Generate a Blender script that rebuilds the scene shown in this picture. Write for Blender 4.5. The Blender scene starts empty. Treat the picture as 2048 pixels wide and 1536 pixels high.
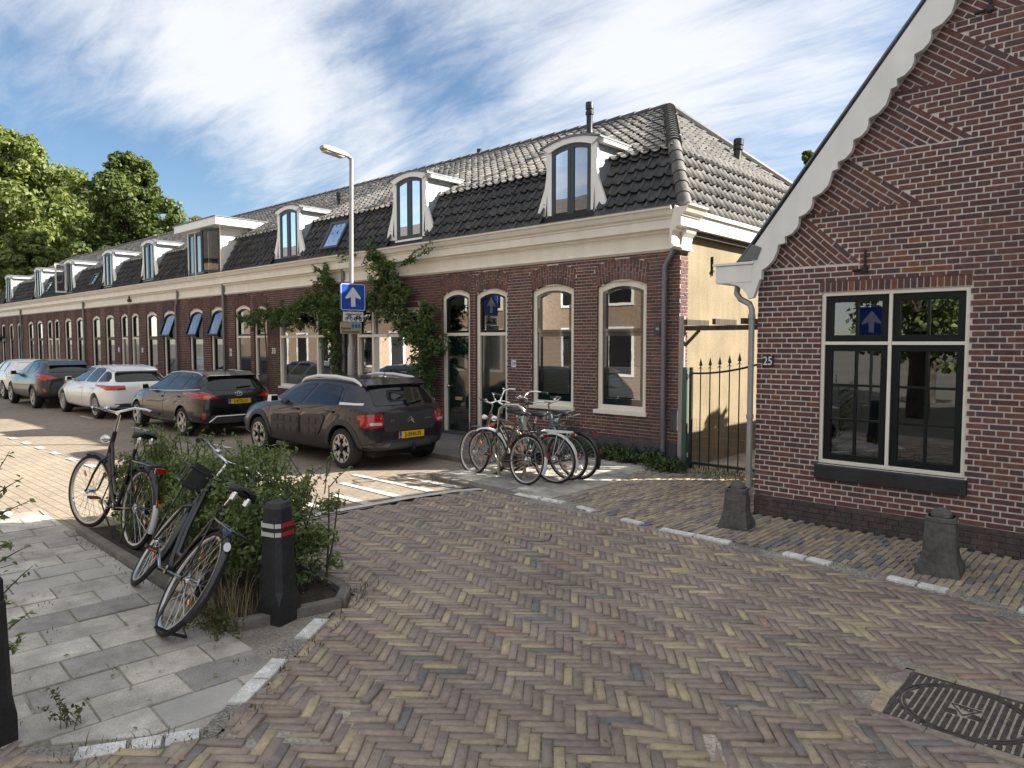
import bpy, bmesh, math, random
import numpy as np
from mathutils import Vector, Matrix, Euler
from mathutils.bvhtree import BVHTree
random.seed(7); RNG = np.random.default_rng(7)
S = bpy.context.scene; COL = S.collection
R = math.radians
# ------------------------------------------------------------------ camera, sky, sun, exposure
cam = bpy.data.objects.new('camera', bpy.data.cameras.new('camera')); COL.objects.link(cam)
cam.location = (0, 0, 1.75); cam.rotation_euler = (R(90-3.305), 0, R(42.652))
cam.data.sensor_width = 36; cam.data.lens = 36*1420/2048; cam.data.clip_start = .05; cam.data.clip_end = 3000
S.camera = cam
SUN = Vector((1.08, 1.1, 1.0)).normalized()
W = bpy.data.worlds.new("World"); S.world = W; W.use_nodes = True
nt = W.node_tree; nt.nodes.clear(); N = nt.nodes.new; L = nt.links.new
out = N('ShaderNodeOutputWorld'); bg = N('ShaderNodeBackground'); sky = N('ShaderNodeTexSky')
sky.sky_type = 'NISHITA'; sky.sun_disc = False; sky.sun_elevation = math.asin(SUN.z)
sky.sun_rotation = math.atan2(SUN.x, SUN.y); sky.air_density = 1.0; sky.dust_density = .35; sky.ozone_density = 2.2
tc = N('ShaderNodeTexCoord')
def vmath(op, a, b=None, c=None):
    n = N('ShaderNodeVectorMath'); n.operation = op
    for i, s in enumerate((a, b, c)):
        if s is None: continue
        if hasattr(s, 'links') or hasattr(s, 'is_linked'): L(s, n.inputs[i])
        else: n.inputs[i].default_value = s
    return n
def smath(op, a, b=None, c=None, clamp=False):
    n = N('ShaderNodeMath'); n.operation = op; n.use_clamp = clamp
    for i, s in enumerate((a, b, c)):
        if s is None: continue
        if hasattr(s, 'is_linked'): L(s, n.inputs[i])
        else: n.inputs[i].default_value = s
    return n.outputs[0]
# clouds: streaky cirrus drawn on a high flat layer (direction divided by its height)
sep = N('ShaderNodeSeparateXYZ'); L(tc.outputs['Generated'], sep.inputs[0])
hz = smath('ADD', smath('MAXIMUM', sep.outputs[2], 0.0), .12)
cx = smath('DIVIDE', sep.outputs[0], hz); cy = smath('DIVIDE', sep.outputs[1], hz)
comb = N('ShaderNodeCombineXYZ'); L(cx, comb.inputs[0]); L(cy, comb.inputs[1])
def cnoise(scale, rot, stretch, detail, dist, off):
    m = N('ShaderNodeMapping'); L(comb.outputs[0], m.inputs[0]); m.inputs['Rotation'].default_value = (0, 0, R(rot))
    m.inputs['Scale'].default_value = (stretch, 1, 1); m.inputs['Location'].default_value = off
    n = N('ShaderNodeTexNoise'); L(m.outputs[0], n.inputs['Vector']); n.inputs['Scale'].default_value = scale
    n.inputs['Detail'].default_value = detail; n.inputs['Roughness'].default_value = .64; n.inputs['Distortion'].default_value = dist
    return n.outputs[0]
n1 = cnoise(1.0, 38, .5, 10, .7, (2.1, .3, 0)); n2 = cnoise(3.0, 28, .35, 12, 1.1, (7.3, 4.1, 0)); n3 = cnoise(9.0, 34, .28, 12, .8, (1.3, 9.1, 0))
def blob(d, r, amp):   # a large bank of cloud round the direction d
    v = Vector(d).normalized(); dt = vmath('DOT_PRODUCT', vmath('NORMALIZE', tc.outputs['Generated']).outputs[0], tuple(v)).outputs['Value']
    mr = N('ShaderNodeMapRange'); mr.interpolation_type = 'SMOOTHSTEP'; L(dt, mr.inputs[0])
    mr.inputs[1].default_value = math.cos(R(r)); mr.inputs[2].default_value = math.cos(R(r*.15)); mr.inputs[3].default_value = 0; mr.inputs[4].default_value = amp
    return mr.outputs[0]
CLOUDS_HERE = None
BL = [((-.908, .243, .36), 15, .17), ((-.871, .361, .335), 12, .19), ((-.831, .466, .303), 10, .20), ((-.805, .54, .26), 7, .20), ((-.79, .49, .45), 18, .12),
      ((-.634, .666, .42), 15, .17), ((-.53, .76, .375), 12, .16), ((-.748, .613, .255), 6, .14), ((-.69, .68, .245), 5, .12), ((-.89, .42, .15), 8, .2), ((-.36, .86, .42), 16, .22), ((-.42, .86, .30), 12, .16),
      ((.35, -.6, .7), 92, .5), ((.1, .15, 1), 52, .42), ((.8, .5, .3), 50, .3)]  # cloud banks out of view, added to lift the light in the shade
acc = None
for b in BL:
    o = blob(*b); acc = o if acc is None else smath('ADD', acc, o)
hole = smath('ADD', smath('ADD', blob((-.925, .31, .20), 11, .22), blob((-.87, .45, .20), 9, .20)), smath('ADD', blob((-.735, .605, .315), 9, .20), blob((-.40, .88, .22), 8, .10))); acc = smath('SUBTRACT', acc, hole)
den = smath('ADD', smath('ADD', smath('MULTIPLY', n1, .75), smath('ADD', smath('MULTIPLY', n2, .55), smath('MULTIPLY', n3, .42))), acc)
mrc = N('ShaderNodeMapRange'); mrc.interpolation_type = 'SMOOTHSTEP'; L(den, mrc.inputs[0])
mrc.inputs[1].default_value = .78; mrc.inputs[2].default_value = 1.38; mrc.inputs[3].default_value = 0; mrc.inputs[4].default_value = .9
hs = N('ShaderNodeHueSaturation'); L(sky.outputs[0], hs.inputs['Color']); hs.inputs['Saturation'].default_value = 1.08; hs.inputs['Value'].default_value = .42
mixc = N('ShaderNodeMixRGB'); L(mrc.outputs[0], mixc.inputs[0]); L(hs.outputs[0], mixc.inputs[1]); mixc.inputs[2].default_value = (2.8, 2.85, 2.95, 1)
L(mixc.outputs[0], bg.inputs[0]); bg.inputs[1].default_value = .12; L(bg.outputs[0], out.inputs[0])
sun = bpy.data.objects.new('sun', bpy.data.lights.new('sun', 'SUN')); COL.objects.link(sun)
sun.data.energy = 4.6; sun.data.angle = R(.55); sun.data.color = (1, .93, .82)
sun.rotation_euler = SUN.to_track_quat('Z', 'Y').to_euler(); sun.location = (20, 20, 30)
S.view_settings.view_transform = 'Standard'; S.view_settings.look = 'None'; S.view_settings.gamma = 1
S.view_settings.exposure = 1.62; S.view_settings.use_curve_mapping = False
S.render.engine = 'CYCLES'

# ------------------------------------------------------------------ materials
MATS = {}
def mat(name, base=(.5, .5, .5), rough=.6, metal=0., ramp=None, noise=None, bump=None, spec=.5, coat=0., streak=None, interp='CONSTANT', ior=None, speck=None):
    if name in MATS: return MATS[name]
    m = bpy.data.materials.new(name); m.use_nodes = True; nt = m.node_tree; p = nt.nodes['Principled BSDF']
    N = nt.nodes.new; L = nt.links.new
    p.inputs['Roughness'].default_value = rough; p.inputs['Metallic'].default_value = metal
    p.inputs['Specular IOR Level'].default_value = spec; p.inputs['Coat Weight'].default_value = coat; p.inputs['Coat Roughness'].default_value = .03
    if ior: p.inputs['IOR'].default_value = ior
    geo = N('ShaderNodeNewGeometry'); col = None
    if ramp:
        oi = N('ShaderNodeObjectInfo'); a = N('ShaderNodeMath'); a.operation = 'ADD'; L(geo.outputs['Random Per Island'], a.inputs[0]); L(oi.outputs['Random'], a.inputs[1])
        f = N('ShaderNodeMath'); f.operation = 'FRACT'; L(a.outputs[0], f.inputs[0])
        cr = N('ShaderNodeValToRGB'); cr.color_ramp.interpolation = interp; e = cr.color_ramp.elements
        while len(e) < len(ramp): e.new(.5)
        for i, (ps, c) in enumerate(ramp): e[i].position = ps; e[i].color = (*c, 1)
        L(f.outputs[0], cr.inputs[0]); col = cr.outputs[0]
    else:
        rgb = N('ShaderNodeRGB'); rgb.outputs[0].default_value = (*base, 1); col = rgb.outputs[0]
    def mul(col, sc, lo, hi, vec, detail=5, dist=0):
        n = N('ShaderNodeTexNoise'); n.inputs['Scale'].default_value = sc; n.inputs['Detail'].default_value = detail; n.inputs['Distortion'].default_value = dist; L(vec, n.inputs['Vector'])
        r = N('ShaderNodeMapRange'); L(n.outputs[0], r.inputs[0]); r.inputs[1].default_value = .3; r.inputs[2].default_value = .7; r.inputs[3].default_value = lo; r.inputs[4].default_value = hi
        mx = N('ShaderNodeMixRGB'); mx.blend_type = 'MULTIPLY'; mx.inputs[0].default_value = 1; L(col, mx.inputs[1]); L(r.outputs[0], mx.inputs[2]); return mx.outputs[0], r.outputs[0]
    pos = geo.outputs['Position']
    if noise:
        for nz in (noise if isinstance(noise, list) else [noise]):
            col, _ = mul(col, nz[0], nz[1], nz[2], pos)
    if streak:
        mp = N('ShaderNodeMapping'); L(pos, mp.inputs[0]); mp.inputs['Scale'].default_value = (1, 1, .12)
        col, _ = mul(col, streak[0], streak[1], streak[2], mp.outputs[0], 4)
    if speck:
        v = N('ShaderNodeTexVoronoi'); v.inputs['Scale'].default_value = speck[0]; L(pos, v.inputs['Vector'])
        mx = N('ShaderNodeMixRGB'); mx.blend_type = 'MULTIPLY'; mx.inputs[0].default_value = 1; L(col, mx.inputs[1])
        bw = N('ShaderNodeSeparateColor'); L(v.outputs['Color'], bw.inputs[0]); r = N('ShaderNodeMapRange'); L(bw.outputs[0], r.inputs[0]); r.inputs[3].default_value = speck[1]; r.inputs[4].default_value = speck[2]
        L(r.outputs[0], mx.inputs[2]); col = mx.outputs[0]
    L(col, p.inputs['Base Color'])
    if bump:
        n = N('ShaderNodeTexNoise'); n.inputs['Scale'].default_value = bump[0]; n.inputs['Detail'].default_value = 6; L(pos, n.inputs['Vector'])
        b = N('ShaderNodeBump'); b.inputs['Strength'].default_value = bump[1]; b.inputs['Distance'].default_value = bump[2] if len(bump) > 2 else .01
        L(n.outputs[0], b.inputs['Height']); L(b.outputs[0], p.inputs['Normal'])
    MATS[name] = m; return m
def leafmat(name, ramp, trans=.35, rough=.55):
    m = mat(name, ramp=ramp, interp='LINEAR', rough=rough, spec=.35); nt = m.node_tree; p = nt.nodes['Principled BSDF']
    o = nt.nodes['Material Output']; t = nt.nodes.new('ShaderNodeBsdfTranslucent'); mx = nt.nodes.new('ShaderNodeMixShader'); mx.inputs[0].default_value = trans
    src = p.inputs['Base Color'].links[0].from_socket
    g = nt.nodes.new('ShaderNodeMixRGB'); g.blend_type = 'MULTIPLY'; g.inputs[0].default_value = 1; g.inputs[2].default_value = (1.5, 1.45, .55, 1); nt.links.new(src, g.inputs[1])
    nt.links.new(g.outputs[0], t.inputs[0]); nt.links.new(p.outputs[0], mx.inputs[1]); nt.links.new(t.outputs[0], mx.inputs[2]); nt.links.new(mx.outputs[0], o.inputs[0]); return m
def glassmat(name, tint=(.02, .025, .025), refl=.16, wob=0.):
    if name in MATS: return MATS[name]
    m = bpy.data.materials.new(name); m.use_nodes = True; nt = m.node_tree; nt.nodes.clear(); N = nt.nodes.new; L = nt.links.new
    o = N('ShaderNodeOutputMaterial'); mx = N('ShaderNodeMixShader'); tr = N('ShaderNodeBsdfTransparent'); gl = N('ShaderNodeBsdfGlossy'); gl.inputs['Roughness'].default_value = .005
    tr.inputs[0].default_value = (*tint, 1); gl.inputs[0].default_value = (.95, .97, 1, 1)
    fr = N('ShaderNodeFresnel'); fr.inputs[0].default_value = 1.5; a = N('ShaderNodeMath'); a.operation = 'MULTIPLY_ADD'; a.use_clamp = True; L(fr.outputs[0], a.inputs[0]); a.inputs[1].default_value = 1.6; a.inputs[2].default_value = refl
    if wob:
        g = N('ShaderNodeNewGeometry'); n = N('ShaderNodeTexNoise'); n.inputs['Scale'].default_value = 2.2; L(g.outputs['Position'], n.inputs['Vector']); b = N('ShaderNodeBump'); b.inputs['Strength'].default_value = wob; b.inputs['Distance'].default_value = .02
        L(n.outputs[0], b.inputs['Height']); L(b.outputs[0], gl.inputs['Normal'])
    L(a.outputs[0], mx.inputs[0]); L(tr.outputs[0], mx.inputs[1]); L(gl.outputs[0], mx.inputs[2]); L(mx.outputs[0], o.inputs[0]); MATS[name] = m; return m

# ------------------------------------------------------------------ helpers
def wm(o):
    if o.parent is None: return o.matrix_basis.copy()
    return wm(o.parent) @ o.matrix_parent_inverse @ o.matrix_basis
def attach(o, parent, world=True):
    o.parent = parent
    if world: o.matrix_parent_inverse = wm(parent).inverted()
def newobj(name, me, parent=None, world=True):
    o = bpy.data.objects.new(name, me); COL.objects.link(o)
    if parent is not None: attach(o, parent, world)
    return o
def tag(o, label=None, cat=None, group=None, kind=None):
    if label: o['label'] = label
    if cat: o['category'] = cat
    if group: o['group'] = group
    if kind: o['kind'] = kind
    return o
def thing(name, label, cat, loc=(0, 0, 0), group=None):
    o = bpy.data.objects.new(name, None); COL.objects.link(o); o.location = loc; o.empty_display_size = .2
    return tag(o, label, cat, group)
def arrmesh(name, V, F, mats, smooth=False):
    me = bpy.data.meshes.new(name); V = np.asarray(V, np.float32).reshape(-1, 3); F = np.asarray(F, np.int32); k = F.shape[1]
    me.vertices.add(len(V)); me.vertices.foreach_set('co', V.ravel()); me.loops.add(F.size); me.loops.foreach_set('vertex_index', F.ravel())
    me.polygons.add(len(F)); me.polygons.foreach_set('loop_start', np.arange(0, F.size, k, dtype=np.int32)); me.polygons.foreach_set('loop_total', np.full(len(F), k, np.int32))
    if smooth: me.polygons.foreach_set('use_smooth', np.ones(len(F), bool))
    me.update(calc_edges=True); me.validate()
    for m in (mats if isinstance(mats, (list, tuple)) else [mats]): me.materials.append(m)
    return me
class MB:
    def __init__(s): s.v = []; s.f = []; s.m = []
    def add(s, vs, fs, m=0):
        b = len(s.v); s.v += [tuple(v) for v in vs]; s.f += [[b+i for i in f] for f in fs]; s.m += [m]*len(fs); return s
    def box(s, c, d, rot=None, m=0, taper=1.):
        hx, hy, hz = d[0]/2, d[1]/2, d[2]/2
        vs = [Vector((x*hx*(taper if z > 0 else 1), y*hy*(taper if z > 0 else 1), z*hz)) for z in (-1, 1) for x, y in ((-1, -1), (1, -1), (1, 1), (-1, 1))]
        if rot is not None: vs = [rot @ v for v in vs]
        return s.add([v + Vector(c) for v in vs], [(3, 2, 1, 0), (4, 5, 6, 7), (0, 1, 5, 4), (1, 2, 6, 5), (2, 3, 7, 6), (3, 0, 4, 7)], m)
    def bx(s, x0, x1, y0, y1, z0, z1, m=0): return s.box(((x0+x1)/2, (y0+y1)/2, (z0+z1)/2), (x1-x0, y1-y0, z1-z0), None, m)
    def tube(s, pts, r, n=8, m=0, cap=True, closed=False):
        P = [Vector(p) for p in pts]; rr = r if isinstance(r, (list, tuple)) else [r]*len(P); rings = []; u = None
        for i, p in enumerate(P):
            a = P[i-1] if (i or closed) else P[0]; b = P[(i+1) % len(P)] if (i < len(P)-1 or closed) else P[-1]
            t = (b-a).normalized()
            if u is None: u = t.orthogonal().normalized()
            u = (u - t*u.dot(t)); u = u.normalized() if u.length > 1e-6 else t.orthogonal().normalized(); w = t.cross(u)
            rings.append([p + (u*math.cos(2*math.pi*k/n) + w*math.sin(2*math.pi*k/n))*rr[i] for k in range(n)])
        vs = [v for g in rings for v in g]; fs = []; K = len(P)
        for i in range(K if closed else K-1):
            j = (i+1) % K
            for k in range(n): fs.append((i*n+k, i*n+(k+1) % n, j*n+(k+1) % n, j*n+k))
        if cap and not closed: fs.append(tuple(range(n-1, -1, -1))); fs.append(tuple((K-1)*n+k for k in range(n)))
        return s.add(vs, fs, m)
    def lathe(s, prof, n=20, m=0, mtx=None, cap=True):
        vs = [Vector((r*math.cos(2*math.pi*k/n), r*math.sin(2*math.pi*k/n), z)) for r, z in prof for k in range(n)]
        if mtx is not None: vs = [mtx @ v for v in vs]
        fs = [(i*n+k, i*n+(k+1) % n, (i+1)*n+(k+1) % n, (i+1)*n+k) for i in range(len(prof)-1) for k in range(n)]
        if cap:
            fs.append(tuple(range(n-1, -1, -1))); fs.append(tuple((len(prof)-1)*n+k for k in range(n)))
        return s.add(vs, fs, m)
    def prism(s, poly, fr, d0, d1, m=0):   # fr(u, v, d) -> point
        n = len(poly); vs = [fr(u, v, d0) for u, v in poly] + [fr(u, v, d1) for u, v in poly]
        return s.add(vs, [tuple(range(n-1, -1, -1)), tuple(range(n, 2*n))] + [(i, (i+1) % n, n+(i+1) % n, n+i) for i in range(n)], m)
    def quad(s, a, b, c, d, m=0): return s.add([a, b, c, d], [(0, 1, 2, 3)], m)
    def build(s, name, mats, parent=None, world=True, smooth=False, bevel=0, fix=True):
        me = bpy.data.meshes.new(name); me.from_pydata([tuple(v) for v in s.v], [], s.f)
        for m in (mats if isinstance(mats, (list, tuple)) else [mats]): me.materials.append(m)
        me.polygons.foreach_set('material_index', s.m)
        if fix or bevel:
            b = bmesh.new(); b.from_mesh(me)
            if fix: bmesh.ops.recalc_face_normals(b, faces=b.faces)
            if bevel:
                ed = [e for e in b.edges if len(e.link_faces) == 2 and e.calc_face_angle(0) > .6]
                bmesh.ops.bevel(b, geom=ed, offset=bevel, segments=2, profile=.6, affect='EDGES', clamp_overlap=True)
            b.to_mesh(me); b.free()
        if smooth:
            me.polygons.foreach_set('use_smooth', [True]*len(me.polygons))
            if smooth != 'all': me.set_sharp_from_angle(angle=R(40))
        return newobj(name, me, parent, world)
FXZ = lambda u, v, d: (u, d, v)    # plane facing -y
FYZ = lambda u, v, d: (d, u, v)
FXY = lambda u, v, d: (u, v, d)
def copyobj(o, parent=None):
    c = o.copy(); COL.objects.link(c)
    if parent is not None: c.parent = parent
    return c
def text(body, size, mtx, m, parent, world=True, name='lettering', ex=.002, sx=1., align='CENTER'):
    cu = bpy.data.curves.new('t', 'FONT'); cu.body = body; cu.size = size; cu.align_x = align; cu.align_y = 'CENTER'; cu.extrude = ex; cu.resolution_u = 3; cu.offset = size*.012
    t = bpy.data.objects.new('t', cu); COL.objects.link(t); dg = bpy.context.evaluated_depsgraph_get()
    me = bpy.data.meshes.new_from_object(t.evaluated_get(dg)); bpy.data.objects.remove(t); me.name = name
    me.transform(mtx @ Matrix.Diagonal((sx, 1, 1, 1))); me.materials.clear(); me.materials.append(m)
    return newobj(name, me, parent, world)
CAMV = np.array([0, 0, 1.75])
# piece helpers: an unevenly worn block of unit size
def worn_block(name, m, jit=.03, cham=.12, seed=0):
    r = random.Random(seed); q = [(-.5, -.5), (.5, -.5), (.5, .5), (-.5, .5)]; vs = []
    for z, s in ((-.5, 1.), (.5-cham, 1.), (.5, None)):
        for x, y in q:
            jx, jy = r.uniform(-jit, jit)*.3, r.uniform(-jit, jit)
            if s is None: vs.append(((x*(1-cham*.16))+jx*.6, y*(1-cham*.9)+jy, z+r.uniform(-jit, jit)*.8))
            else: vs.append((x+jx*.5, y+jy*.5, z))
    f = [(8, 9, 10, 11)] + [(k*4+i, k*4+(i+1) % 4, k*4+4+(i+1) % 4, k*4+4+i) for k in (0, 1) for i in range(4)]
    me = bpy.data.meshes.new(name); me.from_pydata(vs, [], f); me.materials.append(m); return me, np.array(vs), np.array(f)
def place_blocks(items, variants, name, parent, stuffname, m, limit=300, key=None):
    """items: (cx,cy,cz, lx,ly,lz, 3x3 rotation). The largest on screen become parts of their own, the rest one joined part."""
    def sz(it):
        d = np.array(it[:3])-CAMV; fwd = d @ np.array([-.6764, .7343, -.0576])
        px = abs(d @ np.array([.7355, .6775, 0]))/max(fwd, .01); py = abs(d[2]*.998 + 0*fwd)/max(fwd, .01)
        vis = fwd > .2 and px < .74
        return (0 if vis else 1, fwd)
    items = sorted(items, key=sz); par = items[:limit]; rest = items[limit:]
    for i, it in enumerate(par):
        o = bpy.data.objects.new(name, variants[i % len(variants)][0]); COL.objects.link(o)
        o.matrix_basis = Matrix.Translation(it[:3]) @ Matrix(it[6]).to_4x4() @ Matrix.Diagonal((it[3], it[4], it[5], 1)); attach(o, parent)
    if rest:
        VV = []; FF = []; b = 0
        for i, it in enumerate(rest):
            _, v, f = variants[i % len(variants)]
            VV.append((v*np.array(it[3:6])) @ np.array(it[6]).T + np.array(it[:3])); FF.append(f+b); b += len(v)
        o = newobj(stuffname, arrmesh(stuffname, np.concatenate(VV), np.concatenate(FF), m), parent); o['kind'] = 'stuff'
def leaves(C, nrm, size, aspect=.5, rnd=None):
    """diamond leaves folded on the midrib; C (n,3), nrm (n,3) rough facing"""
    n = len(C); rnd = rnd or RNG
    nrm = nrm + rnd.normal(0, .55, (n, 3)); nrm /= np.linalg.norm(nrm, axis=1)[:, None]+1e-9
    t = rnd.normal(0, 1, (n, 3)); t -= nrm*(t*nrm).sum(1)[:, None]; t /= np.linalg.norm(t, axis=1)[:, None]+1e-9; w = np.cross(nrm, t)
    s = (size*rnd.uniform(.6, 1.35, n))[:, None]; hw = s*aspect*.5
    V = np.stack([C-t*s*.5, C+w*hw+nrm*s*.1, C+t*s*.5, C-w*hw+nrm*s*.1], 1).reshape(-1, 3)
    i = np.arange(n)*4; F = np.concatenate([np.stack([i, i+1, i+2], 1), np.stack([i, i+2, i+3], 1)])
    return V, F
# ------------------------------------------------------------------ the palette
BR_RAMP = [(0, (.060, .028, .026)), (.2, (.082, .034, .030)), (.42, (.070, .030, .030)), (.62, (.098, .040, .033)), (.8, (.055, .030, .031)), (.93, (.118, .048, .034))]
BR_RAMP = [(p, (c[0]*1.7, c[1]*1.85, c[2]*1.7)) for p, c in BR_RAMP]
M_brick = mat('brick_plum', ramp=BR_RAMP, rough=.75, noise=[(18, .75, 1.2), (.8, .85, 1.1)], bump=(60, .35))
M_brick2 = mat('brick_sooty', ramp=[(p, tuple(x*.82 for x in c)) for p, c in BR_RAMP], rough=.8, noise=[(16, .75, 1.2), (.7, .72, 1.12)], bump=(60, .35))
M_gbrick = mat('brick_gable', ramp=[(p, (c[0]*1.38, c[1]*1.48, c[2]*1.5)) for p, c in [(0, (.075, .032, .030)), (.2, (.10, .040, .034)), (.4, (.088, .038, .036)), (.58, (.118, .046, .036)), (.76, (.068, .036, .037)), (.9, (.118, .050, .038))]], rough=.75, noise=[(22, .72, 1.22), (.9, .85, 1.12)], bump=(70, .4))
M_orange = mat('brick_orange', ramp=[(0, (.19, .072, .034)), (.4, (.15, .062, .038)), (.7, (.23, .088, .036))], rough=.75, noise=(22, .7, 1.2), bump=(70, .4))
M_darkbrick = mat('brick_tarred', ramp=[(0, (.078, .062, .058)), (.5, (.066, .056, .053)), (.8, (.095, .070, .062))], rough=.8, noise=(14, .7, 1.3), bump=(40, .4))
M_mortar = mat('mortar', (.74, .675, .62), .9, noise=[(30, .8, 1.1), (1.2, .85, 1.1)], bump=(120, .3))
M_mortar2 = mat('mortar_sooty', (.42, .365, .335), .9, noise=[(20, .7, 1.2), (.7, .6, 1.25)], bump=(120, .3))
M_cream = mat('cream_paint', (.84, .79, .68), .45, noise=(3, .95, 1.03), streak=(5, .93, 1.04))
M_white = mat('white_paint', (.85, .84, .80), .4, noise=(4, .95, 1.03), streak=(6, .94, 1.04))
M_dgreen = mat('dark_green_gloss', (.008, .018, .016), .1, coat=1., spec=.6)
M_sash = mat('dark_green_sash', (.006, .010, .010), .35, spec=.3)
M_grysash = mat('blue_grey_sash', (.035, .05, .055), .35)
M_black = mat('black_paint', (.012, .012, .013), .4)
M_sillblack = mat('blackened_sill', (.020, .021, .024), .6, noise=(9, .7, 1.4), bump=(30, .3))
M_plinth = mat('grey_plinth_paint', (.075, .08, .09), .7, noise=[(8, .8, 1.2), (2, .8, 1.2)], bump=(40, .3))
M_zinc = mat('zinc_sheet', (.42, .46, .49), .42, metal=.35, streak=(9, .78, 1.15), noise=(4, .85, 1.1))
M_pipe = mat('zinc_pipe', (.20, .21, .22), .5, metal=.5, streak=(14, .75, 1.2))
M_lead = mat('lead_flashing', (.16, .175, .19), .5, metal=.3, noise=(9, .75, 1.2))
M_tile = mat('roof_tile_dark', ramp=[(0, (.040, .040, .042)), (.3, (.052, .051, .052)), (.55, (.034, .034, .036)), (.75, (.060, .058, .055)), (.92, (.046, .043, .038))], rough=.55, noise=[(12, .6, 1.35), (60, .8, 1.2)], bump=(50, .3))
M_tileu = mat('roof_tile_upper', ramp=[(p, tuple(x*1.7 for x in c)) for p, c in [(0, (.16, .15, .14)), (.3, (.20, .19, .175)), (.55, (.13, .125, .12)), (.75, (.23, .215, .19)), (.92, (.17, .155, .13))]], rough=.75, noise=[(14, .6, 1.3), (70, .8, 1.2)], bump=(50, .3))  # paler tile tone, used on the upper slopes
M_tileh = mat('roof_tile_hip', ramp=[(0, (.085, .083, .08)), (.3, (.11, .106, .10)), (.55, (.07, .069, .067)), (.75, (.125, .12, .11)), (.92, (.095, .09, .08))], rough=.7, noise=[(14, .6, 1.3), (70, .8, 1.2)], bump=(50, .3))
M_under = mat('roof_boarding', (.02, .02, .02), .9)
M_stucco = mat('yellow_stucco', (.30, .238, .145), .85, noise=[(2.2, .8, 1.1), (30, .88, 1.06)], streak=(7, .86, 1.06), bump=(55, .5))
M_glass = glassmat('window_glass', (.6, .63, .62), .15, .015)
M_glass2 = glassmat('casement_glass', (.5, .52, .5), .13, .04)
M_dark = mat('dim_room', (.030, .028, .026), .9)  # darkness of the rooms is put into this colour
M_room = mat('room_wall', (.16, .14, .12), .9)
M_curtain = mat('net_curtain', (.55, .57, .60), .9, streak=(30, .8, 1.1))
M_blind = mat('blind_slat', (.75, .76, .75), .5)
M_brass = mat('brass', (.62, .52, .33), .3, metal=.6)
M_chrome = mat('chrome', (.72, .72, .72), .18, metal=1.)
M_steel = mat('brushed_steel', (.48, .46, .42), .28, metal=1.)
M_iron = mat('wrought_iron', (.012, .016, .015), .5)
M_gatepaint = mat('gate_green_paint', (.010, .022, .018), .5)
PAVR = [(p, (c[0]*2.45, c[1]*2.36, c[2]*2.12)) for p, c in [(0, (.128, .106, .096)), (.14, (.145, .119, .103)), (.28, (.114, .096, .090)), (.40, (.152, .128, .108)), (.52, (.126, .103, .097)), (.63, (.165, .142, .108)), (.70, (.110, .095, .090)), (.78, (.186, .160, .112)), (.84, (.136, .116, .103)), (.93, (.098, .086, .084)), (.965, (.080, .082, .084)), (.985, (.142, .100, .086))]]
M_paver = mat('clay_paver', ramp=PAVR, rough=.8, noise=[(28, .82, 1.15), (.55, .84, 1.16), (2.3, .90, 1.1)], bump=(90, .4, .005))
M_paver2 = mat('clay_paver_yellow', ramp=[(p, tuple(x*2.2 for x in c)) for p, c in [(0, (.158, .132, .098)), (.2, (.180, .145, .102)), (.4, (.138, .115, .095)), (.6, (.195, .165, .112)), (.78, (.125, .10, .088)), (.9, (.088, .088, .09))]], rough=.82, noise=[(28, .74, 1.22), (.7, .84, 1.15)], bump=(90, .55, .006))
M_sand = mat('joint_sand', (.36, .32, .265), .95, noise=[(60, .6, 1.3), (3, .7, 1.2), (.9, .7, 1.25)], bump=(150, .6))
M_slab = mat('concrete_slab', ramp=[(p, tuple(x*2.15 for x in c)) for p, c in [(0, (.22, .205, .180)), (.22, (.25, .232, .20)), (.5, (.19, .178, .160)), (.7, (.265, .248, .218)), (.88, (.15, .142, .13))]], rough=.9, noise=[(3.2, .74, 1.18), (11, .84, 1.12), (.8, .85, 1.12)], speck=(230, .78, 1.16), bump=(190, .5, .004))
M_slabs = mat('smooth_grey_slab', ramp=[(0, (.44, .42, .38)), (.4, (.48, .455, .41)), (.75, (.40, .385, .35))], rough=.85, noise=[(4, .85, 1.1), (40, .93, 1.05)], bump=(90, .25))
M_wblock = mat('white_kerb_block', (.82, .80, .75), .85, noise=[(14, .7, 1.12), (3, .85, 1.08)], speck=(160, .75, 1.15), bump=(120, .4))
M_wpaint = mat('worn_white_marking', (.62, .59, .54), .8, noise=[(30, .72, 1.15), (5, .8, 1.1)])
M_gravel = mat('fine_gravel', (.30, .275, .245), .95, speck=(110, .45, 1.45), noise=(3, .8, 1.2), bump=(110, .8))
M_kerb = mat('kerb_stone', (.19, .175, .155), .85, noise=[(6, .75, 1.2), (40, .85, 1.1)], bump=(70, .5))
M_ash = mat('stone_basalt', (.095, .092, .084), .85, noise=[(5, .65, 1.35), (30, .75, 1.3)], bump=(45, .6))
M_tar = mat('black_tarred_wood', (.020, .021, .023), .6, noise=[(8, .75, 1.35), (60, .8, 1.3)], bump=(60, .25))
M_refl = mat('reflector_white', (.62, .62, .6), .35); M_reflr = mat('reflector_red', (.45, .02, .03), .3)
M_signblue = mat('sign_blue', (.010, .075, .42), .35, coat=.3); M_signwhite = mat('sign_white', (.72, .73, .74), .4); M_signtan = mat('sign_tan', (.42, .32, .19), .5); M_sky = mat('sign_sky_blue', (.10, .36, .62), .4)
M_galv = mat('galvanised_post', (.36, .36, .35), .5, metal=.4, streak=(12, .85, 1.1))
M_wood = mat('weathered_timber', (.075, .058, .045), .85, streak=(20, .6, 1.3)); M_woodpost = mat('pale_timber_post', (.40, .34, .30), .8, streak=(14, .75, 1.15))
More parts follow.
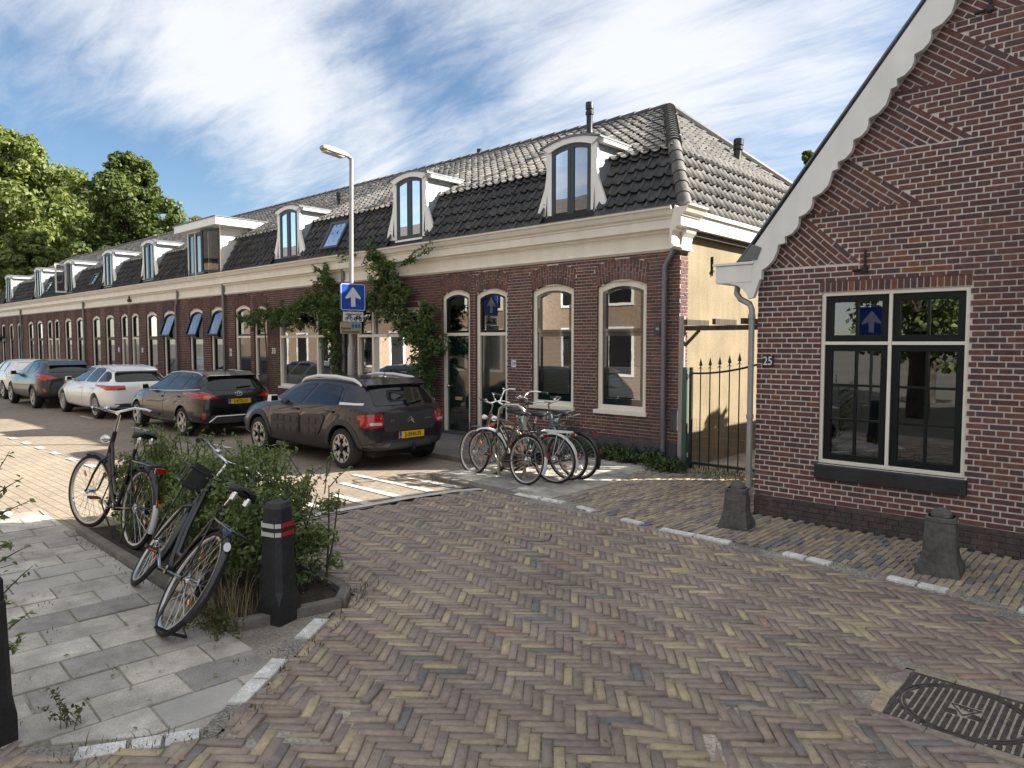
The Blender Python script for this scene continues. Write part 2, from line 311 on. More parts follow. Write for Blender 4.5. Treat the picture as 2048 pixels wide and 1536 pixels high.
# ------------------------------------------------------------------ ground
def road_mat(name, c1, c2, cm, bw, bh, rot, dirt):
    m = bpy.data.materials.new(name); m.use_nodes = True; nt = m.node_tree; p = nt.nodes['Principled BSDF']; p.inputs['Roughness'].default_value = .88; N = nt.nodes.new; L = nt.links.new
    g = N('ShaderNodeNewGeometry'); mp = N('ShaderNodeMapping'); L(g.outputs['Position'], mp.inputs[0]); mp.inputs['Rotation'].default_value = (0, 0, R(rot))
    b = N('ShaderNodeTexBrick'); L(mp.outputs[0], b.inputs['Vector']); b.inputs['Scale'].default_value = 1; b.inputs['Brick Width'].default_value = bw; b.inputs['Row Height'].default_value = bh
    b.inputs['Mortar Size'].default_value = .006; b.inputs['Mortar Smooth'].default_value = .4; b.inputs['Color1'].default_value = (*c1, 1); b.inputs['Color2'].default_value = (*c2, 1); b.inputs['Mortar'].default_value = (*cm, 1)
    col = b.outputs[0]
    for sc, lo, hi in dirt:
        n = N('ShaderNodeTexNoise'); n.inputs['Scale'].default_value = sc; n.inputs['Detail'].default_value = 6; L(g.outputs['Position'], n.inputs['Vector']); r = N('ShaderNodeMapRange'); L(n.outputs[0], r.inputs[0])
        r.inputs[1].default_value = .3; r.inputs[2].default_value = .7; r.inputs[3].default_value = lo; r.inputs[4].default_value = hi
        x = N('ShaderNodeMixRGB'); x.blend_type = 'MULTIPLY'; x.inputs[0].default_value = 1; L(col, x.inputs[1]); L(r.outputs[0], x.inputs[2]); col = x.outputs[0]
    L(col, p.inputs['Base Color']); bp = N('ShaderNodeBump'); bp.inputs['Strength'].default_value = .5; bp.inputs['Distance'].default_value = .008; bp.invert = True; L(b.outputs['Fac'], bp.inputs['Height']); L(bp.outputs[0], p.inputs['Normal']); return m
M_road = road_mat('street_clinker', (.30, .245, .185), (.24, .20, .16), (.15, .125, .10), .21, .075, 90, [(.5, .85, 1.12), (9, .85, 1.12), (60, .85, 1.12)])
M_lane = road_mat('parking_strip_clinker', (.33, .27, .20), (.27, .225, .175), (.14, .115, .09), .21, .105, 0, [(.6, .85, 1.12), (40, .85, 1.12)])
M_walk = road_mat('far_pavement', (.20, .185, .165), (.16, .15, .14), (.09, .08, .07), .3, .3, 0, [(.8, .8, 1.15), (9, .85, 1.1)])
def sheet(name, poly, z, m, kind='structure', parent=None):
    me = bpy.data.meshes.new(name); me.from_pydata([(x, y, z) for x, y in poly], [], [tuple(range(len(poly)))]); me.materials.append(m)
    b = bmesh.new(); b.from_mesh(me); bmesh.ops.recalc_face_normals(b, faces=b.faces)
    for f in b.faces:
        if f.normal.z < 0: f.normal_flip()
    b.to_mesh(me); b.free(); o = newobj(name, me, parent)
    if kind and parent is None: o['kind'] = kind
    return o
sheet('ground', [(-900, -900), (900, -900), (900, 900), (-900, 900)], -.06, mat('distant_earth', (.12, .11, .09), .95, noise=(.2, .8, 1.2)))
road = sheet('road', [(-70, 3.34), (-6.2, 3.34), (-6.2, 7.2), (-70, 7.2)], -.004, M_road)
lane = sheet('parking_strip', [(-70, 1.2), (-7.2, 1.2), (-7.2, 2.1), (-6.2, 3.0), (-6.2, 3.336), (-70, 3.336)], -.006, M_lane)
# dashes between strip and carriageway, bay marks beside the cars and the painted ramp of the raised crossing
for i in range(26):
    x = -7.6 - i*.86; o = sheet('lane_dash', [(x, 3.27), (x-.34, 3.27), (x-.34, 3.37), (x, 3.37)], .004, M_wpaint, parent=road)
for x in (-7.0, -11.4, -14.9, -18.2, -21.9):
    sheet('bay_mark', [(x, 5.42), (x-.9, 5.42), (x-.9, 5.50), (x, 5.50)], .004, M_wpaint, parent=road)
def inpoly(x, y, poly):
    c = False; j = len(poly)-1
    for i in range(len(poly)):
        if (poly[i][1] > y) != (poly[j][1] > y) and x < (poly[j][0]-poly[i][0])*(y-poly[i][1])/(poly[j][1]-poly[i][1])+poly[i][0]: c = not c
        j = i
    return c
# the raised crossing of herringbone clay pavers
EDGE = [(-6.22, 3.05), (-6.24, 4.0), (-6.18, 5.0), (-6.05, 5.7), (-5.9, 5.96)]
CROSS = [(-3.1, 1.25), (-3.93, 2.55), (-4.1, 2.78), (-6.22, 3.03)] + EDGE[1:] + [(-5.45, 6.02), (-4.73, 6.0), (-4.2, 5.84), (-3.4, 5.72), (-2.2, 5.74), (-1.0, 5.62), (-.4, 5.52), (.8, 5.3), (2.5, 5.2), (2.5, .2), (-1.2, -.3), (-3.42, .72)]
xing = sheet('crossing', CROSS, -.03, M_sand)
ramp = [(x-.02, y) for x, y in EDGE] + [(x-.13, y) for x, y in reversed(EDGE)]
sheet('ramp_edge_band', ramp, .004, M_wpaint, parent=road)
for y, ln in ((3.6, .75), (4.05, 1.25), (4.5, .7), (4.95, 1.2), (5.4, .65), (5.75, .95)):
    x = -6.33
    sheet('ramp_stripe', [(x, y), (x-ln, y+.03), (x-ln, y+.11), (x, y+.12)], .004, M_wpaint, parent=road)
def sandgrid(poly, sc, dz, parent, c=.09):
    V = []; F = []; b = 0; xs = [p[0] for p in poly]; ys = [p[1] for p in poly]; idx = {}
    def vid(i, j):
        if (i, j) not in idx: x, y = min(xs)+i*c, min(ys)+j*c; idx[(i, j)] = len(V); V.append((x, y, zwave(x, y)*sc+dz))
        return idx[(i, j)]
    for i in range(int((max(xs)-min(xs))/c)+1):
        for j in range(int((max(ys)-min(ys))/c)+1):
            if inpoly(min(xs)+(i+.5)*c, min(ys)+(j+.5)*c, poly) and not (MAN[0] < min(xs)+(i+.5)*c < MAN[1] and MAN[2] < min(ys)+(j+.5)*c < MAN[3]): F.append((vid(i, j), vid(i+1, j), vid(i+1, j+1), vid(i, j+1)))
    newobj('joint_sand', arrmesh('joint_sand', V, F, M_sand, True), parent)
PV = [worn_block('paver', M_paver, .028, .07, s) for s in range(8)]
PV2 = [worn_block('paver', M_paver2, .028, .07, s+20) for s in range(8)]
items = []; A = R(128.8); ca, sa = math.cos(A), math.sin(A); wv = .0515; MAN = (-.985, -.29, 3.53, 4.22)   # manhole surround
LIM = [(-3.32, .9), (-3.02, 1.36), (-3.86, 2.50), (-4.05, 2.83), (-6.16, 3.08)] + [(x+.05, y) for x, y in EDGE[1:]] + [(-5.45, 5.95), (-4.73, 5.93), (-4.2, 5.77), (-3.4, 5.65), (-2.2, 5.66), (-1.0, 5.54), (-.4, 5.44), (.8, 5.2), (1.2, 4), (.2, 2), (-1.0, .2), (-2.4, .15), (-3.9, .42), (-3.62, .70)]
ROUGH = [(-2.95, 5.3, .9, .22), (-5.55, 5.3, .7, .22), (-4.1, 4.7, .5, .25), (-1.6, 2.9, .6, .3), (-.9, 3.2, .5, .4), (-2.9, 1.9, .35, .5)]
def zwave(x, y): return .010*math.sin(1.7*x+.6)*math.sin(1.3*y+.4) + .006*math.sin(4.1*x+1.1*y)
sandgrid(LIM, 1., -.0085, xing)
for k in range(-170, 170):
    for mI in range(-24, 24):
        for hv in (0, 1):
            if hv == 0: u, v, a = (k+8*mI+2)*wv, (k+.5)*wv, 0
            else: u, v, a = (k+8*mI+4+.5)*wv, (k-3+2)*wv, 1
            bx_ = u + .22*wv*math.sin(v*3.1); x = -3.0+ca*u - sa*v; y = 3.2+sa*u + ca*v
            if not (-6.4 < x < 1.4 and .1 < y < 6.2) or not inpoly(x, y, LIM): continue
            if MAN[0]-.03 < x < MAN[1]+.03 and MAN[2]-.03 < y < MAN[3]+.03: continue
            rg = 2.6 if any(((x-px_)/rx__)**2+((y-py_)/ry_)**2 < 1 for px_, py_, rx__, ry_ in ROUGH) else 1.; z = zwave(x, y) + random.gauss(0, .0022*rg); an = A + (math.pi/2 if a else 0) + random.gauss(0, .022)*rg
            rot = Euler((random.gauss(0, .022)*rg*1.3, random.gauss(0, .012)*rg, an)).to_matrix()
            items.append((x+random.gauss(0, .002), y+random.gauss(0, .002), z-.028, .2*random.uniform(.955, .99), wv*random.uniform(.85, .94), .06, [list(r) for r in rot]))
# soldier row along the pavement edge
def along(pts, step):
    res = []; 
    for (a, b) in zip(pts, pts[1:]):
        a = Vector(a); b = Vector(b); n = max(1, int((b-a).length/step)); 
        for i in range(n): res.append((a.lerp(b, (i+.5)/n), math.atan2((b-a).y, (b-a).x)))
    return res
for p, a in along([(-3.66, .56), (-3.28, .86), (-2.99, 1.37), (-3.86, 2.56)], .2):
    items.append((p.x, p.y, -.026, .19, .062, .06, [list(r) for r in Euler((random.gauss(0, .03), 0, a+random.gauss(0, .03))).to_matrix()]))
place_blocks(items, PV, 'paver', xing, 'paver_field', M_paver, 300)
# footpath of yellow clay pavers in running bond, in front of the gable
FP = [(-5.0, 6.05), (-4.2, 5.94), (-3.4, 5.83), (-2.2, 5.85), (-1.0, 5.73), (-.4, 5.63), (1.0, 5.42), (1.5, 6.97), (-3.06, 6.97), (-3.06, 8.9), (-4.3, 8.9), (-4.6, 8.5), (-5.25, 8.2)]
foot = sheet('footpath', [(-5.0, 6.0), (-4.2, 5.84), (-3.4, 5.72), (-2.2, 5.74), (-1.0, 5.62), (-.4, 5.52), (1.0, 5.3), (3, 5.2), (3, 7.05), (-3.0, 7.05), (-3.0, 16), (-5.2, 16), (-5.2, 8.2)], -.032, M_sand)
sandgrid(FP, .8, -.0075, foot)
items = []
for i in range(-60, 130):
    for j in range(0, 20):
        x = -5.3+.0525*i; y = 5.3 + .2*j + (.1 if i % 2 else 0) + .02*math.sin(x*2)
        if not inpoly(x, y, FP) or (x > .9): continue
        rot = Euler((random.gauss(0, .015), random.gauss(0, .02), math.pi/2-.04+random.gauss(0, .02))).to_matrix()
        items.append((x, y, zwave(x, y)*.8-.024+random.gauss(0, .002), .2*random.uniform(.95, .985), .0525*random.uniform(.8, .9), .06, [list(r) for r in rot]))
place_blocks(items, PV2, 'paver', foot, 'paver_field', M_paver2, 300)
# gravel gutter with pairs of white blocks
GUT = [(-5.62, 6.0), (-4.73, 6.03), (-4.2, 5.90), (-3.4, 5.78), (-2.2, 5.80), (-1.0, 5.68), (-.4, 5.58), (.9, 5.36)]
gut = MB()
for (a, b) in zip(GUT, GUT[1:]): gut.quad((a[0], a[1]-.17, -.016), (b[0], b[1]-.17, -.016), (b[0], b[1], .0), (a[0], a[1], .0)); gut.quad((a[0], a[1], .0), (b[0], b[1], .0), (b[0], b[1]+.17, -.013), (a[0], a[1]+.17, -.013))
gutter = gut.build('gutter', M_gravel); gutter['kind'] = 'structure'
WB = worn_block('white_block', M_wblock, .02, .10, 3)
for x0, x1 in ((-5.46, -5.12), (-5.08, -4.78), (-4.55, -4.3), (-3.9, -3.66), (-3.42, -3.09), (-3.07, -2.74), (-2.27, -2.09), (-2.07, -1.89), (-1.46, -1.27), (-1.25, -1.07), (-.64, -.44), (-.42, -.22)):
    xm = (x0+x1)/2
    for (a, b) in zip(GUT, GUT[1:]):
        if a[0] <= xm <= b[0]:
            t = (xm-a[0])/(b[0]-a[0]); y = a[1]+t*(b[1]-a[1]); an = math.atan2(b[1]-a[1], b[0]-a[0])
            o = bpy.data.objects.new('white_block', WB[0]); COL.objects.link(o); o.matrix_basis = Matrix.Translation((xm, y, -.02)) @ Matrix.Rotation(an, 4, 'Z') @ Matrix.Diagonal((x1-x0, .085, .075, 1)); attach(o, gutter)
# near pavement of concrete slabs
PVMT = [(-7.2, 2.06), (-4.15, 1.98), (-4.0, 2.62), (-3.86, 2.44), (-3.08, 1.33), (-3.34, .88), (-3.8, .5), (-6.5, -1.6), (-12, -2), (-40, -2), (-40, 1.2), (-7.2, 1.2)]
pave = sheet('pavement', PVMT, -.010, M_sand)
sheet('sub_base', [(-9, -1), (3.2, -1), (3.2, 9.5), (-5.1, 9.5), (-6.8, 5), (-9, 1.9)], -.034, M_sand, parent=pave)
SL = [worn_block('slab', M_slab, .006, .02, s) for s in range(5)]; SLs = [worn_block('slab', M_slabs, .006, .02, s+9) for s in range(5)]
def clip(poly, n, c):   # keep points with n.p <= c
    o = []
    for i in range(len(poly)):
        a, b = poly[i], poly[(i+1) % len(poly)]; da, db = a[0]*n[0]+a[1]*n[1]-c, b[0]*n[0]+b[1]*n[1]-c
        if da <= 0: o.append(a)
        if da*db < 0: t = da/(da-db); o.append((a[0]+t*(b[0]-a[0]), a[1]+t*(b[1]-a[1])))
    return o
def slabpoly(poly, z0, z1, name, m, parent):
    cxm = sum(p[0] for p in poly)/len(poly); cym = sum(p[1] for p in poly)/len(poly); b = MB(); n = len(poly)
    sh = [(cxm+(p[0]-cxm)*.985, cym+(p[1]-cym)*.985) for p in poly]; vs = [(*p, z0) for p in poly]+[(*p, z1-.004) for p in poly]+[(*p, z1) for p in sh]
    b.add(vs, [tuple(range(2*n, 3*n))]+[(k*n+i, k*n+(i+1) % n, (k+1)*n+(i+1) % n, (k+1)*n+i) for k in (0, 1) for i in range(n)]); return b.build(name, m, parent)
HP = [((.8165, .5774), None)]
for r in range(-6, 16):
    x0 = -3.0-.285*(r+6)
    for c in range(-5, 8):
        y0 = .42*c + (.21 if r % 2 else 0) - .1; q = [(x0-.278, y0+.004), (x0-.007, y0+.004), (x0-.007, y0+.413), (x0-.278, y0+.413)]
        tw = math.radians(-4); q = [(-5+(x+5)*math.cos(tw)-(y-1)*math.sin(tw), 1+(x+5)*math.sin(tw)+(y-1)*math.cos(tw)) for x, y in q]
        # trimmed along the white block line, the front edge and the planter kerb
        d = Vector((-3.86+3.08, 2.44-1.33)).normalized(); n1_ = (d.y, -d.x); q = clip(q, n1_, n1_[0]*-3.14+n1_[1]*1.33) if q else q
        d = Vector((-3.08+3.9, 1.33-.28)).normalized(); n2_ = (d.y, -d.x); q = clip(q, n2_, n2_[0]*-3.12+n2_[1]*1.36) if len(q) > 2 else q
        if len(q) > 2: q = clip(q, (0.03, 1), 1.93+.03*-4.1)
        if len(q) < 3: continue
        cxm = sum(p[0] for p in q)/len(q)
        if cxm < -9 : continue
        ar = abs(sum(q[i][0]*q[(i+1) % len(q)][1]-q[(i+1) % len(q)][0]*q[i][1] for i in range(len(q))))/2
        if ar < .004: continue
        lite = r in (4, 5); slabpoly(q, -.05, random.gauss(0, .003), 'slab', M_slabs if lite or random.random() < .08 else M_slab, pave)
# white kerb blocks on the pavement corner, gravel between
gb = MB(); zk = .0
for a, b in (((-3.86, 2.47), (-3.06, 1.34)), ((-3.06, 1.34), (-3.33, .86)), ((-3.33, .86), (-3.75, .55))):
    a = Vector((*a, 0)); b = Vector((*b, 0)); n_ = (b-a).normalized().cross(Vector((0, 0, 1)))*-.06; zv = Vector((0, 0, zk)); zk -= .0025; gb.quad(a+n_*.3+zv, b+n_*.3+zv, b-n_*1.2+zv, a-n_*1.2+zv)
kgr = gb.build('kerb_strip', M_gravel); kgr['kind'] = 'structure'
for a, b in (((-3.83, 2.42), (-3.67, 2.19)), ((-3.50, 1.95), (-3.37, 1.77)), ((-3.36, 1.755), (-3.22, 1.56)), ((-3.08, 1.325), (-3.14, 1.20)), ((-3.147, 1.19), (-3.205, 1.08)), ((-3.21, 1.07), (-3.31, .90))):
    a = Vector(a); b = Vector(b); c = (a+b)/2; o = bpy.data.objects.new('white_block', WB[0]); COL.objects.link(o)
    o.matrix_basis = Matrix.Translation((c.x-.025, c.y-.01, -.018)) @ Matrix.Rotation(math.atan2((b-a).y, (b-a).x), 4, 'Z') @ Matrix.Diagonal(((b-a).length*.98, .098, .07, 1)); attach(o, kgr)
for kz, pl_ in enumerate(([(-3.26, 1.12), (-3.0, 1.2), (-2.94, 1.42), (-3.12, 1.62), (-3.3, 1.5)], [(-3.5, .95), (-3.22, 1.02), (-3.22, .8), (-3.45, .62), (-3.7, .7)])): sheet('gravel_fill', pl_, -.012-.002*kz, M_gravel, parent=kgr)
# raised pavement before the terrace and the bay for the bicycle rack
terr = MB(); 
terr.bx(-70, -7.0, 7.22, 9.0, -.05, .07); tpv = terr.build('terrace_pavement', M_walk); tpv['kind'] = 'structure'
kb = MB(); kb.bx(-70, -7.0, 7.10, 7.217, -.05, .074); kb.bx(-7.0, -6.88, 6.02, 7.217, -.05, .058); tk = kb.build('kerb', M_kerb, bevel=.012); tk['kind'] = 'structure'
k2 = MB(); k2.prism([(-6.877, -.05), (-5.2, -.05), (-5.2, 0.), (-6.877, .058)], lambda u, v, d: (u, d, v), 5.95, 6.06); k2o = k2.build('kerb', M_kerb, bevel=.01); k2o['kind'] = 'structure'
bay = MB(); bay.prism([(-6.878, -.05), (-4.9, -.05), (-4.9, -.004), (-6.878, .052)], lambda u, v, d: (u, d, v), 6.062, 8.95); bay.bx(-7.0, -6.88, 7.22, 8.95, -.05, .05); bayo = bay.build('rack_bay', M_sand); bayo['kind'] = 'structure'
for i in range(6):
    for j in range(9):
        x = -6.72+.31*i; y = 6.22+.31*j+(.0 if i % 2 else .12); y1 = min(y+.15, 8.84)
        if y1-y+.15 < .08 or x+.15 > -4.95: continue
        z = .052-.056*(x+6.878)/1.978; cy_ = (y-.15+y1)/2; ly = y1-(y-.15)-.008
        o = bpy.data.objects.new('slab', SL[(i+j) % 5][0]); COL.objects.link(o); o.matrix_basis = Matrix.Translation((x, cy_, z-.015)) @ Matrix.Rotation(.028, 4, 'Y') @ Matrix.Diagonal((.300, ly, .05, 1)); attach(o, bayo)
# manhole: a rectangular cast cover with a round lid in a border of pavers
# ------------------------------------------------------------------ the terrace
YF = 8.87
def brick_rects(u0, u1, v0, v1, blocked, course=.0495, head=.0975, j=.009, off=0.):
    res = []; n = int(round((v1-v0)/course))
    for i in range(n):
        a = v0+i*course; b = a+course-j; vm = (a+b)/2; free = [(u0, u1)]
        for (p, q) in blocked(vm):
            nf = []
            for (s, e) in free:
                if q <= s or p >= e: nf.append((s, e)); continue
                if p > s: nf.append((s, p))
                if q < e: nf.append((q, e))
            free = nf
        hd = i % 2; ln = head if hd else 2*head; sh = off + (head/2 if hd else (head if (i//2) % 2 else 0))
        for (s, e) in free:
            k = math.floor((s-sh)/ln)
            while sh+k*ln < e:
                p, q = max(s, sh+k*ln+j/2), min(e, sh+(k+1)*ln-j/2)
                if q-p > .014: res.append((p, q, a, b))
                k += 1
    return res
class Wall:
    """bricks proud of a mortar bed, on a plane: fr(u, v, d) with d = distance out of the wall"""
    def __init__(s, fr): s.fr = fr; s.q = []; s.bed = []
    def blocks(s, quads): s.q += quads
    def mesh(s, quads, out=.0065, jit=.0015):
        V = []; F = []; b = 0
        for q in quads:
            o = out + random.uniform(-jit, jit); n = len(q)
            for (u, v) in q: V.append(s.fr(u, v, 0))
            for (u, v) in q: V.append(s.fr(u+random.uniform(-.0012, .0012), v+random.uniform(-.0012, .0012), o))
            F.append([b+n+i for i in range(n)]); F += [[b+i, b+(i+1) % n, b+n+(i+1) % n, b+n+i] for i in range(n)]; b += 2*n
        me = bpy.data.meshes.new('bricks'); me.from_pydata(V, [], F); return me
def arch_open(x0, x1, zs, rise, hb, z0=-1, spread=.16):
    """blocked interval of an arched opening with its brick arch at height v; zs = springing"""
    c, w = (x0+x1)/2, (x1-x0)/2
    def f(v):
        if v < z0: return []
        if v <= zs: return [(x0, x1)]
        ex = min(v-zs, hb)*spread; lo, hi = c-w-ex, c+w+ex
        if v > zs+hb:
            t = (v-zs-hb)/rise
            if t >= 1: return []
            h = (w+hb*spread)*math.sqrt(1-t); return [(c-h, c+h)]
        return [(lo, hi)]
    return f
def arch_bricks(x0, x1, zs, rise, hb, spread=.16, j=.009):
    c, w = (x0+x1)/2, (x1-x0)/2; n = max(7, int(round(2*w/.052))); qs = []
    def pt(t, h):   # t -1..1 across, h 0..1 up the arch
        return (c + t*(w+h*hb*spread), zs + rise*(1-t*t) + h*hb)
    for i in range(n):
        t0, t1 = -1+2*i/n+j/2/w, -1+2*(i+1)/n-j/2/w; cuts = [0, .36, .70, 1] if i % 2 else [0, .52, 1]
        for a, b in zip(cuts, cuts[1:]):
            a2, b2 = a+(.012 if a else 0), b-(.012 if b < 1 else 0); qs.append([pt(t0, a2), pt(t1, a2), pt(t1, b2), pt(t0, b2)])
    return qs
def arcpoly(x0, x1, z0, zs, rise, n=12):
    c, w = (x0+x1)/2, (x1-x0)/2
    return [(x0, z0), (x1, z0)] + [(c+w*t, zs+rise*(1-t*t)) for t in [1-2*i/n for i in range(n+1)]]
def ringframe(mb, x0, x1, z0, zs, rise, t, y0, y1, m=0, bottom=None, n=12):
    """arched frame of thickness t between planes y0 (front) and y1"""
    bt = t if bottom is None else bottom
    A_ = arcpoly(x0, x1, z0, zs, rise, n); B_ = arcpoly(x0+t, x1-t, z0+bt, zs-t*.2, max(rise-.2*t, .004) if rise else 0, n)
    if rise: B_ = B_[:2]+[(u, v-t*.82) for u, v in B_[2:]]
    else: B_ = B_[:2]+[(u, v-t*.8) for u, v in B_[2:]]
    k = len(A_); vs = [(u, y0, v) for u, v in A_]+[(u, y0, v) for u, v in B_]+[(u, y1, v) for u, v in A_]+[(u, y1, v) for u, v in B_]; fs = []
    for i in range(k):
        q = (i+1) % k; fs += [(i, q, k+q, k+i), (2*k+i, 3*k+i, 3*k+q, 2*k+q), (k+i, k+q, 3*k+q, 3*k+i), (i, 2*k+i, 2*k+q, q)]
    mb.add(vs, fs, m); return B_
def pane(poly, y, name, m, parent):
    b = MB(); b.add([(u, y, v) for u, v in poly], [tuple(range(len(poly)))]); return b.build(name, m, parent)
def reveal(mb, x0, x1, z0, zs, rise, y0, y1, m=0):
    P = arcpoly(x0, x1, z0, zs, rise); k = len(P); mb.add([(u, y0, v) for u, v in P]+[(u, y1, v) for u, v in P], [(i, (i+1) % k, k+(i+1) % k, k+i) for i in range(k)], m)
def window(house, x0, x1, z0, ztop, sash=None, tilt=0, blind=False, curtain=True, zmid=1.94, sill=True, rise=.095, curt_h=1.):
    sash = sash or M_sash; zs = ztop-rise; f = MB(); B_ = ringframe(f, x0+.004, x1-.004, z0, zs, rise-.004, .075, YF+.035, YF+.16)
    if sill: f.bx(x0-.03, x1+.03, YF-.05, YF+.16, z0-.06, z0+.002)
    fr = f.build('window', M_cream, house, bevel=.004)
    xa, xb = x0+.082, x1-.082; zt = zs-.055
    s = MB(); ringframe(s, xa, xb, z0+.08, zmid-.03, 0, .055, YF+.06, YF+.12, bottom=.09); s.build('lower_sash', sash, fr)
    pane([(xa+.05, z0+.16), (xb-.05, z0+.16), (xb-.05, zmid-.07), (xa+.05, zmid-.07)], YF+.09, 'pane', M_glass, fr)
    u = MB(); ringframe(u, xa, xb, zmid-.025, zt, rise*.8, .05, YF+.045 if not tilt else 0, YF+.105 if not tilt else .06)
    pu = arcpoly(xa+.045, xb-.045, zmid+.02, zt-.02, rise*.75); gp = MB(); gp.add([(a, YF+.08 if not tilt else .03, b) for a, b in pu], [tuple(range(len(pu)))])
    uo = u.build('top_sash', sash, fr); go = gp.build('pane', M_glass2 if tilt else M_glass, fr)
    if tilt:   # hopper light hinged at its foot... the top falls inward, the foot swings out
        mt = Matrix.Translation((0, YF+.05, 2.62)) @ Matrix.Rotation(R(-tilt), 4, 'X') @ Matrix.Translation((0, 0, -2.62))
        for o in (uo, go): o.data.transform(mt)
    if blind:
        sl = MB(); z = z0+.2
        while z < z0+(zmid-z0)*blind: sl.box(((xa+xb)/2, YF+.135, z), (xb-xa-.09, .022, .0025), Euler((R(38), 0, 0)).to_matrix()); z += .021
        sl.build('blind', M_blind, fr)['kind'] = 'stuff'
    if curtain:
        c = MB(); n = 26; zz = (z0+.1, z0+.1+(zs-z0)*curt_h)
        for i in range(n):
            a, b = xa+(xb-xa)*i/n, xa+(xb-xa)*(i+1)/n; c.quad((a, YF+.24+.02*(i % 2), zz[0]), (b, YF+.24+.02*((i+1) % 2), zz[0]), (b, YF+.24+.02*((i+1) % 2), zz[1]), (a, YF+.24+.02*(i % 2), zz[1]))
        c.build('curtain', M_curtain, fr)
    return fr
def door(house, x0, x1, z0, ztop, letter=False, knob='l', rise=.095, zmid=1.88):
    zs = ztop-rise; f = MB(); ringframe(f, x0+.004, x1-.004, z0, zs, rise-.004, .07, YF+.035, YF+.16, bottom=.02); f.bx(x0+.07, x1-.07, YF+.035, YF+.16, zmid, zmid+.055)
    fr = f.build('door_frame', M_cream, house, bevel=.004)
    xa, xb = x0+.074, x1-.074; d = MB(); d.bx(xa, xb, YF+.075, YF+.12, z0+.03, zmid-.003)
    dl = d.build('door', M_dgreen, house); p = MB()
    st = MB(); st.bx(x0+.01, x1-.01, YF-.03, YF+.07, z0-.09, z0+.02); st.build('threshold', M_plinth, house)
    if letter: b = MB(); b.bx((xa+xb)/2-.09, (xa+xb)/2+.09, YF+.062, YF+.0745, z0+.60, z0+.66); b.build('letterbox', M_brass, dl, bevel=.004)
    xk = xa+.05 if knob == 'l' else xb-.05
    k = MB(); k.lathe([(.012, 0), (.012, .02), (.028, .03), (.03, .045), (.02, .055), (0.003, .058)], 12, 0, Matrix.Translation((xk, YF+.075, z0+.85)) @ Matrix.Rotation(R(90), 4, 'X')); k.build('knob', M_chrome, dl, smooth=True)
    u = MB(); ringframe(u, xa, xb, zmid+.06, zs-.05, rise*.8, .04, YF+.05, YF+.11); u.build('transom_sash', M_sash, fr)
    pane(arcpoly(xa+.035, xb-.035, zmid+.09, zs-.07, rise*.75), YF+.085, 'pane', M_glass, fr)
    return fr
def bigwindow(house, x0, x1, z0, ztop, bars, zmid=1.9):
    f = MB(); ringframe(f, x0, x1, z0, ztop, 0, .06, YF+.02, YF+.15); f.bx(x0-.02, x1+.02, YF-.04, YF+.15, z0-.05, z0+.001)
    f.bx(x0+.06, x1-.06, YF+.02, YF+.15, zmid-.03, zmid+.03)
    for b in bars: f.bx(b-.035, b+.035, YF+.021, YF+.15, z0+.06, zmid-.031); f.bx(b-.03, b+.03, YF+.021, YF+.15, zmid+.031, ztop-.05)
    fr = f.build('window', M_cream, house, bevel=.004); xs = [x0+.06]+[v for b in bars for v in (b-.035, b+.035)]+[x1-.06]
    for i in range(0, len(xs), 2):
        pane([(xs[i], z0+.05), (xs[i+1], z0+.05), (xs[i+1], zmid-.03), (xs[i], zmid-.03)], YF+.09, 'pane', M_glass, fr)
        narrow = xs[i+1]-xs[i] < .8
        if narrow: s = MB(); ringframe(s, xs[i], xs[i+1], zmid+.031, ztop-.05, 0, .04, YF+.04, YF+.1); s.build('top_sash', M_sash, fr)
        pane([(xs[i]+.01, zmid+.03), (xs[i+1]-.01, zmid+.03), (xs[i+1]-.01, ztop-.05), (xs[i]+.01, ztop-.05)], YF+.08, 'pane', M_glass, fr)
    c = MB(); n = 60
    for i in range(n):
        a, b = x0+.06+(x1-x0-.12)*i/n, x0+.06+(x1-x0-.12)*(i+1)/n; za = z0+.06; zb = z0+.5; c.quad((a, YF+.2+.015*(i % 2), za), (b, YF+.2+.015*((i+1) % 2), za), (b, YF+.2+.015*((i+1) % 2), zb), (a, YF+.2+.015*(i % 2), zb))
    c.build('curtain', M_curtain, fr); return fr
CORN = [(8.57, 3.60), (8.575, 3.575), (8.60, 3.56), (8.635, 3.50), (8.675, 3.475), (8.68, 3.455), (8.70, 3.45), (8.70, 3.325), (8.775, 3.315), (8.785, 3.285), (8.82, 3.27), (8.835, 3.24), (8.835, 3.095), (8.815, 3.085), (8.805, 3.06), (8.84, 3.03), (8.87, 3.03), (8.87, 3.30), (8.80, 3.60), (8.76, 3.57), (8.62, 3.57), (8.60, 3.60)]
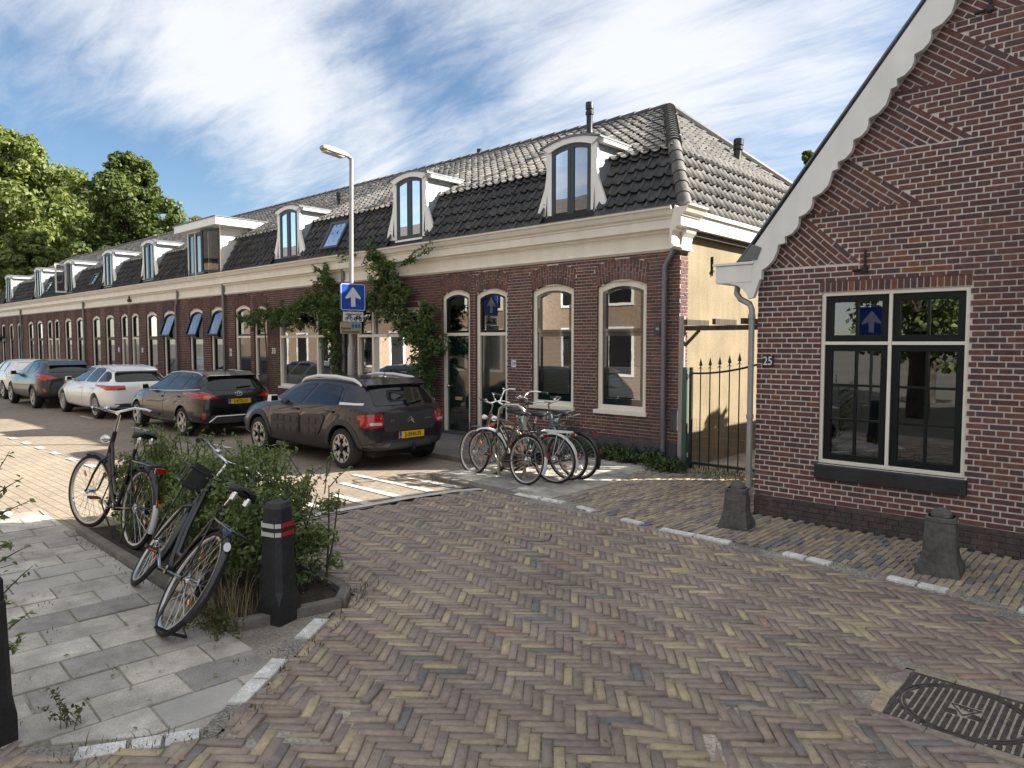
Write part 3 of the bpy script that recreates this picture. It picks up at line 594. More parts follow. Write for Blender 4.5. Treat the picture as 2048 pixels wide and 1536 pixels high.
# pantiles
TU = np.array([0, .18, .36, .55, .74, .9, 1.06]); TP = np.array([.62, .10, 0., .04, .30, 1., .66])
def tile_unit():
    v = []; f = []; k = len(TU)
    for (y, dz) in ((0, .0), (0, .14), (1.12, -.10)):   # front foot, front lip, head; in units of the tile's height
        for u, p in zip(TU, TP): v.append((u, y, p+dz + (.38 if dz >= 0 else -.10)))
    for r in (0, 1):
        for i in range(k-1): f.append((r*k+i, r*k+i+1, (r+1)*k+i+1, (r+1)*k+i))
    return np.array(v, float), np.array(f)
TVv, TFf = tile_unit()
TME = {}
def tile_mesh(m):
    if m.name not in TME: TME[m.name] = arrmesh('roof_tile', TVv, TFf, m)
    return TME[m.name]
def tiles(grid, parent, m, limit, hgt=.056, key=None):
    """grid: list of (origin, across, up, normal, width, length)"""
    grid = sorted(grid, key=lambda g: (Vector(g[0])-Vector((0, 0, 1.75))).length); big, rest = grid[:limit], grid[limit:]
    for (o, a, u, n, w, l) in big:
        t = bpy.data.objects.new('roof_tile', tile_mesh(m)); COL.objects.link(t); M = Matrix((a*w, u*l, n*hgt)).transposed().to_4x4(); M.translation = o; t.matrix_basis = M; attach(t, parent)
    if rest:
        T = np.array([[list(a*w), list(u*l), list(n*hgt)] for (o, a, u, n, w, l) in rest]); O = np.array([list(g[0]) for g in rest])
        V = np.einsum('vk,nkj->nvj', TVv, T)+O[:, None, :]; F = TFf[None]+(np.arange(len(rest))*len(TVv))[:, None, None]
        newobj('tile_field', arrmesh('tile_field', V.reshape(-1, 3), F.reshape(-1, 4), m), parent)['kind'] = 'stuff'
def slope_grid(p0, along_, up_, na, nu, w, l, keep, jit=.004):
    a = Vector(along_).normalized(); u = Vector(up_).normalized(); n = a.cross(u).normalized(); g = []
    if n.z < 0: n = -n
    for j in range(nu):
        for i in range(na):
            o = Vector(p0)+a*(i*w+random.gauss(0, jit))+u*(j*l+random.gauss(0, jit))
            if keep(o+a*w*.5+u*l*.5):
                aa = (a+n*random.gauss(0, .022)).normalized(); g.append((o+n*random.gauss(0, .003), aa, (u+n*random.gauss(0, .010)).normalized(), n, w*1.01, l))
    return g
BRK, ZB, RY, RZ = 9.35, 4.60, 12.0, 6.13; LOW0 = Vector((0, 8.80, 3.585)); LUP = Vector((0, BRK-8.80, ZB-3.585)).normalized(); UUP = Vector((0, RY-BRK, RZ-ZB)).normalized()
def sag(x): return .02*math.sin(x*.55+.4)+.012*math.sin(x*1.3)
def dormer(house, xc, zb=3.66, sash=None, open_left=False, shut=None):
    m = sash or M_grysash; d = thing_part('dormer', house); Y0 = 8.93; hw = .385; ht = .50; hb_ = .70
    # the board with flared ogee wings
    fr = MB()
    for s in (-1, 1):
        wing = [(hw, zb+.02), (hb_, zb+.0), (hb_, zb+.17), (hb_-.035, zb+.26), (hb_-.10, zb+.42), (hb_-.165, zb+.58), (hb_-.20, zb+.76), (hb_-.205, zb+.88), (hb_-.195, zb+.93), (hb_-.185, zb+.98), (hb_-.195, zb+1.04), (hb_-.2, zb+1.19), (hw, zb+1.19)]
        fr.prism([(xc+s*u, v) for u, v in wing], FXZ, Y0, Y0+.045)
    c1 = [(xc+.56*t, zb+1.20+.095*(1-t*t)) for t in [-1+i/8 for i in range(17)]]; c0 = [(xc+.42*t, zb+1.12+.085*(1-t*t)) for t in [1-i/8 for i in range(17)]]
    fr.prism(c1+c0, FXZ, Y0-.035, Y0+.05)
    fr.bx(xc-hw-.03, xc+hw+.03, Y0-.03, Y0+.05, zb-.03, zb+.025); fr.build('dormer_board', M_white, d, bevel=.003)
    # casements
    for s in (-1, 1):
        a, b = (xc-hw+.004, xc-.003) if s < 0 else (xc+.003, xc+hw-.004); sh = MB(); zt = lambda u: zb+1.115+.085*(1-((u-xc)/.42)**2)
        O_ = [(a, zb+.03), (b, zb+.03)]+[(b+(a-b)*i/5, zt(b+(a-b)*i/5)) for i in range(6)]; I_ = [(a+.055, zb+.10), (b-.055, zb+.10)]+[((b-.055)+(a-b+.11)*i/5, zt((b-.055)+(a-b+.11)*i/5)-.065) for i in range(6)]
        k = len(O_); y0, y1 = Y0-.008, Y0+.04; sh.add([(u, y0, v) for u, v in O_]+[(u, y0, v) for u, v in I_]+[(u, y1, v) for u, v in O_]+[(u, y1, v) for u, v in I_], [f for i in range(k) for q in [(i+1) % k] for f in ((i, q, k+q, k+i), (k+i, k+q, 3*k+q, 3*k+i), (i, 2*k+i, 2*k+q, q))])
        so = sh.build('casement', m, d); g = pane(I_, Y0+.015, 'pane', M_glass2, d)
        if open_left and s < 0:
            mt = Matrix.Translation((a, Y0, 0)) @ Matrix.Rotation(R(-100), 4, 'Z') @ Matrix.Translation((-a, -Y0, 0)); so.data.transform(mt); g.data.transform(mt); so.data.materials[0] = M_white
    bk = MB(); bk.bx(xc-.40, xc+.40, Y0+.25, Y0+.27, zb, zb+1.15); bk.build('curtain', shut or M_curtain, d)
    # cheeks and roof
    for s in (-1, 1):
        ck = MB(); x = xc+s*.47; ck.prism([(Y0+.05, zb+.14), (Y0+.05, zb+1.19), (9.85, zb+1.19), (9.40, ZB-.02), (8.90, zb+.10)], FYZ, x-.012, x+.012); ck.build('cheek', M_zinc, d)
    rf = MB(); c1 = [(xc+.60*t, zb+1.225+.098*(1-t*t)) for t in [-1+i/8 for i in range(17)]]; rf.prism(c1+[(u, v-.03) for u, v in reversed(c1)], FXZ, Y0-.055, 10.2); rf.build('dormer_roof', M_lead, d)
    for s in (-1, 1): fa = MB(); fa.bx(xc+s*.545-.045, xc+s*.545+.045, Y0+.051, 9.85, zb+1.13, zb+1.222); fa.build('fascia', M_white, d, bevel=.006)
    p = LUP; n = Vector((0, -p.z, p.y))
    for s in (-1, 1):
        fl = MB(); b0 = Vector((xc+s*.485, 8.93, zb+.14))+n*.05; fl.box(b0+p*.50, (.10, .012, .72), Matrix((Vector((1, 0, 0)), n, p)).transposed()); fl.build('flashing', M_lead, d)
    return d
def thing_part(name, parent):
    o = bpy.data.objects.new(name, None); COL.objects.link(o); o.empty_display_size = .1; attach(o, parent); return o
def flue(house, x, y, z, h, r=.055, lean=0):
    b = MB(); b.lathe([(r*1.25, 0), (r*1.1, .06), (r, .1), (r, h*.62), (r*1.28, h*.63), (r*1.28, h*.72), (r*1.1, h*.73), (r*1.1, h*.78), (r*1.3, h*.79), (r*1.3, h*.98), (r*1.15, h)], 14, 0, Matrix.Translation((x, y, z)) @ Matrix.Rotation(lean, 4, 'X')); b.build('flue', M_black, house, smooth=True)
def drainpipe(house, x, r=.04, kink=0, m=None):
    b = MB(); Y = YF-.075; zt = 3.30
    if kink: pts = [(x+kink, Y+.01, zt+.02), (x+kink, Y+.01, 3.05), (x+kink*.8, Y, 2.98), (x+kink*.2, Y, 2.86), (x, Y, 2.79), (x, Y, .08)]
    else: pts = [(x, Y, zt+.02), (x, Y, .08)]
    b.tube(pts, r, 10)
    for z in ((2.55, 1.62, .62) if kink else (2.4, 1.5, .6)): b.lathe([(r*1.18, -.02), (r*1.18, -.008), (r*1.05, -.006), (r*1.05, .006), (r*1.18, .008), (r*1.18, .02)], 12, 0, Matrix.Translation((x, Y, z)), cap=False); b.bx(x-.008, x+.008, Y, YF, z-.008, z+.008)
    return b.build('drainpipe', m or M_pipe, house, smooth=True)
def plate(house, x, z, s, m_bg, m_fg, size=.075, w=.09, h=.09, y=None):
    y = YF-.008 if y is None else y
    b = MB(); b.bx(x-w/2, x+w/2, y-.008, y, z-h/2, z+h/2); p = b.build('house_number', m_bg, house, bevel=.003)
    if s.strip(): text(s, size, Matrix.Translation((x, y-.0095, z)) @ Matrix.Rotation(R(90), 4, 'X'), m_fg, p, ex=.001); return p
def terrace(label, x0, x1, wins, doors, bigs, dorm, bm, mm, bl=0, tl=0, pipes=(), extra=None, group='terraced houses in the row'):
    h = thing('terraced_house', label, 'house', ((x0+x1)/2, YF+2, 0), group)
    ops = [(a, b, t-.095, .095, .30, z0) for (a, b, z0, t) in wins]+[(a, b, t-.095, .095, .30, -1) for (a, b, t) in doors]
    fns = [arch_open(a, b, zs, ri, hb, z0-.055 if z0 > 0 else -1) for (a, b, zs, ri, hb, z0) in ops]
    def bigf(v): return [(a, b) for (a, b, z0, t) in bigs if z0-.05 < v < t]+[iv for (a, b, z0, t) in bigs if t <= v < t+.1 for iv in [(a-.02, b+.02)]]
    def blocked(v): return [iv for f in fns for iv in f(v)]+bigf(v)
    wal = thing_part('wall', h); zb0 = .34; zt0 = 3.06
    rects = brick_rects(x0, x1, zb0, zt0, blocked, off=x1)
    fr = lambda u, v, d: (u, YF-d, v); Wl = Wall(fr)
    # mortar bed by courses
    bed = MB(); c = .0495; n = int(round((zt0-zb0)/c))
    iv0 = None
    for i in range(-6, n):
        vm = zb0+(i+.5)*c; free = [(x0, x1)]
        def sub(free, p, q): return [z for (s, e) in free for z in ((s, min(p, e)), (max(q, s), e)) if z[1]-z[0] > 1e-4] if True else free
        for f_i, f in enumerate(fns):
            o = ops[f_i]; cxx, hw_ = (o[0]+o[1])/2, (o[1]-o[0])/2
            if o[5] > 0 and vm < o[5]-.055: continue
            if vm < o[2]: free = sub(free, o[0], o[1])
            elif vm < o[2]+o[3]: s_ = hw_*math.sqrt(1-(vm-o[2])/o[3]); free = sub(free, cxx-s_, cxx+s_)
        for (a, b, z0, t) in bigs:
            if z0-.05 < vm < t: free = sub(free, a, b)
        for (s, e) in free: bed.quad((s, YF, vm-c/2), (e, YF, vm-c/2), (e, YF, vm+c/2), (s, YF, vm+c/2))
    bed.build('mortar_bed', mm, wal)
    vis = sorted(rects, key=lambda q: (q[0]**2+YF**2)) if bl else rects
    if bl:
        vis = sorted(rects, key=lambda q: -q[1]) ; big = vis[:bl]; rest = vis[bl:]
        bme = worn_block('brick', bm, .01, .1, 5)[0]
        for (p, q, a, b) in big:
            o = bpy.data.objects.new('brick', bme); COL.objects.link(o)
            o.matrix_basis = Matrix.Translation(((p+q)/2, YF-.0045+random.uniform(-.0012, .0012), (a+b)/2)) @ Matrix.Rotation(R(90), 4, 'X') @ Matrix.Diagonal((q-p, b-a, .012, 1)); attach(o, wal)
    else: rest = vis
    qs = [[(p, a), (q, a), (q, b), (p, b)] for (p, q, a, b) in rest]
    for (a, b, zs, ri, hb, z0) in ops: qs += arch_bricks(a, b, zs, ri, hb)
    for (a, b, z0, t) in bigs:
        k = int((b-a)/.052); qs += [[(a+(i+.09)*.052, t+.005), (a+(i+.91)*.052, t+.005), (a+(i+.91)*.052, t+.095), (a+(i+.09)*.052, t+.095)] for i in range(k)]
    me = Wl.mesh(qs); me.materials.append(bm); newobj('brickwork', me, wal)['kind'] = 'stuff'
    rv = MB()
    for (a, b, zs, ri, hb, z0) in ops: reveal(rv, a, b, max(z0, .06), zs, ri, YF-.004, YF+.17)
    for (a, b, z0, t) in bigs: reveal(rv, a, b, z0, t, 0.001, YF-.004, YF+.17)
    rv.build('reveal', bm, wal)
    pl = MB(); xs = sorted([(a, b) for (a, b, t) in doors]); s = x0
    for (a, b) in xs+[(x1, x1)]:
        if a-s > .01: pl.bx(s, a, YF-.028, YF+.02, -.02, .335)
        s = b
    pl.build('plinth', M_plinth, h, bevel=.006)
    for (a, b, z0, t), kw in zip(wins, extra.get('win', [{}]*9) if extra else [{}]*9): window(h, a, b, z0, t, **kw)
    for (a, b, t), kw in zip(doors, extra.get('door', [{}]*9) if extra else [{}]*9): door(h, a, b, .10, t, **kw)
    for bw in bigs: bigwindow(h, *bw, bars=extra['bars'])
    # dim room behind the glass
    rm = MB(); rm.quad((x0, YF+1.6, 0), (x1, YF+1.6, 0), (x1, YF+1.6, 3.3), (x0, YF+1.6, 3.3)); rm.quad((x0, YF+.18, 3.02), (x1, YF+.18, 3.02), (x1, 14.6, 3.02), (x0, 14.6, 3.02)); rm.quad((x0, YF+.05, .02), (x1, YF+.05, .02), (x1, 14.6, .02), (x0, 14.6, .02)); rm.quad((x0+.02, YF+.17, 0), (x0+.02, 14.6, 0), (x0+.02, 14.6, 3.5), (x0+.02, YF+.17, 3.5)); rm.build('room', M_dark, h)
    co = MB(); co.prism(CORN, FYZ, x0, x1); co.build('cornice', M_cream, h)
    ge = MB(); ge.bx(x0, x1, 8.566, 8.60, 3.6005, 3.612); ge.build('gutter_edge', M_lead, h)
    # roof
    rf = thing_part('roof', h)
    un = MB(); un.quad((x0, 8.80, 3.55), (x1, 8.80, 3.55), (min(x1, -5.43), BRK, ZB-.03), (x0, BRK, ZB-.03)); xr = min(x1, -7.07)
    un.quad((x0, BRK, ZB-.03), (min(x1, -5.43), BRK, ZB-.03), (xr, RY, RZ-.03), (x0, RY, RZ-.03)); un.quad((x0, RY, RZ-.03), (xr, RY, RZ-.03), (min(x1, -5.43), 14.65, ZB-.03), (x0, 14.65, ZB-.03)); un.quad((x0, 14.65, ZB-.03), (min(x1, -5.43), 14.65, ZB-.03), (x1, 15.1, 0), (x0, 15.1, 0))
    un.build('boarding', M_under, rf)
    wt = .186; na = int(math.ceil((x1-x0)/wt)); wt = (x1-x0)/na
    lo = lambda p: not any(a < p.x < b and p.z < 4.85 for (a, b) in dorm) and p.x < -4.87-(p.z-3.585)*.5
    g1 = slope_grid((x0, 8.80, 3.585), (1, 0, 0), LUP, na, 6, wt, .204, lo)
    tiles(g1, rf, M_tile, tl)
    hip = lambda p: p.x < -5.4-(p.y-BRK)*(1.65/2.65) and not any(a+.12 < p.x < b-.12 and p.z < 4.98 for (a, b) in dorm)
    g2 = slope_grid((x0, BRK-.10, ZB-.05), (1, 0, 0), UUP, na, 15, wt, .208, hip)
    tiles(g2, rf, M_tileu, tl)
    if x0 < -7.1:
        rd = MB(); xe = min(x1, -7.1); k = int((xe-x0)/.3)
        for i in range(max(k, 1)):
            a = x0+(xe-x0)*i/max(k, 1); b = x0+(xe-x0)*(i+1)/max(k, 1); rd.tube([(a, RY, RZ+.01+.004*(i % 2)), (b+.02, RY, RZ+.02)], [.085, .10], 10)
        rd.build('ridge', M_tile, rf)
    for p in pipes: drainpipe(h, p[0], kink=p[1] if len(p) > 1 else 0)
    return h, rf
# house: windows (x0, x1, sill, crown), doors (x0, x1, crown), big windows (x0, x1, sill, top)
h1, r1 = terrace('brick end house with cream cornice, hipped tiled roof and yellow plastered side wall', -9.12, -5.0, [(-6.41, -5.53, .74, 2.69), (-7.72, -6.85, .74, 2.69)], [(-9.05, -8.28, 2.70)], [], [(-7.55, -6.40)], M_brick, M_mortar, 300, 150, [(-5.20, .13)], dict(win=[dict(blind=.55, curtain=False, sash=M_dgreen), dict(blind=.9, curtain=False, sash=M_dgreen)], door=[dict(letter=False, knob='r')]))
dormer(h1, -6.975, 3.655)
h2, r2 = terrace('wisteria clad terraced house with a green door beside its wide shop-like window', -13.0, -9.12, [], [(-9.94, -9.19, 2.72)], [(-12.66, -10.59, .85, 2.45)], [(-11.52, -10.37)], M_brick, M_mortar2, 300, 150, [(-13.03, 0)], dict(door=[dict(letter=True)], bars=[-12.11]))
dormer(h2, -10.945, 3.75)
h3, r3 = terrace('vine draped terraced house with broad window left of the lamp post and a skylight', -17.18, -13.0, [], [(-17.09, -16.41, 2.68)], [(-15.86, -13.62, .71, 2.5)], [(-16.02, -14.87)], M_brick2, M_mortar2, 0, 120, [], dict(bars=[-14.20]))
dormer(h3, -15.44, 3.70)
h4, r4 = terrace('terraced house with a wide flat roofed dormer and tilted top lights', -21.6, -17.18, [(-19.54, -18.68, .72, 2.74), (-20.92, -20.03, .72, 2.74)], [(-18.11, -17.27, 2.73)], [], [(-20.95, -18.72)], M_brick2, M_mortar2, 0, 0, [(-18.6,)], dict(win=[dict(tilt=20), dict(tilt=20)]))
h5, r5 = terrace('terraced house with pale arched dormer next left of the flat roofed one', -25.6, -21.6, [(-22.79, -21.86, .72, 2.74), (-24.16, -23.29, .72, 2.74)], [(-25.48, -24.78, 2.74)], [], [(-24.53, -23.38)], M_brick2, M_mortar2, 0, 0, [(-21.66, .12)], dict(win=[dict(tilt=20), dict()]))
dormer(h5, -23.95, 3.72)
far = [('distant terraced house two doors left of the flat roofed dormer', -30.0, -25.6, [(-27.93, -27.05, .72, 2.75), (-29.36, -28.47, .72, 2.75)], [(-26.44, -25.75, 2.75)], -27.6, [(-30.02,)], False),
       ('distant terraced house whose dormer casement stands wide open', -34.2, -30.0, [(-31.22, -30.33, .72, 2.75), (-32.66, -31.77, .72, 2.74)], [(-34.08, -33.33, 2.74)], -32.05, [], True),
       ('second to last terraced house at the far end of the row', -38.8, -34.2, [(-36.61, -35.71, .72, 2.73), (-38.03, -37.14, .72, 2.72)], [(-35.08, -34.29, 2.72)], -36.3, [(-38.84,)], False),
       ('last terraced house at the far left with a wall lantern', -43.6, -38.8, [(-39.93, -38.96, .72, 2.7), (-41.40, -40.57, .72, 2.7), (-42.87, -42.08, .72, 2.7)], [], -41.35, [], False)]
fh = []
for lab, a, b, w, d, dx, pp, op in far:
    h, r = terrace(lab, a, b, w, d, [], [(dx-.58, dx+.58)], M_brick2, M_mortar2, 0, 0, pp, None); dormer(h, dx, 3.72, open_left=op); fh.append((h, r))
# ---- details of the near end house
sw = MB(); sw.bx(-5.06, -5.0, 9.085, 15.1, -.05, 3.42); sw.build('side_wall', M_stucco, h1)
rt = thing_part('return_wall', h1); rq = brick_rects(YF, 9.08, .34, 3.06, lambda v: [], off=9.08)
rb = MB(); rb.quad((-5.0, YF, -.05), (-5.0, 9.084, -.05), (-5.0, 9.084, 3.1), (-5.0, YF, 3.1)); rb.build('mortar_bed', M_mortar, rt)
me = Wall(lambda u, v, d: (-5.0+d, u, v)).mesh([[(p, a), (q, a), (q, b), (p, b)] for p, q, a, b in rq]); me.materials.append(M_brick); newobj('brickwork', me, rt)['kind'] = 'stuff'
pr_ = MB(); pr_.bx(-5.02, -4.972, YF-.028, 9.10, -.05, .335); pr_.build('plinth', M_plinth, h1, bevel=.006)
# cornice return with console, and the white side gutter board
b = MB(); b.prism([(-(y-8.87)-5.0, z) for y, z in CORN], FXZ, 8.87-.30, 9.10); 
for f in (0,): pass
b.build('cornice_return', M_cream, h1)
b = MB(); b.prism([(-4.965, 3.05), (-4.95, 3.05), (-4.945, 3.14), (-4.93, 3.20), (-4.88, 3.26), (-4.86, 3.315), (-4.965, 3.315)], FXZ, 8.80, 9.08); b.bx(-5.0, -4.945, 8.80, 9.085, 3.03, 3.30); b.bx(-5.0, -4.925, 8.785, 9.10, 3.025, 3.05)
b.build('console', M_cream, h1, bevel=.004)
b = MB(); b.bx(-5.02, -4.83, 9.104, 15.2, 3.31, 3.50); b.bx(-5.02, -4.79, 9.104, 15.2, 3.505, 3.56); b.build('side_gutter', M_white, h1, bevel=.006)
b = MB(); b.bx(-5.03, -4.90, 9.104, 15.1, 3.24, 3.305); b.build('gutter_board', M_wood, h1)
# hip end of the roof
HUP = Vector((-(5.4-4.93), 0, ZB-3.56)).normalized(); HU2 = Vector((-1.65, 0, RZ-ZB)).normalized()
un = MB(); un.quad((-4.93, 8.85, 3.5), (-4.93, 15.2, 3.5), (-5.43, 14.65, ZB-.03), (-5.43, BRK, ZB-.03)); un.add([(-5.43, BRK, ZB-.03), (-5.43, 14.65, ZB-.03), (-7.08, RY, RZ-.03)], [(0, 1, 2)]); un.build('boarding', M_under, r1)
g = slope_grid((-4.90, 8.80, 3.56), (0, 1, 0), HUP, 36, 6, .18, .204, lambda p: 8.80+(p.z-3.56)*.5 < p.y < 15.2-(p.z-3.56)*.5); tiles(g, r1, M_tileh, 0, .045)
g = slope_grid((-5.36, BRK-.05, ZB-.05), (0, 1, 0), HU2, 30, 11, .18, .208, lambda p: abs(p.y-RY) < 2.65*(1-(-5.4-p.x)/1.65)-.02); tiles(g, r1, M_tileh, 150, .042)
pts = [Vector((-4.90, 8.80, 3.60)), Vector((-5.40, BRK, ZB+.03)), Vector((-7.05, RY, RZ+.02))]
for i in range(6):
    a = pts[0].lerp(pts[1], i/6); c = pts[0].lerp(pts[1], (i+1.12)/6); rb = MB(); rb.tube([a, c], [.105, .09], 14, cap=True); rb.build('ridge_tile', M_tileh, r1, smooth=True)
for i in range(18):
    a = pts[1].lerp(pts[2], i/18); c = pts[1].lerp(pts[2], (i+1.1)/18); rb = MB(); rb.tube([a, c], [.12, .095], 12, cap=True); rb.build('ridge_tile', M_tileh, r1, smooth=True)
rb = MB(); q = Vector((-7.05, RY, RZ+.02)); e = Vector((-5.40, 14.65, ZB+.03)); rb.tube([q, e], .10, 10); rb.build('back_ridge', M_tile, r1)
# wall anchors, meter box, number plates, cables
b = MB(); b.tube([(-4.985, 9.78, 2.74), (-4.985, 9.78, 3.02)], [.012, .017], 6); b.bx(-5.0, -4.96, 9.755, 9.805, 2.79, 2.82); b.build('wall_anchor', M_iron, h1)
b = MB(); b.bx(-5.115, -5.005, YF-.03, YF, .52, .80); b.build('meter_box', M_plinth, h1, bevel=.004)
plate(h1, -5.345, 1.95, 'N', M_plinth, M_signwhite, .06, .10, .20); plate(h1, -8.12, 1.40, '29', M_signwhite, M_signblue, .085, .105, .12)
plate(h4, -18.36, 1.50, '35', M_signwhite, M_black, .09, .11, .20); plate(h6 := fh[0][0], -26.62, 1.52, ' ', M_signwhite, M_black, .09, .10, .16); plate(h5, -24.5, 1.52, ' ', M_signwhite, M_black, .09, .10, .16)
text('33', .20, Matrix.Translation((-16.10, YF-.012, 1.55)) @ Matrix.Rotation(R(90), 4, 'X'), M_cream, h3, name='house_number', ex=.008)
for hh, x, y, z, ht, r in ((h1, -8.3, 11.2, 5.72, .62, .06), (h2, -12.25, 12.15, 6.05, .32, .05), (h3, -15.35, 10.3, 5.0, .5, .06)):
    flue(hh, x, y, z, ht, r)
flue(h1, -5.95, 12.55, 4.95, .55, .07, R(-8))
# corbel light over the far frieze
b = MB(); b.lathe([(.05, 0), (.07, .05), (.03, .12), (.015, .2)], 10, 0, Matrix.Translation((-25.3, 8.78, 3.1))); b.build('frieze_hook', M_wood, h5)
lt = MB(); lt.box((-41.9, 8.62, 1.95), (.14, .14, .2), None, 0, 1.3); lt.tube([(-41.9, YF, 1.8), (-41.9, 8.7, 1.76), (-41.9, 8.62, 1.85)], .018, 6); lt.lathe([(.14, 0), (.02, .12)], 6, 0, Matrix.Translation((-41.9, 8.62, 2.06))); lt.build('lantern', M_black, fh[3][0])
# skylights lying in the lower slope
def skylight(h, xc, w, s0, s1):
    n = Vector((0, -LUP.z, LUP.y)); B = Matrix((Vector((1, 0, 0)), LUP, n)).transposed(); o = LOW0+LUP*((s0+s1)/2)+n*.055; o.x = xc; l = s1-s0
    f = MB()
    for s in (-1, 1): f.box(o+Vector((s*(w/2-.03), 0, 0)), (.06, l, .09), B); f.box(o+LUP*s*(l/2-.03), (w-.12, .06, .09), B)
    fo = f.build('skylight', M_grysash, h); g = MB(); a = w/2-.06; c = l/2-.06; g.add([o+B @ Vector(v) for v in ((-a, -c, .02), (a, -c, .02), (a, c, .02), (-a, c, .02))], [(0, 1, 2, 3)]); g.build('pane', M_glass2, fo)
    k = MB(); k.add([o+B @ Vector(v) for v in ((-a, -c, -.03), (a, -c, -.03), (a, c, -.03), (-a, c, -.03))], [(0, 1, 2, 3)]); k.build('roller_blind', M_curtain, fo)
skylight(h3, -13.62, .70, .22, .95); skylight(h6, -29.3, .6, .3, .8); skylight(h3.copy() if False else fh[2][0], -35.1, .6, .3, .8)
# flat roofed dormer of the fourth house
d4 = thing_part('dormer', h4); b = MB(); X0, X1 = -20.88, -18.80; Y0 = 8.86; ZT = 4.86
for x in (X0, -20.42, -19.58, -18.86): b.bx(x, x+.06, Y0, Y0+.08, 3.66, ZT)
b.bx(X0, X1, Y0-.02, Y0+.081, 3.62, 3.66); b.bx(X0, X1, Y0, Y0+.08, ZT, ZT+.03); b.build('dormer_frame', M_cream, d4)
b = MB(); b.prism([(Y0+.081, 3.72), (Y0+.081, ZT+.02), (9.9, ZT+.02), (BRK+.05, ZB)], FYZ, X1-.04, X1+.005); b.prism([(Y0+.081, 3.72), (Y0+.081, ZT+.02), (9.9, ZT+.02), (BRK+.05, ZB)], FYZ, X0-.005, X0+.04); b.build('cheek', M_white, d4)
b = MB(); b.bx(-21.15, -18.52, 8.60, 10.2, 4.88, 5.08); b.build('dormer_roof', M_white, d4, bevel=.006); b = MB(); b.bx(-21.17, -18.50, 8.58, 10.25, 5.082, 5.11); b.build('roof_edge', M_lead, d4)
for a, c, ang, hg in ((-20.82, -20.43, 0, 'l'), (-20.36, -19.60, -8, 'l'), (-19.52, -18.87, 22, 'r')):
    sh = MB(); ringframe(sh, a, c, 3.68, ZT-.02, 0, .06, Y0-.002, Y0+.045); so = sh.build('casement', M_grysash, d4); g = pane([(a+.06, 3.74), (c-.06, 3.74), (c-.06, ZT-.07), (a+.06, ZT-.07)], Y0+.02, 'pane', M_glass2, d4)
    if ang:
        px = a if hg == 'l' else c; mt = Matrix.Translation((px, Y0, 0)) @ Matrix.Rotation(R(ang), 4, 'Z') @ Matrix.Translation((-px, -Y0, 0)); so.data.transform(mt); g.data.transform(mt)
b = MB(); b.bx(X0, X1, Y0+.5, Y0+.52, 3.66, ZT); b.build('curtain', M_dark, d4)  # dark panel standing in for the unlit room, no cloth

# ------------------------------------------------------------------ the gabled house on the right
YG = 7.0; gh = thing('gabled_house', 'brick gabled house with scalloped white bargeboard and black sash window', 'house', (-1, 8.5, 0))
gw = thing_part('gable_wall', gh); GX0, GX1 = -3.06, 3.9; WX0, WX1, WZ0, WZ1 = -2.437, -1.222, .60, 2.228
RK = (4.628-2.703)/(3.261-1.477)   # slope of the rake
rake = lambda v: -3.17+(v-2.50)/1.30    # inner line of the bargeboard
PITCH = 1.295
def rx_(v): return -2.985+(v-2.485)/PITCH if v > 2.485 else GX0
WEDGE = []; vz = 2.485; hh_ = .485
while vz < 6.2:
    P0 = Vector((rx_(vz), vz)); P1 = Vector((rx_(vz+hh_), vz+hh_)); d = (P1-P0).normalized(); n = Vector((d.y, -d.x)); t = (vz-P1.y)/n.y; Q = P1+n*t; WEDGE.append((P0, Q, P1, d, n)); vz += hh_
def gblock(v):
    o = [(WX0, WX1)] if WZ0-.14 < v < WZ1 else []
    if WZ1 <= v < WZ1+.112: o.append((WX0-.025, WX1+.01))
    if v > 2.485: o.append((-9, rx_(v)))
    if v > 2.485:
        xr = 1.2-(v-6.9)/PITCH+.0; o.append((xr+.0, 99))
    for (P0, Q, P1, d, n) in WEDGE:
        if P0.y <= v < P1.y: t = (v-Q.y)/(P1.y-Q.y); o.append((P0.x-1, Q.x+(P1.x-Q.x)*t))
    return o
PRM = GX1
rects = brick_rects(GX0, PRM, .2115, 7.0, gblock, course=.0515, head=.1, j=.0135, off=GX0)
big = sorted([q for q in rects if q[0] < -.55], key=lambda q: (q[0]-.0)**2+YG**2+((q[2]-1.75))**2)[:300]; bs = set(big)
GB = [worn_block('brick', M_gbrick, .012, .1, s+60)[0] for s in range(4)]; GBo = worn_block('brick', M_orange, .012, .1, 77)[0]
for i, (p, q, a, b) in enumerate(big):
    under = a < WZ0-.1 and WX0+.1 < p < WX1-.1 and random.random() < .35
    o = bpy.data.objects.new('brick', GBo if under else GB[i % 4]); COL.objects.link(o); o.matrix_basis = Matrix.Translation(((p+q)/2, YG-.0045+random.uniform(-.0015, .0015), (a+b)/2)) @ Matrix.Rotation(R(90), 4, 'X') @ Matrix.Diagonal((q-p, b-a+random.uniform(-.001, .001), .013, 1)); attach(o, gw)
GW = Wall(lambda u, v, d: (u, YG-d, v)); qs = []; qo = []; qd = []
for r_ in rects:
    if r_ in bs: continue
    p, q, a, b = r_; quad = [(p, a), (q, a), (q, b), (p, b)]
    is_orange = (abs(p+1.9) < .35 and 2.36 < a < 2.66 and random.random() < .33) or random.random() < .004  # some bricks above the window are orange
    (qo if is_orange else qs).append(quad)
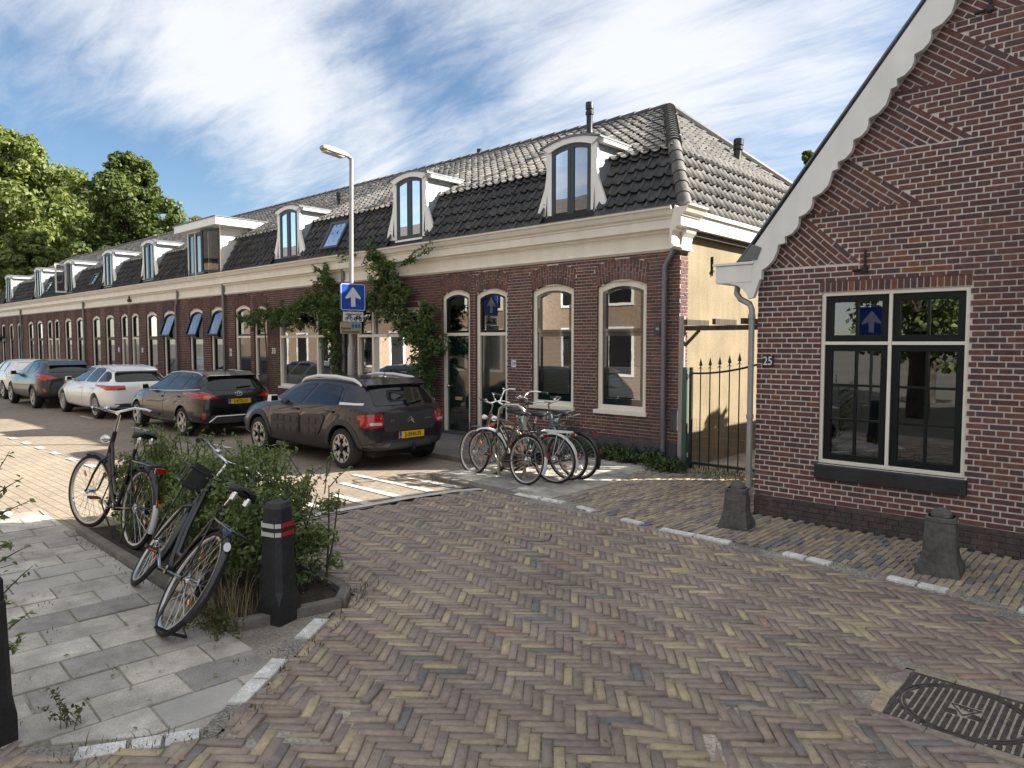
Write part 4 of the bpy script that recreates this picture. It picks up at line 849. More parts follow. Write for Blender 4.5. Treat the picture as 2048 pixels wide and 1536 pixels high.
for (P0, Q, P1, d, n) in WEDGE:
    Lw = (P1-P0).length; LQ = (Q-P1).length; c = .0515
    i = 0
    while i*c < Lw:
        a0, a1 = Lw-(i+1)*c+.0115*.5, Lw-i*c-.0115*.5; k = -1
        while True:
            hd = .2; s0 = k*hd+(.1 if i % 2 else .0); s1 = s0+hd-.0115; k += 1
            if s0 > LQ: break
            poly = [tuple(P0+d*x+n*y) for x, y in ((a0, s0), (a1, s0), (a1, s1), (a0, s1))]
            m1 = (P0.x, P0.y); poly = clip(poly, (0, -1), -P0.y-.004)
            if len(poly) > 2: poly = clip(poly, (-n.x, -n.y), -(n.x*P0.x+n.y*P0.y)-.002)
            if len(poly) > 2: poly = clip(poly, (d.x, d.y), d.x*P1.x+d.y*P1.y-.006)
            if len(poly) > 2: qs.append(poly[::-1] if False else poly)
        i += 1
# soldier course over the window, tarred plinth
k = 24
for i in range(k):
    a = WX0-.022+(WX1-WX0+.03)*i/k; quad = [(a+.005, WZ1+.006), (a+(WX1-WX0+.03)/k-.005, WZ1+.006), (a+(WX1-WX0+.03)/k-.005, WZ1+.106), (a+.005, WZ1+.106)]; (qo if random.random() < .33 else qs).append(quad)
for p, q, a, b in brick_rects(GX0, PRM, -.047, .2115, lambda v: [], course=.0515, head=.1, j=.006, off=GX0): qd.append([(p, a), (q, a), (q, b), (p, b)])
for lst, m, nm, jt in ((qs, M_gbrick, 'brickwork', .0018), (qo, M_orange, 'orange_brickwork', .0018), (qd, M_darkbrick, 'tarred_brickwork', .002)):
    me = GW.mesh(lst, .0065 if m is not M_darkbrick else .012, jt); me.materials.append(m); newobj(nm, me, gw)['kind'] = 'stuff'
bed = MB(); top = 6.9
def gpoly(z0, z1, xa, xb): bed.quad((xa, YG, z0), (xb, YG, z0), (xb, YG, z1), (xa, YG, z1))
gpoly(-.05, WZ0-.005, GX0, PRM); gpoly(WZ0-.005, WZ1, GX0, WX0); gpoly(WZ0-.005, WZ1, WX1, PRM); gpoly(WZ1, 2.485, GX0, PRM)
bed.add([(rx_(2.4851)-.12, YG, 2.485), (PRM, YG, 2.485), (1.2, YG, 6.9+.0), (rx_(6.9)-.12, YG, 6.9)], [(0, 1, 2, 3)]); bed.build('mortar_bed', M_mortar, gw); bed = MB(); bed.quad((GX0, YG-.0035, -.05), (PRM, YG-.0035, -.05), (PRM, YG-.0035, .205), (GX0, YG-.0035, .205)); bed.build('tarred_joint', M_darkbrick, gw)
lw = MB(); lw.bx(GX0, GX0+.1, YG+.004, 9.5, -.05, 2.5); lw.bx(PRM-.1, PRM, YG+.004, 9.5, -.05, 2.5); lw.add([(GX0, 9.5, -.05), (PRM, 9.5, -.05), (PRM, 9.5, 2.5), (.42, 9.5, 6.9), (GX0, 9.5, 2.5)], [(0, 1, 2, 3, 4)]); lw.build('rear_wall', M_gbrick, gh)
# roof planes with a gutter on the left eave
rf = MB(); RX = rx_(6.9)+.08
rf.prism([(-3.30, 2.47), (-3.33, 2.52), (RX, 7.02), (RX+.05, 6.93)], FXZ, YG-.05, 9.6); rf.prism([(RX+.05, 6.93), (RX, 7.02), (PRM+.3, 2.52), (PRM+.27, 2.46)], FXZ, YG-.05, 9.6); rf.build('roof', M_tile, gh)
eb = MB(); eb.bx(-3.47, -3.08, YG-.12, 9.55, 2.36, 2.535); eb.bx(-3.50, -3.06, YG-.135, 9.57, 2.538, 2.565); eb.build('eaves_box', M_white, gh, bevel=.006)
# scalloped bargeboard
sc = [(-2.979, 2.494), (-2.835, 2.626), (-2.819, 2.704), (-2.757, 2.716), (-2.763, 2.769), (-2.70, 2.80), (-2.655, 2.845), (-2.638, 2.886), (-2.631, 2.946), (-2.57, 2.97), (-2.53, 3.01), (-2.521, 3.03), (-2.515, 3.111), (-2.45, 3.14), (-2.39, 3.18)]
per = Vector((-2.283-(-2.757), 3.345-2.716)); unit = [(0, 0), (-.004, .06), (.06, .08), (.11, .13), (.125, .17), (.128, .235), (.19, .255), (.235, .30), (.25, .34), (.252, .40), (.33, .43), (.39, .49), (.41, .55), (.425, .615)]
inner = [(-2.985, 2.38), (-2.982, 2.47), (-2.93, 2.50), (-2.87, 2.56), (-2.835, 2.64), (-2.822, 2.705)]
for k in range(8): inner += [(-2.757+per.x*k+u, 2.716+per.y*k+v) for u, v in unit]
inner = [p for p in inner if p[1] < 6.9]; outer = [(-3.215, 2.535), (-1.647+(6.9-4.578)/PITCH, 6.95)]
bb = MB(); poly = inner+[(inner[-1][0]+.05, 6.95), (outer[1][0]-.1, 6.95)]
vs0 = inner; b = MB(); ys0, ys1 = YG-.115, YG-.055; oj = [(-3.20+(p[1]-2.5)/PITCH*1.0-.035, p[1]+.0) for p in inner]; oj = [(-3.0+(p[1]+.10-2.801)/1.305, p[1]+.10) if p[1] > 2.5 else (-3.07, p[1]) for p in inner]
k = len(inner); V = [(u, ys0, v) for u, v in inner]+[(u, ys0, v) for u, v in oj]+[(u, ys1, v) for u, v in inner]+[(u, ys1, v) for u, v in oj]
F = [f for i in range(k-1) for f in ((i, k+i, k+i+1, i+1), (2*k+i, 2*k+i+1, 3*k+i+1, 3*k+i), (i, i+1, 2*k+i+1, 2*k+i), (k+i, 3*k+i, 3*k+i+1, k+i+1))]; b.add(V, F)
b.prism([(-3.47, 2.53), (-3.43, 2.375), (-3.33, 2.36), (-3.24, 2.335), (-3.17, 2.288), (-3.13, 2.235), (-3.116, 2.194), (-3.064, 2.205), (-3.0, 2.38), (-2.975, 2.53)], FXZ, YG-.1145, YG-.054)
b.build('bargeboard', M_white, gh)
eg = MB(); d = Vector((1, 0, PITCH)).normalized(); n = Vector((-d.z, 0, d.x)); c0 = Vector((-3.205, YG-.085, 2.575)); c1_ = c0+d*5.6
eg.box((c0+c1_)/2+n*.012, ((c1_-c0).length, .085, .016), Matrix((d, Vector((0, 1, 0)), n)).transposed()); eg.build('verge_strip', M_lead, gh)
fl = MB(); fl.prism([(-3.21, 2.57), (-3.03, 2.575), (-2.985, 2.69), (-3.08, 2.735)], FXZ, YG-.125, YG-.117); fl.build('lead_shoe', M_lead, gh)
# window of the gable
f = MB(); ringframe(f, WX0, WX1, WZ0, WZ1, 0, .035, YG+.012, YG+.13); f.bx(-1.852, -1.822, YG+.0125, YG+.13, WZ0+.03, WZ1-.03)
f.bx(WX0+.03, -1.853, YG+.013, YG+.13, 1.733, 1.763); f.bx(-1.821, WX1-.03, YG+.013, YG+.13, 1.733, 1.763); fw = f.build('window', M_cream, gh, bevel=.003)
def leaf_sash(xa, xb, za, zb, cols, rows):
    s = MB(); ringframe(s, xa, xb, za, zb, 0, .058, YG+.028, YG+.085); xs = np.linspace(xa+.058, xb-.058, cols+1); zs = np.linspace(za+.058, zb-.05, rows+1)
    for x in xs[1:-1]: s.bx(x-.011, x+.011, YG+.036, YG+.08, za+.05, zb-.05)
    for z in zs[1:-1]: s.bx(xa+.05, xb-.05, YG+.037, YG+.081, z-.011, z+.011)
    o = s.build('sash', M_dgreen if False else M_sash, fw, bevel=.003)
    for i in range(cols):
        for j in range(rows): pane([(xs[i]+.002, zs[j]), (xs[i+1]-.002, zs[j]), (xs[i+1]-.002, zs[j+1]), (xs[i]+.002, zs[j+1])], YG+.06+random.uniform(-.002, .002), 'pane', M_glass, fw)
leaf_sash(WX0+.037, -1.854, 1.765, WZ1-.037, 2, 1); leaf_sash(-1.820, WX1-.037, 1.765, WZ1-.037, 2, 1); leaf_sash(WX0+.037, -1.854, WZ0+.04, 1.731, 2, 3); leaf_sash(-1.820, WX1-.037, WZ0+.04, 1.731, 2, 3)
b = MB(); b.bx(WX0-.012, WX1+.025, YG-.065, YG+.02, WZ0-.145, WZ0-.012); b.build('window_sill', M_sillblack, gh, bevel=.008)
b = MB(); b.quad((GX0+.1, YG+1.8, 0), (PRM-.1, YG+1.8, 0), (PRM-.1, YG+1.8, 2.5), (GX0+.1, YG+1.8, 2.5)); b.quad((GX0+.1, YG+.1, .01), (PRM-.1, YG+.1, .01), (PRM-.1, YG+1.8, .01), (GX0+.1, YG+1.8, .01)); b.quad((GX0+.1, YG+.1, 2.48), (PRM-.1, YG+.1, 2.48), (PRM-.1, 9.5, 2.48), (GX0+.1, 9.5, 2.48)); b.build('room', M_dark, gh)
b = MB(); b.bx(-2.30, -1.95, YG+.25, YG+.5, .3, .68); b.lathe([(.06, 0), (.09, .16)], 12, 0, Matrix.Translation((-2.1, YG+.32, .68))); b.build('window_ledge', mat('ledge_terracotta', (.16, .07, .04), .8), gh)
for x, z0, z1 in ((-2.052, 2.385, 2.60), (-1.16, 4.42, 4.72)):
    b = MB(); b.tube([(x, YG-.028, z0), (x, YG-.028, z1)], [.016, .011], 6); b.box((x, YG-.02, z0+.035), (.045, .05, .04)); b.tube([(x-.11, YG-.012, z0+.03), (x, YG-.02, z0+.035)], .011, 6); b.build('wall_anchor', M_iron, gh)
b = MB(); b.bx(-2.995, -2.885, YG-.022, YG-.008, 1.51, 1.625); np_ = b.build('house_number', mat('plate_dark_blue', (.012, .014, .035), .35), gh, bevel=.004); text('25', .118, Matrix.Translation((-2.940, YG-.0235, 1.567)) @ Matrix.Rotation(R(90), 4, 'X'), M_signwhite, np_, ex=.001, sx=.82)
b = MB(); b.tube([(-3.29, YG+.02, 2.36), (-3.29, YG+.0, 2.26), (-3.24, YG-.02, 2.2), (-3.13, YG-.045, 2.145), (-3.105, YG-.045, 2.09), (-3.105, YG-.045, .12), (-3.115, YG-.055, .06), (-3.15, YG-.10, .035), (-3.17, YG-.14, .035)], .030, 12, cap=False)
for z in (2.02, 1.0, .45): b.lathe([(.037, -.02), (.037, .02)], 12, 0, Matrix.Translation((-3.105, YG-.045, z)), cap=False)
b.build('drainpipe', M_galv, gh, smooth=True)
flue(gh, -1.67, 8.4, 4.2, 1.6, .07)
# ------------------------------------------------------------------ houses across the street that show in the panes, and an added shading block
def plain_house(label, x0, x1, y0, y1, ze, zr, axis, wall, roof, wins, face):
    h = thing('offscreen_house', label, 'house', ((x0+x1)/2, (y0+y1)/2, 0)); b = MB()
    b.bx(x0, x1, y0, y1, -.05, ze); b.build('wall', wall, h); r = MB()
    if axis == 'x': ym = (y0+y1)/2; r.prism([(y0-.2, ze), (y1+.2, ze), (ym, zr)], FYZ, x0, x1)
    else: xm = (x0+x1)/2; r.prism([(x0, ze), (x1, ze), (xm, zr)], FXZ, y0, y1)
    r.build('roof', roof, h)
    for (a, c, z0, z1) in wins:
        w = MB(); yy = y1 if face > 0 else y0; s = .03*face; lo_, hi_ = sorted((yy+s*.1, yy+s*1.5)); w.bx(a-.09, a, lo_, hi_, z0-.09, z1+.09); w.bx(c, c+.09, lo_, hi_, z0-.09, z1+.09); w.bx(a, c, lo_, hi_, z0-.09, z0); w.bx(a, c, lo_, hi_, z1, z1+.09); f_ = w.build('window', M_white, h)
        p = MB(); p.quad((a, yy+s, z0), (c, yy+s, z0), (c, yy+s, z1), (a, yy+s, z1)); p.build('pane', M_black, f_)
    return h
M_opp = mat('opposite_brick', ramp=[(0, (.26, .19, .14)), (.5, (.30, .22, .16)), (.8, (.22, .15, .115))], rough=.85, noise=[(9, .8, 1.15)])
wins_ = [(-8-2.0*i, -7.1-2.0*i, z, z+1.5) for i in range(15) for z in (.7, 3.1)]
plain_house('tan brick houses across the street mirrored in the terrace windows', -40, -7.6, -7, -2.2, 5.3, 7.5, 'x', M_opp, mat('orange_roof_tiles', (.075, .066, .060), .8, noise=(8, .7, 1.2)), wins_, 1)
tb = thing('offscreen_house', 'tall brick block behind the gabled house throwing its shade on the crossing', 'house', (8, 12, 0)); TBR = Matrix.Rotation(math.atan2(1.1, 1.08), 3, 'Z')
b = MB(); c = Vector((2.38, 12.5, 6.2))+TBR @ Vector((3.5, -9.5, 0)); b.box(c, (7, 19, 12.5), TBR); b.build('wall', M_gbrick, tb); b = MB(); b.box(c+Vector((0, 0, 6.45)), (7, 19, .4), TBR); b.build('roof', M_tile, tb)  # unseen block, added and turned along the sun to shade the foreground
for k in range(6):
    for z in (1.6, 4.6, 7.6):
        w = MB(); w.box(c+TBR @ Vector((-3.52, -7.5+3*k, z-6.2+.4)), (.06, 1.2, 1.7), TBR); w.build('window', M_white, tb); w = MB(); w.box(c+TBR @ Vector((-3.56, -7.5+3*k, z-6.2+.4)), (.02, 1.0, 1.5), TBR); w.build('pane', M_black, tb)
# ------------------------------------------------------------------ vehicles
def paint(name, c, metal=.0, rough=.25): return mat(name, c, rough, metal, coat=.6, spec=.4)
P_plum = paint('car_paint_plum', (.018, .014, .020), .15, .3); P_black = paint('car_paint_black', (.006, .006, .007)); P_white = paint('car_paint_white', (.80, .81, .82)); P_grey = paint('car_paint_dark_grey', (.016, .016, .017), .1, .3)
M_clad = mat('grey_plastic_cladding', (.035, .034, .038), .62); M_carglass = mat('car_glass', (.008, .010, .011), .03, spec=.55); M_tyre = mat('tyre_rubber', (.016, .016, .016), .8); M_alloy = mat('alloy_rim', (.55, .54, .53), .35, metal=.7)
M_rimdark = mat('rim_black', (.012, .012, .012), .5); M_tail = mat('tail_light_red', (.34, .008, .012), .12, coat=1.); M_tailclear = mat('tail_light_clear', (.62, .45, .42), .15, coat=1.); M_plate = mat('number_plate_yellow', (.72, .47, .02), .4); M_plateblue = mat('plate_blue', (.02, .07, .42), .4)
M_rail = mat('white_roof_rail', (.72, .72, .72), .3, coat=.5); M_trim = mat('bright_trim', (.6, .6, .6), .25, metal=.8); M_under_car = mat('underbody_black', (.006, .006, .006), .9)
def body_mesh(st, wheels, wr, Wside):
    """st: (x, zb, W, zs, Ws, zr, Wr) stations from rear to front"""
    def sec(s):
        x, zb, w, zs, ws, zr, wr_ = s; h = zs-zb
        return [(0, zb), (.62*w, zb), (.93*w, zb+.03), (w*.985, zb+.16*h+.02), (w, zb+.42*h), (w*.998, zb+.70*h), (ws, zs-.015), (ws*.978, zs+.02), (ws+(wr_-ws)*.55, zs+(zr-zs)*.56), (wr_, zr-min(.07, (zr-zs)*.45)), (wr_*.86, zr-min(.022, (zr-zs)*.2)), (wr_*.45, zr-.004), (0, zr)]
    V = []; F = []; k = 13
    ring = []
    for s in st:
        h = sec(s); pts = [(s[0], y, z) for y, z in h]+[(s[0], -y, z) for y, z in h[-2:0:-1]]; ring.append(range(len(V), len(V)+len(pts))); V += pts
    n = len(ring[0])
    for a, b in zip(ring, ring[1:]):
        for i in range(n): F.append((a[i], a[(i+1) % n], b[(i+1) % n], b[i]))
    for rg, rev in ((ring[0], 1), (ring[-1], 0)):   # quads across the ends
        for i in range(k-1):
            l, l2 = rg[i], rg[i+1]; r, r2 = rg[(n-i) % n], rg[n-i-1]
            f = [l, l2, r2, r] if len({l, l2, r2, r}) == 4 else [v for j, v in enumerate((l, l2, r2, r)) if v not in (l, l2, r2, r)[:j]]
            F.append(tuple(f[::-1] if rev else f))
    me = bpy.data.meshes.new('body'); me.from_pydata(V, [], F); b = bmesh.new(); b.from_mesh(me); bmesh.ops.recalc_face_normals(b, faces=b.faces); b.to_mesh(me); b.free()
    o = bpy.data.objects.new('tmp', me); COL.objects.link(o); m = o.modifiers.new('s', 'SUBSURF'); m.levels = m.render_levels = 2
    cut = MB()
    for x in wheels:
        for s in (-1, 1): cut.lathe([(wr, -.22), (wr, .25)], 40, 0, Matrix.Translation((x, s*(Wside-.05), .325)) @ Matrix.Rotation(R(90), 4, 'X'))
    co = cut.build('tmpc', M_under_car); bm_ = o.modifiers.new('b', 'BOOLEAN'); bm_.operation = 'DIFFERENCE'; bm_.object = co; bm_.solver = 'EXACT'
    dg = bpy.context.evaluated_depsgraph_get(); dg.update(); me2 = bpy.data.meshes.new_from_object(o.evaluated_get(dg)); o.modifiers.remove(o.modifiers['b']); dg.update(); me3 = bpy.data.meshes.new_from_object(o.evaluated_get(dg))
    b = bmesh.new(); b.from_mesh(me3); bv = BVHTree.FromBMesh(b); b.free(); bpy.data.objects.remove(o); bpy.data.objects.remove(co); return me2, bv
AX = {'l': (Vector((0, 1, 0)),), 'r': (Vector((0, -1, 0)),), 'b': (Vector((-1, 0, 0)),), 'f': (Vector((1, 0, 0)),), 't': (Vector((0, 0, 1)),)}
def proj(bv, p, ax, off):
    n = AX[ax][0]; o = {'l': Vector((p[0], 3, p[1])), 'r': Vector((p[0], -3, p[1])), 'b': Vector((-4, p[0], p[1])), 'f': Vector((7, p[0], p[1])), 't': Vector((p[0], p[1], 4))}[ax]
    h, nr, i, d = bv.ray_cast(o, -n)
    if h is None: h, nr, i, d = bv.find_nearest(o-n*(3.0 if ax in 'lr' else 4))
    return h+nr*off, nr
def rounded(poly, r=.18, n=4):
    res = []; k = len(poly)
    for i in range(k):
        p, a, b = Vector(poly[i]), Vector(poly[i-1]), Vector(poly[(i+1) % k]); m = min((a-p).length, (b-p).length)*r*2
        s, e = p+(a-p).normalized()*min(m, (a-p).length*.45), p+(b-p).normalized()*min(m, (b-p).length*.45)
        for j in range(n+1): t = j/n; res.append(tuple(s*(1-t)**2+p*2*t*(1-t)+e*t*t))
    dens = []
    for i in range(len(res)):
        a, b = Vector(res[i]), Vector(res[(i+1) % len(res)]); m = max(1, int((b-a).length/.06))
        for j in range(m): dens.append(tuple(a.lerp(b, j/m)))
    return dens
def patch(bv, poly, ax, off, name, m, parent, rnd=.16, rings=5, pull=1.):
    P = rounded(poly, rnd); c = Vector((sum(p[0] for p in P)/len(P), sum(p[1] for p in P)/len(P))); n = len(P); V = []; F = []
    for r in range(rings+1):
        t = 1-r/rings
        for p in P: V.append(proj(bv, tuple(c.lerp(Vector(p), t if r < rings else .02)), ax, off)[0])
    for p in P: V.append(proj(bv, p, ax, -.012)[0])   # skirt sunk into the body
    for r in range(rings):
        for i in range(n): F.append((r*n+i, r*n+(i+1) % n, (r+1)*n+(i+1) % n, (r+1)*n+i))
    F.append(tuple(rings*n+i for i in range(n))); s = (rings+1)*n
    F += [(i, s+i, s+(i+1) % n, (i+1) % n) for i in range(n)]
    me = bpy.data.meshes.new(name); me.from_pydata(V, [], F); b = bmesh.new(); b.from_mesh(me); bmesh.ops.recalc_face_normals(b, faces=b.faces); b.to_mesh(me); b.free(); me.materials.append(m)
    me.polygons.foreach_set('use_smooth', [True]*len(F)); me.set_sharp_from_angle(angle=R(45)); return newobj(name, me, parent, False)
def band(bv, inner, outer, ax, off, name, m, parent, lip=.015):
    V = []; F = []; n = len(inner); rows = 4
    for j in range(rows+1):
        for a, b in zip(inner, outer): V.append(proj(bv, tuple(Vector(a).lerp(Vector(b), j/rows)), ax, off*(1 if 0 < j < rows else .6))[0])
    for a in outer: V.append(proj(bv, a, ax, -.01)[0])
    for a in inner: V.append(proj(bv, a, ax, -.03)[0])
    for j in range(rows):
        for i in range(n-1): F.append((j*n+i, j*n+i+1, (j+1)*n+i+1, (j+1)*n+i))
    for i in range(n-1): F.append((rows*n+i, rows*n+i+1, (rows+1)*n+i+1, (rows+1)*n+i)); F.append((i, (rows+2)*n+i, (rows+2)*n+i+1, i+1))
    me = bpy.data.meshes.new(name); me.from_pydata(V, [], F); b = bmesh.new(); b.from_mesh(me); bmesh.ops.recalc_face_normals(b, faces=b.faces); b.to_mesh(me); b.free(); me.materials.append(m); me.polygons.foreach_set('use_smooth', [True]*len(F)); me.set_sharp_from_angle(angle=R(50)); return newobj(name, me, parent, False)
def line_on(mb, bv, pts, ax, r=.004):
    P = []
    for a, b in zip(pts, pts[1:]):
        k = max(2, int((Vector(b)-Vector(a)).length/.05))
        for i in range(k): P.append(proj(bv, tuple(Vector(a).lerp(Vector(b), i/k)), ax, .0)[0])
    P.append(proj(bv, pts[-1], ax, .0)[0]); mb.tube(P, r, 4)
def wheel(parent, x, y, r, style, side):
    w = bpy.data.objects.new('wheel', None); COL.objects.link(w); w.empty_display_size = .1; w.location = (x, y, r); attach(w, parent, False); T = Matrix.Rotation(R(-90*side), 4, 'X')   # local z = outward
    t = MB(); wd = .10; t.lathe([(r*.70, -wd), (r*.95, -wd), (r, -wd*.7), (r, wd*.62), (r*.965, wd*.92), (r*.86, wd*1.06), (r*.72, wd), (r*.69, wd*.9)], 40, 0, T, cap=False); t.build('tyre', M_tyre, w, False, smooth=True)
    d = MB(); d.lathe([(.001, wd*.28), (r*.68, wd*.28), (r*.70, wd*.9)], 36, 0, T, cap=False); d.build('rim_barrel', M_rimdark, w, False, smooth=True)
    rm = MB(); rm.lathe([(r*.715, wd*.86), (r*.715, wd*1.0), (r*.67, wd*1.0), (r*.65, wd*.72)], 40, 0, T, cap=False)
    def spoke(a, w0, w1, z0, z1, r0, r1):
        c, s = math.cos(a), math.sin(a); q = []
        for rr, ww, zz in ((r0, w0, z0), (r1, w1, z1)): q += [(rr*c-ww*s, rr*s+ww*c, zz), (rr*c+ww*s, rr*s-ww*c, zz), (rr*c+ww*s, rr*s-ww*c, zz-.02), (rr*c-ww*s, rr*s+ww*c, zz-.02)]
        q = [T @ Vector(v) for v in q]; rm.add(q, [(0, 1, 5, 4), (1, 2, 6, 5), (2, 3, 7, 6), (3, 0, 4, 7), (0, 3, 2, 1), (4, 5, 6, 7)])
    if style == 'x':
        for k in range(4): spoke(R(45+90*k), r*.09, r*.085, wd*.9, wd*.94, r*.20, r*.52); spoke(R(45+90*k+17), r*.05, r*.06, wd*.92, wd*.9, r*.42, r*.68); spoke(R(45+90*k-17), r*.05, r*.06, wd*.92, wd*.9, r*.42, r*.68); spoke(R(90*k), r*.11, r*.12, wd*.9, wd*.94, r*.50, r*.67)
        hb = M_rimdark
    elif style == '5':
        for k in range(5): spoke(R(72*k+18), r*.13, r*.11, wd*.75, wd*.88, r*.12, r*.68)
        hb = M_alloy
    elif style == 'multi':
        for k in range(20): spoke(R(18*k), r*.03, r*.035, wd*.75, wd*.9, r*.14, r*.68)
        hb = M_alloy
    else:
        for k in range(5): spoke(R(72*k+10), r*.05, r*.05, wd*.75, wd*.88, r*.14, r*.68); spoke(R(72*k+32), r*.05, r*.05, wd*.75, wd*.88, r*.14, r*.68)
        hb = M_alloy
    rm.build('rim', M_alloy, w, False); h = MB(); h.lathe([(r*.20, wd*.55), (r*.20, wd*.90), (r*.17, wd*.98), (.001, wd*.99)], 4 if style == 'x' else 16, 0, T @ Matrix.Rotation(R(45), 4, 'Z'), cap=False); h.build('hub_cap', hb, w, False)
    b = MB(); b.lathe([(r*.45, -.03), (r*.45, -.01), (.001, -.01)], 20, 0, T, cap=False); b.build('brake_disc', M_galv, w, False); return w
def plate_on(bv, parent, y, z, txt, off=.02, tilt=0, w=.50, h=.105):
    p, n = proj(bv, (y, z), 'b', 0); p = p+Vector((-off, 0, 0)); rot = Matrix.Rotation(R(-90), 4, 'Z') @ Matrix.Rotation(R(90), 4, 'X'); M = Matrix.Translation(p) @ Matrix.Rotation(R(tilt), 4, 'Y') @ rot
    b = MB(); b.box((0, 0, 0), (w, h, .014)); b.box((-w*.455, 0, .0045), (w*.085, h*.98, .0145), None, 1); o = b.build('number_plate', [M_plate, M_plateblue], parent, False); o.data.transform(M)
    text(txt, h*.92, M @ Matrix.Translation((w*.045, -.002, .0095)), M_black, o, False, ex=.001, sx=.80); text('NL', h*.26, M @ Matrix.Translation((-w*.455, -h*.25, .0125)), M_signwhite, o, False, ex=.0008)
def vehicle(name, label, loc, s, yaw, st, wheels, wr, wm_, W, pm, style):
    root = thing(name, label, 'car', loc); root.rotation_euler = (0, 0, yaw); root.scale = (s, s, s)
    me, bv = body_mesh(st, wheels, wr+.045, W); me.materials.clear(); me.materials.append(pm); me.polygons.foreach_set('use_smooth', [True]*len(me.polygons)); me.set_sharp_from_angle(angle=R(50)); newobj('body', me, root, False)
    for x in wheels:
        for sd in (1, -1): wheel(root, x, sd*(W-.115), wr, style, sd)
    u = MB(); x0, x1 = st[0][0]+.15, st[-1][0]-.15; u.bx(x0, x1, -W+.25, W-.25, .20, .36); u.build('underbody', M_under_car, root, False); return root, bv
def mirror(parent, bv, x, z, pm):
    for sd, ax in ((1, 'l'), (-1, 'r')):
        p, n = proj(bv, (x, z), ax, 0); b = MB(); c = p+Vector((.0, sd*.15, .05)); b.box(c, (.11, .16, .115), Matrix.Rotation(R(8*sd), 3, 'Z'), 0, .85); b.tube([p, c], .022, 6); o = b.build('door_mirror', pm, parent, False, smooth=True, bevel=.03)
        g = MB(); g.box(c+Vector((-.058, 0, 0)), (.006, .13, .085), Matrix.Rotation(R(8*sd), 3, 'Z')); g.build('mirror_glass', M_carglass, o, False)
def handles(parent, bv, pts, m):
    for x, z in pts:
        for ax in 'lr': p, n = proj(bv, (x, z), ax, .018); b = MB(); b.box(p, (.19, .025, .032)); b.build('door_handle', m, parent, False, bevel=.009)
def arcpts(cx_, cz, r, a0, a1, n=22): return [(cx_+r*math.cos(R(a0+(a1-a0)*i/n)), cz+r*math.sin(R(a0+(a1-a0)*i/n))) for i in range(n+1)]
def ellipse(cx_, cz, rx, rz, n=28): return [(cx_+rx*math.cos(2*math.pi*i/n), cz+rz*math.sin(2*math.pi*i/n)) for i in range(n)]
def on_rear(mb, bv, pts, r, closed=True, off=.008):
    mb.tube([proj(bv, p, 'b', off)[0] for p in pts], r, 6, closed=closed)
# ---- the near hatchback with padded doors
st = [(-.66, .36, .44, .60, .46, .64, .40), (-.645, .33, .60, .74, .58, .86, .52), (-.60, .31, .72, .84, .68, .97, .60), (-.52, .30, .79, .90, .75, 1.02, .64), (-.38, .29, .835, .94, .79, 1.19, .62), (-.22, .28, .853, .96, .81, 1.345, .60), (-.08, .27, .86, .975, .82, 1.375, .60), (.25, .25, .865, .97, .825, 1.405, .605), (.75, .22, .862, .95, .82, 1.42, .61), (1.25, .22, .86, .935, .815, 1.405, .61), (1.65, .22, .86, .92, .81, 1.335, .60), (2.05, .23, .862, .905, .805, 1.17, .62), (2.42, .24, .865, .89, .80, .985, .66), (2.8, .25, .86, .85, .78, .91, .62), (3.15, .26, .83, .79, .73, .845, .56), (3.36, .28, .76, .70, .66, .75, .48), (3.47, .34, .58, .58, .48, .62, .35)]
SC = .895
v1, bv = vehicle('parked_car', 'dark plum hatchback with padded doors, white roof rails and yellow plate, nearest parked car', (-8.415, 6.375, 0), SC, math.pi, st, (0, 2.6), .315, 0, .865, P_plum, 'x')
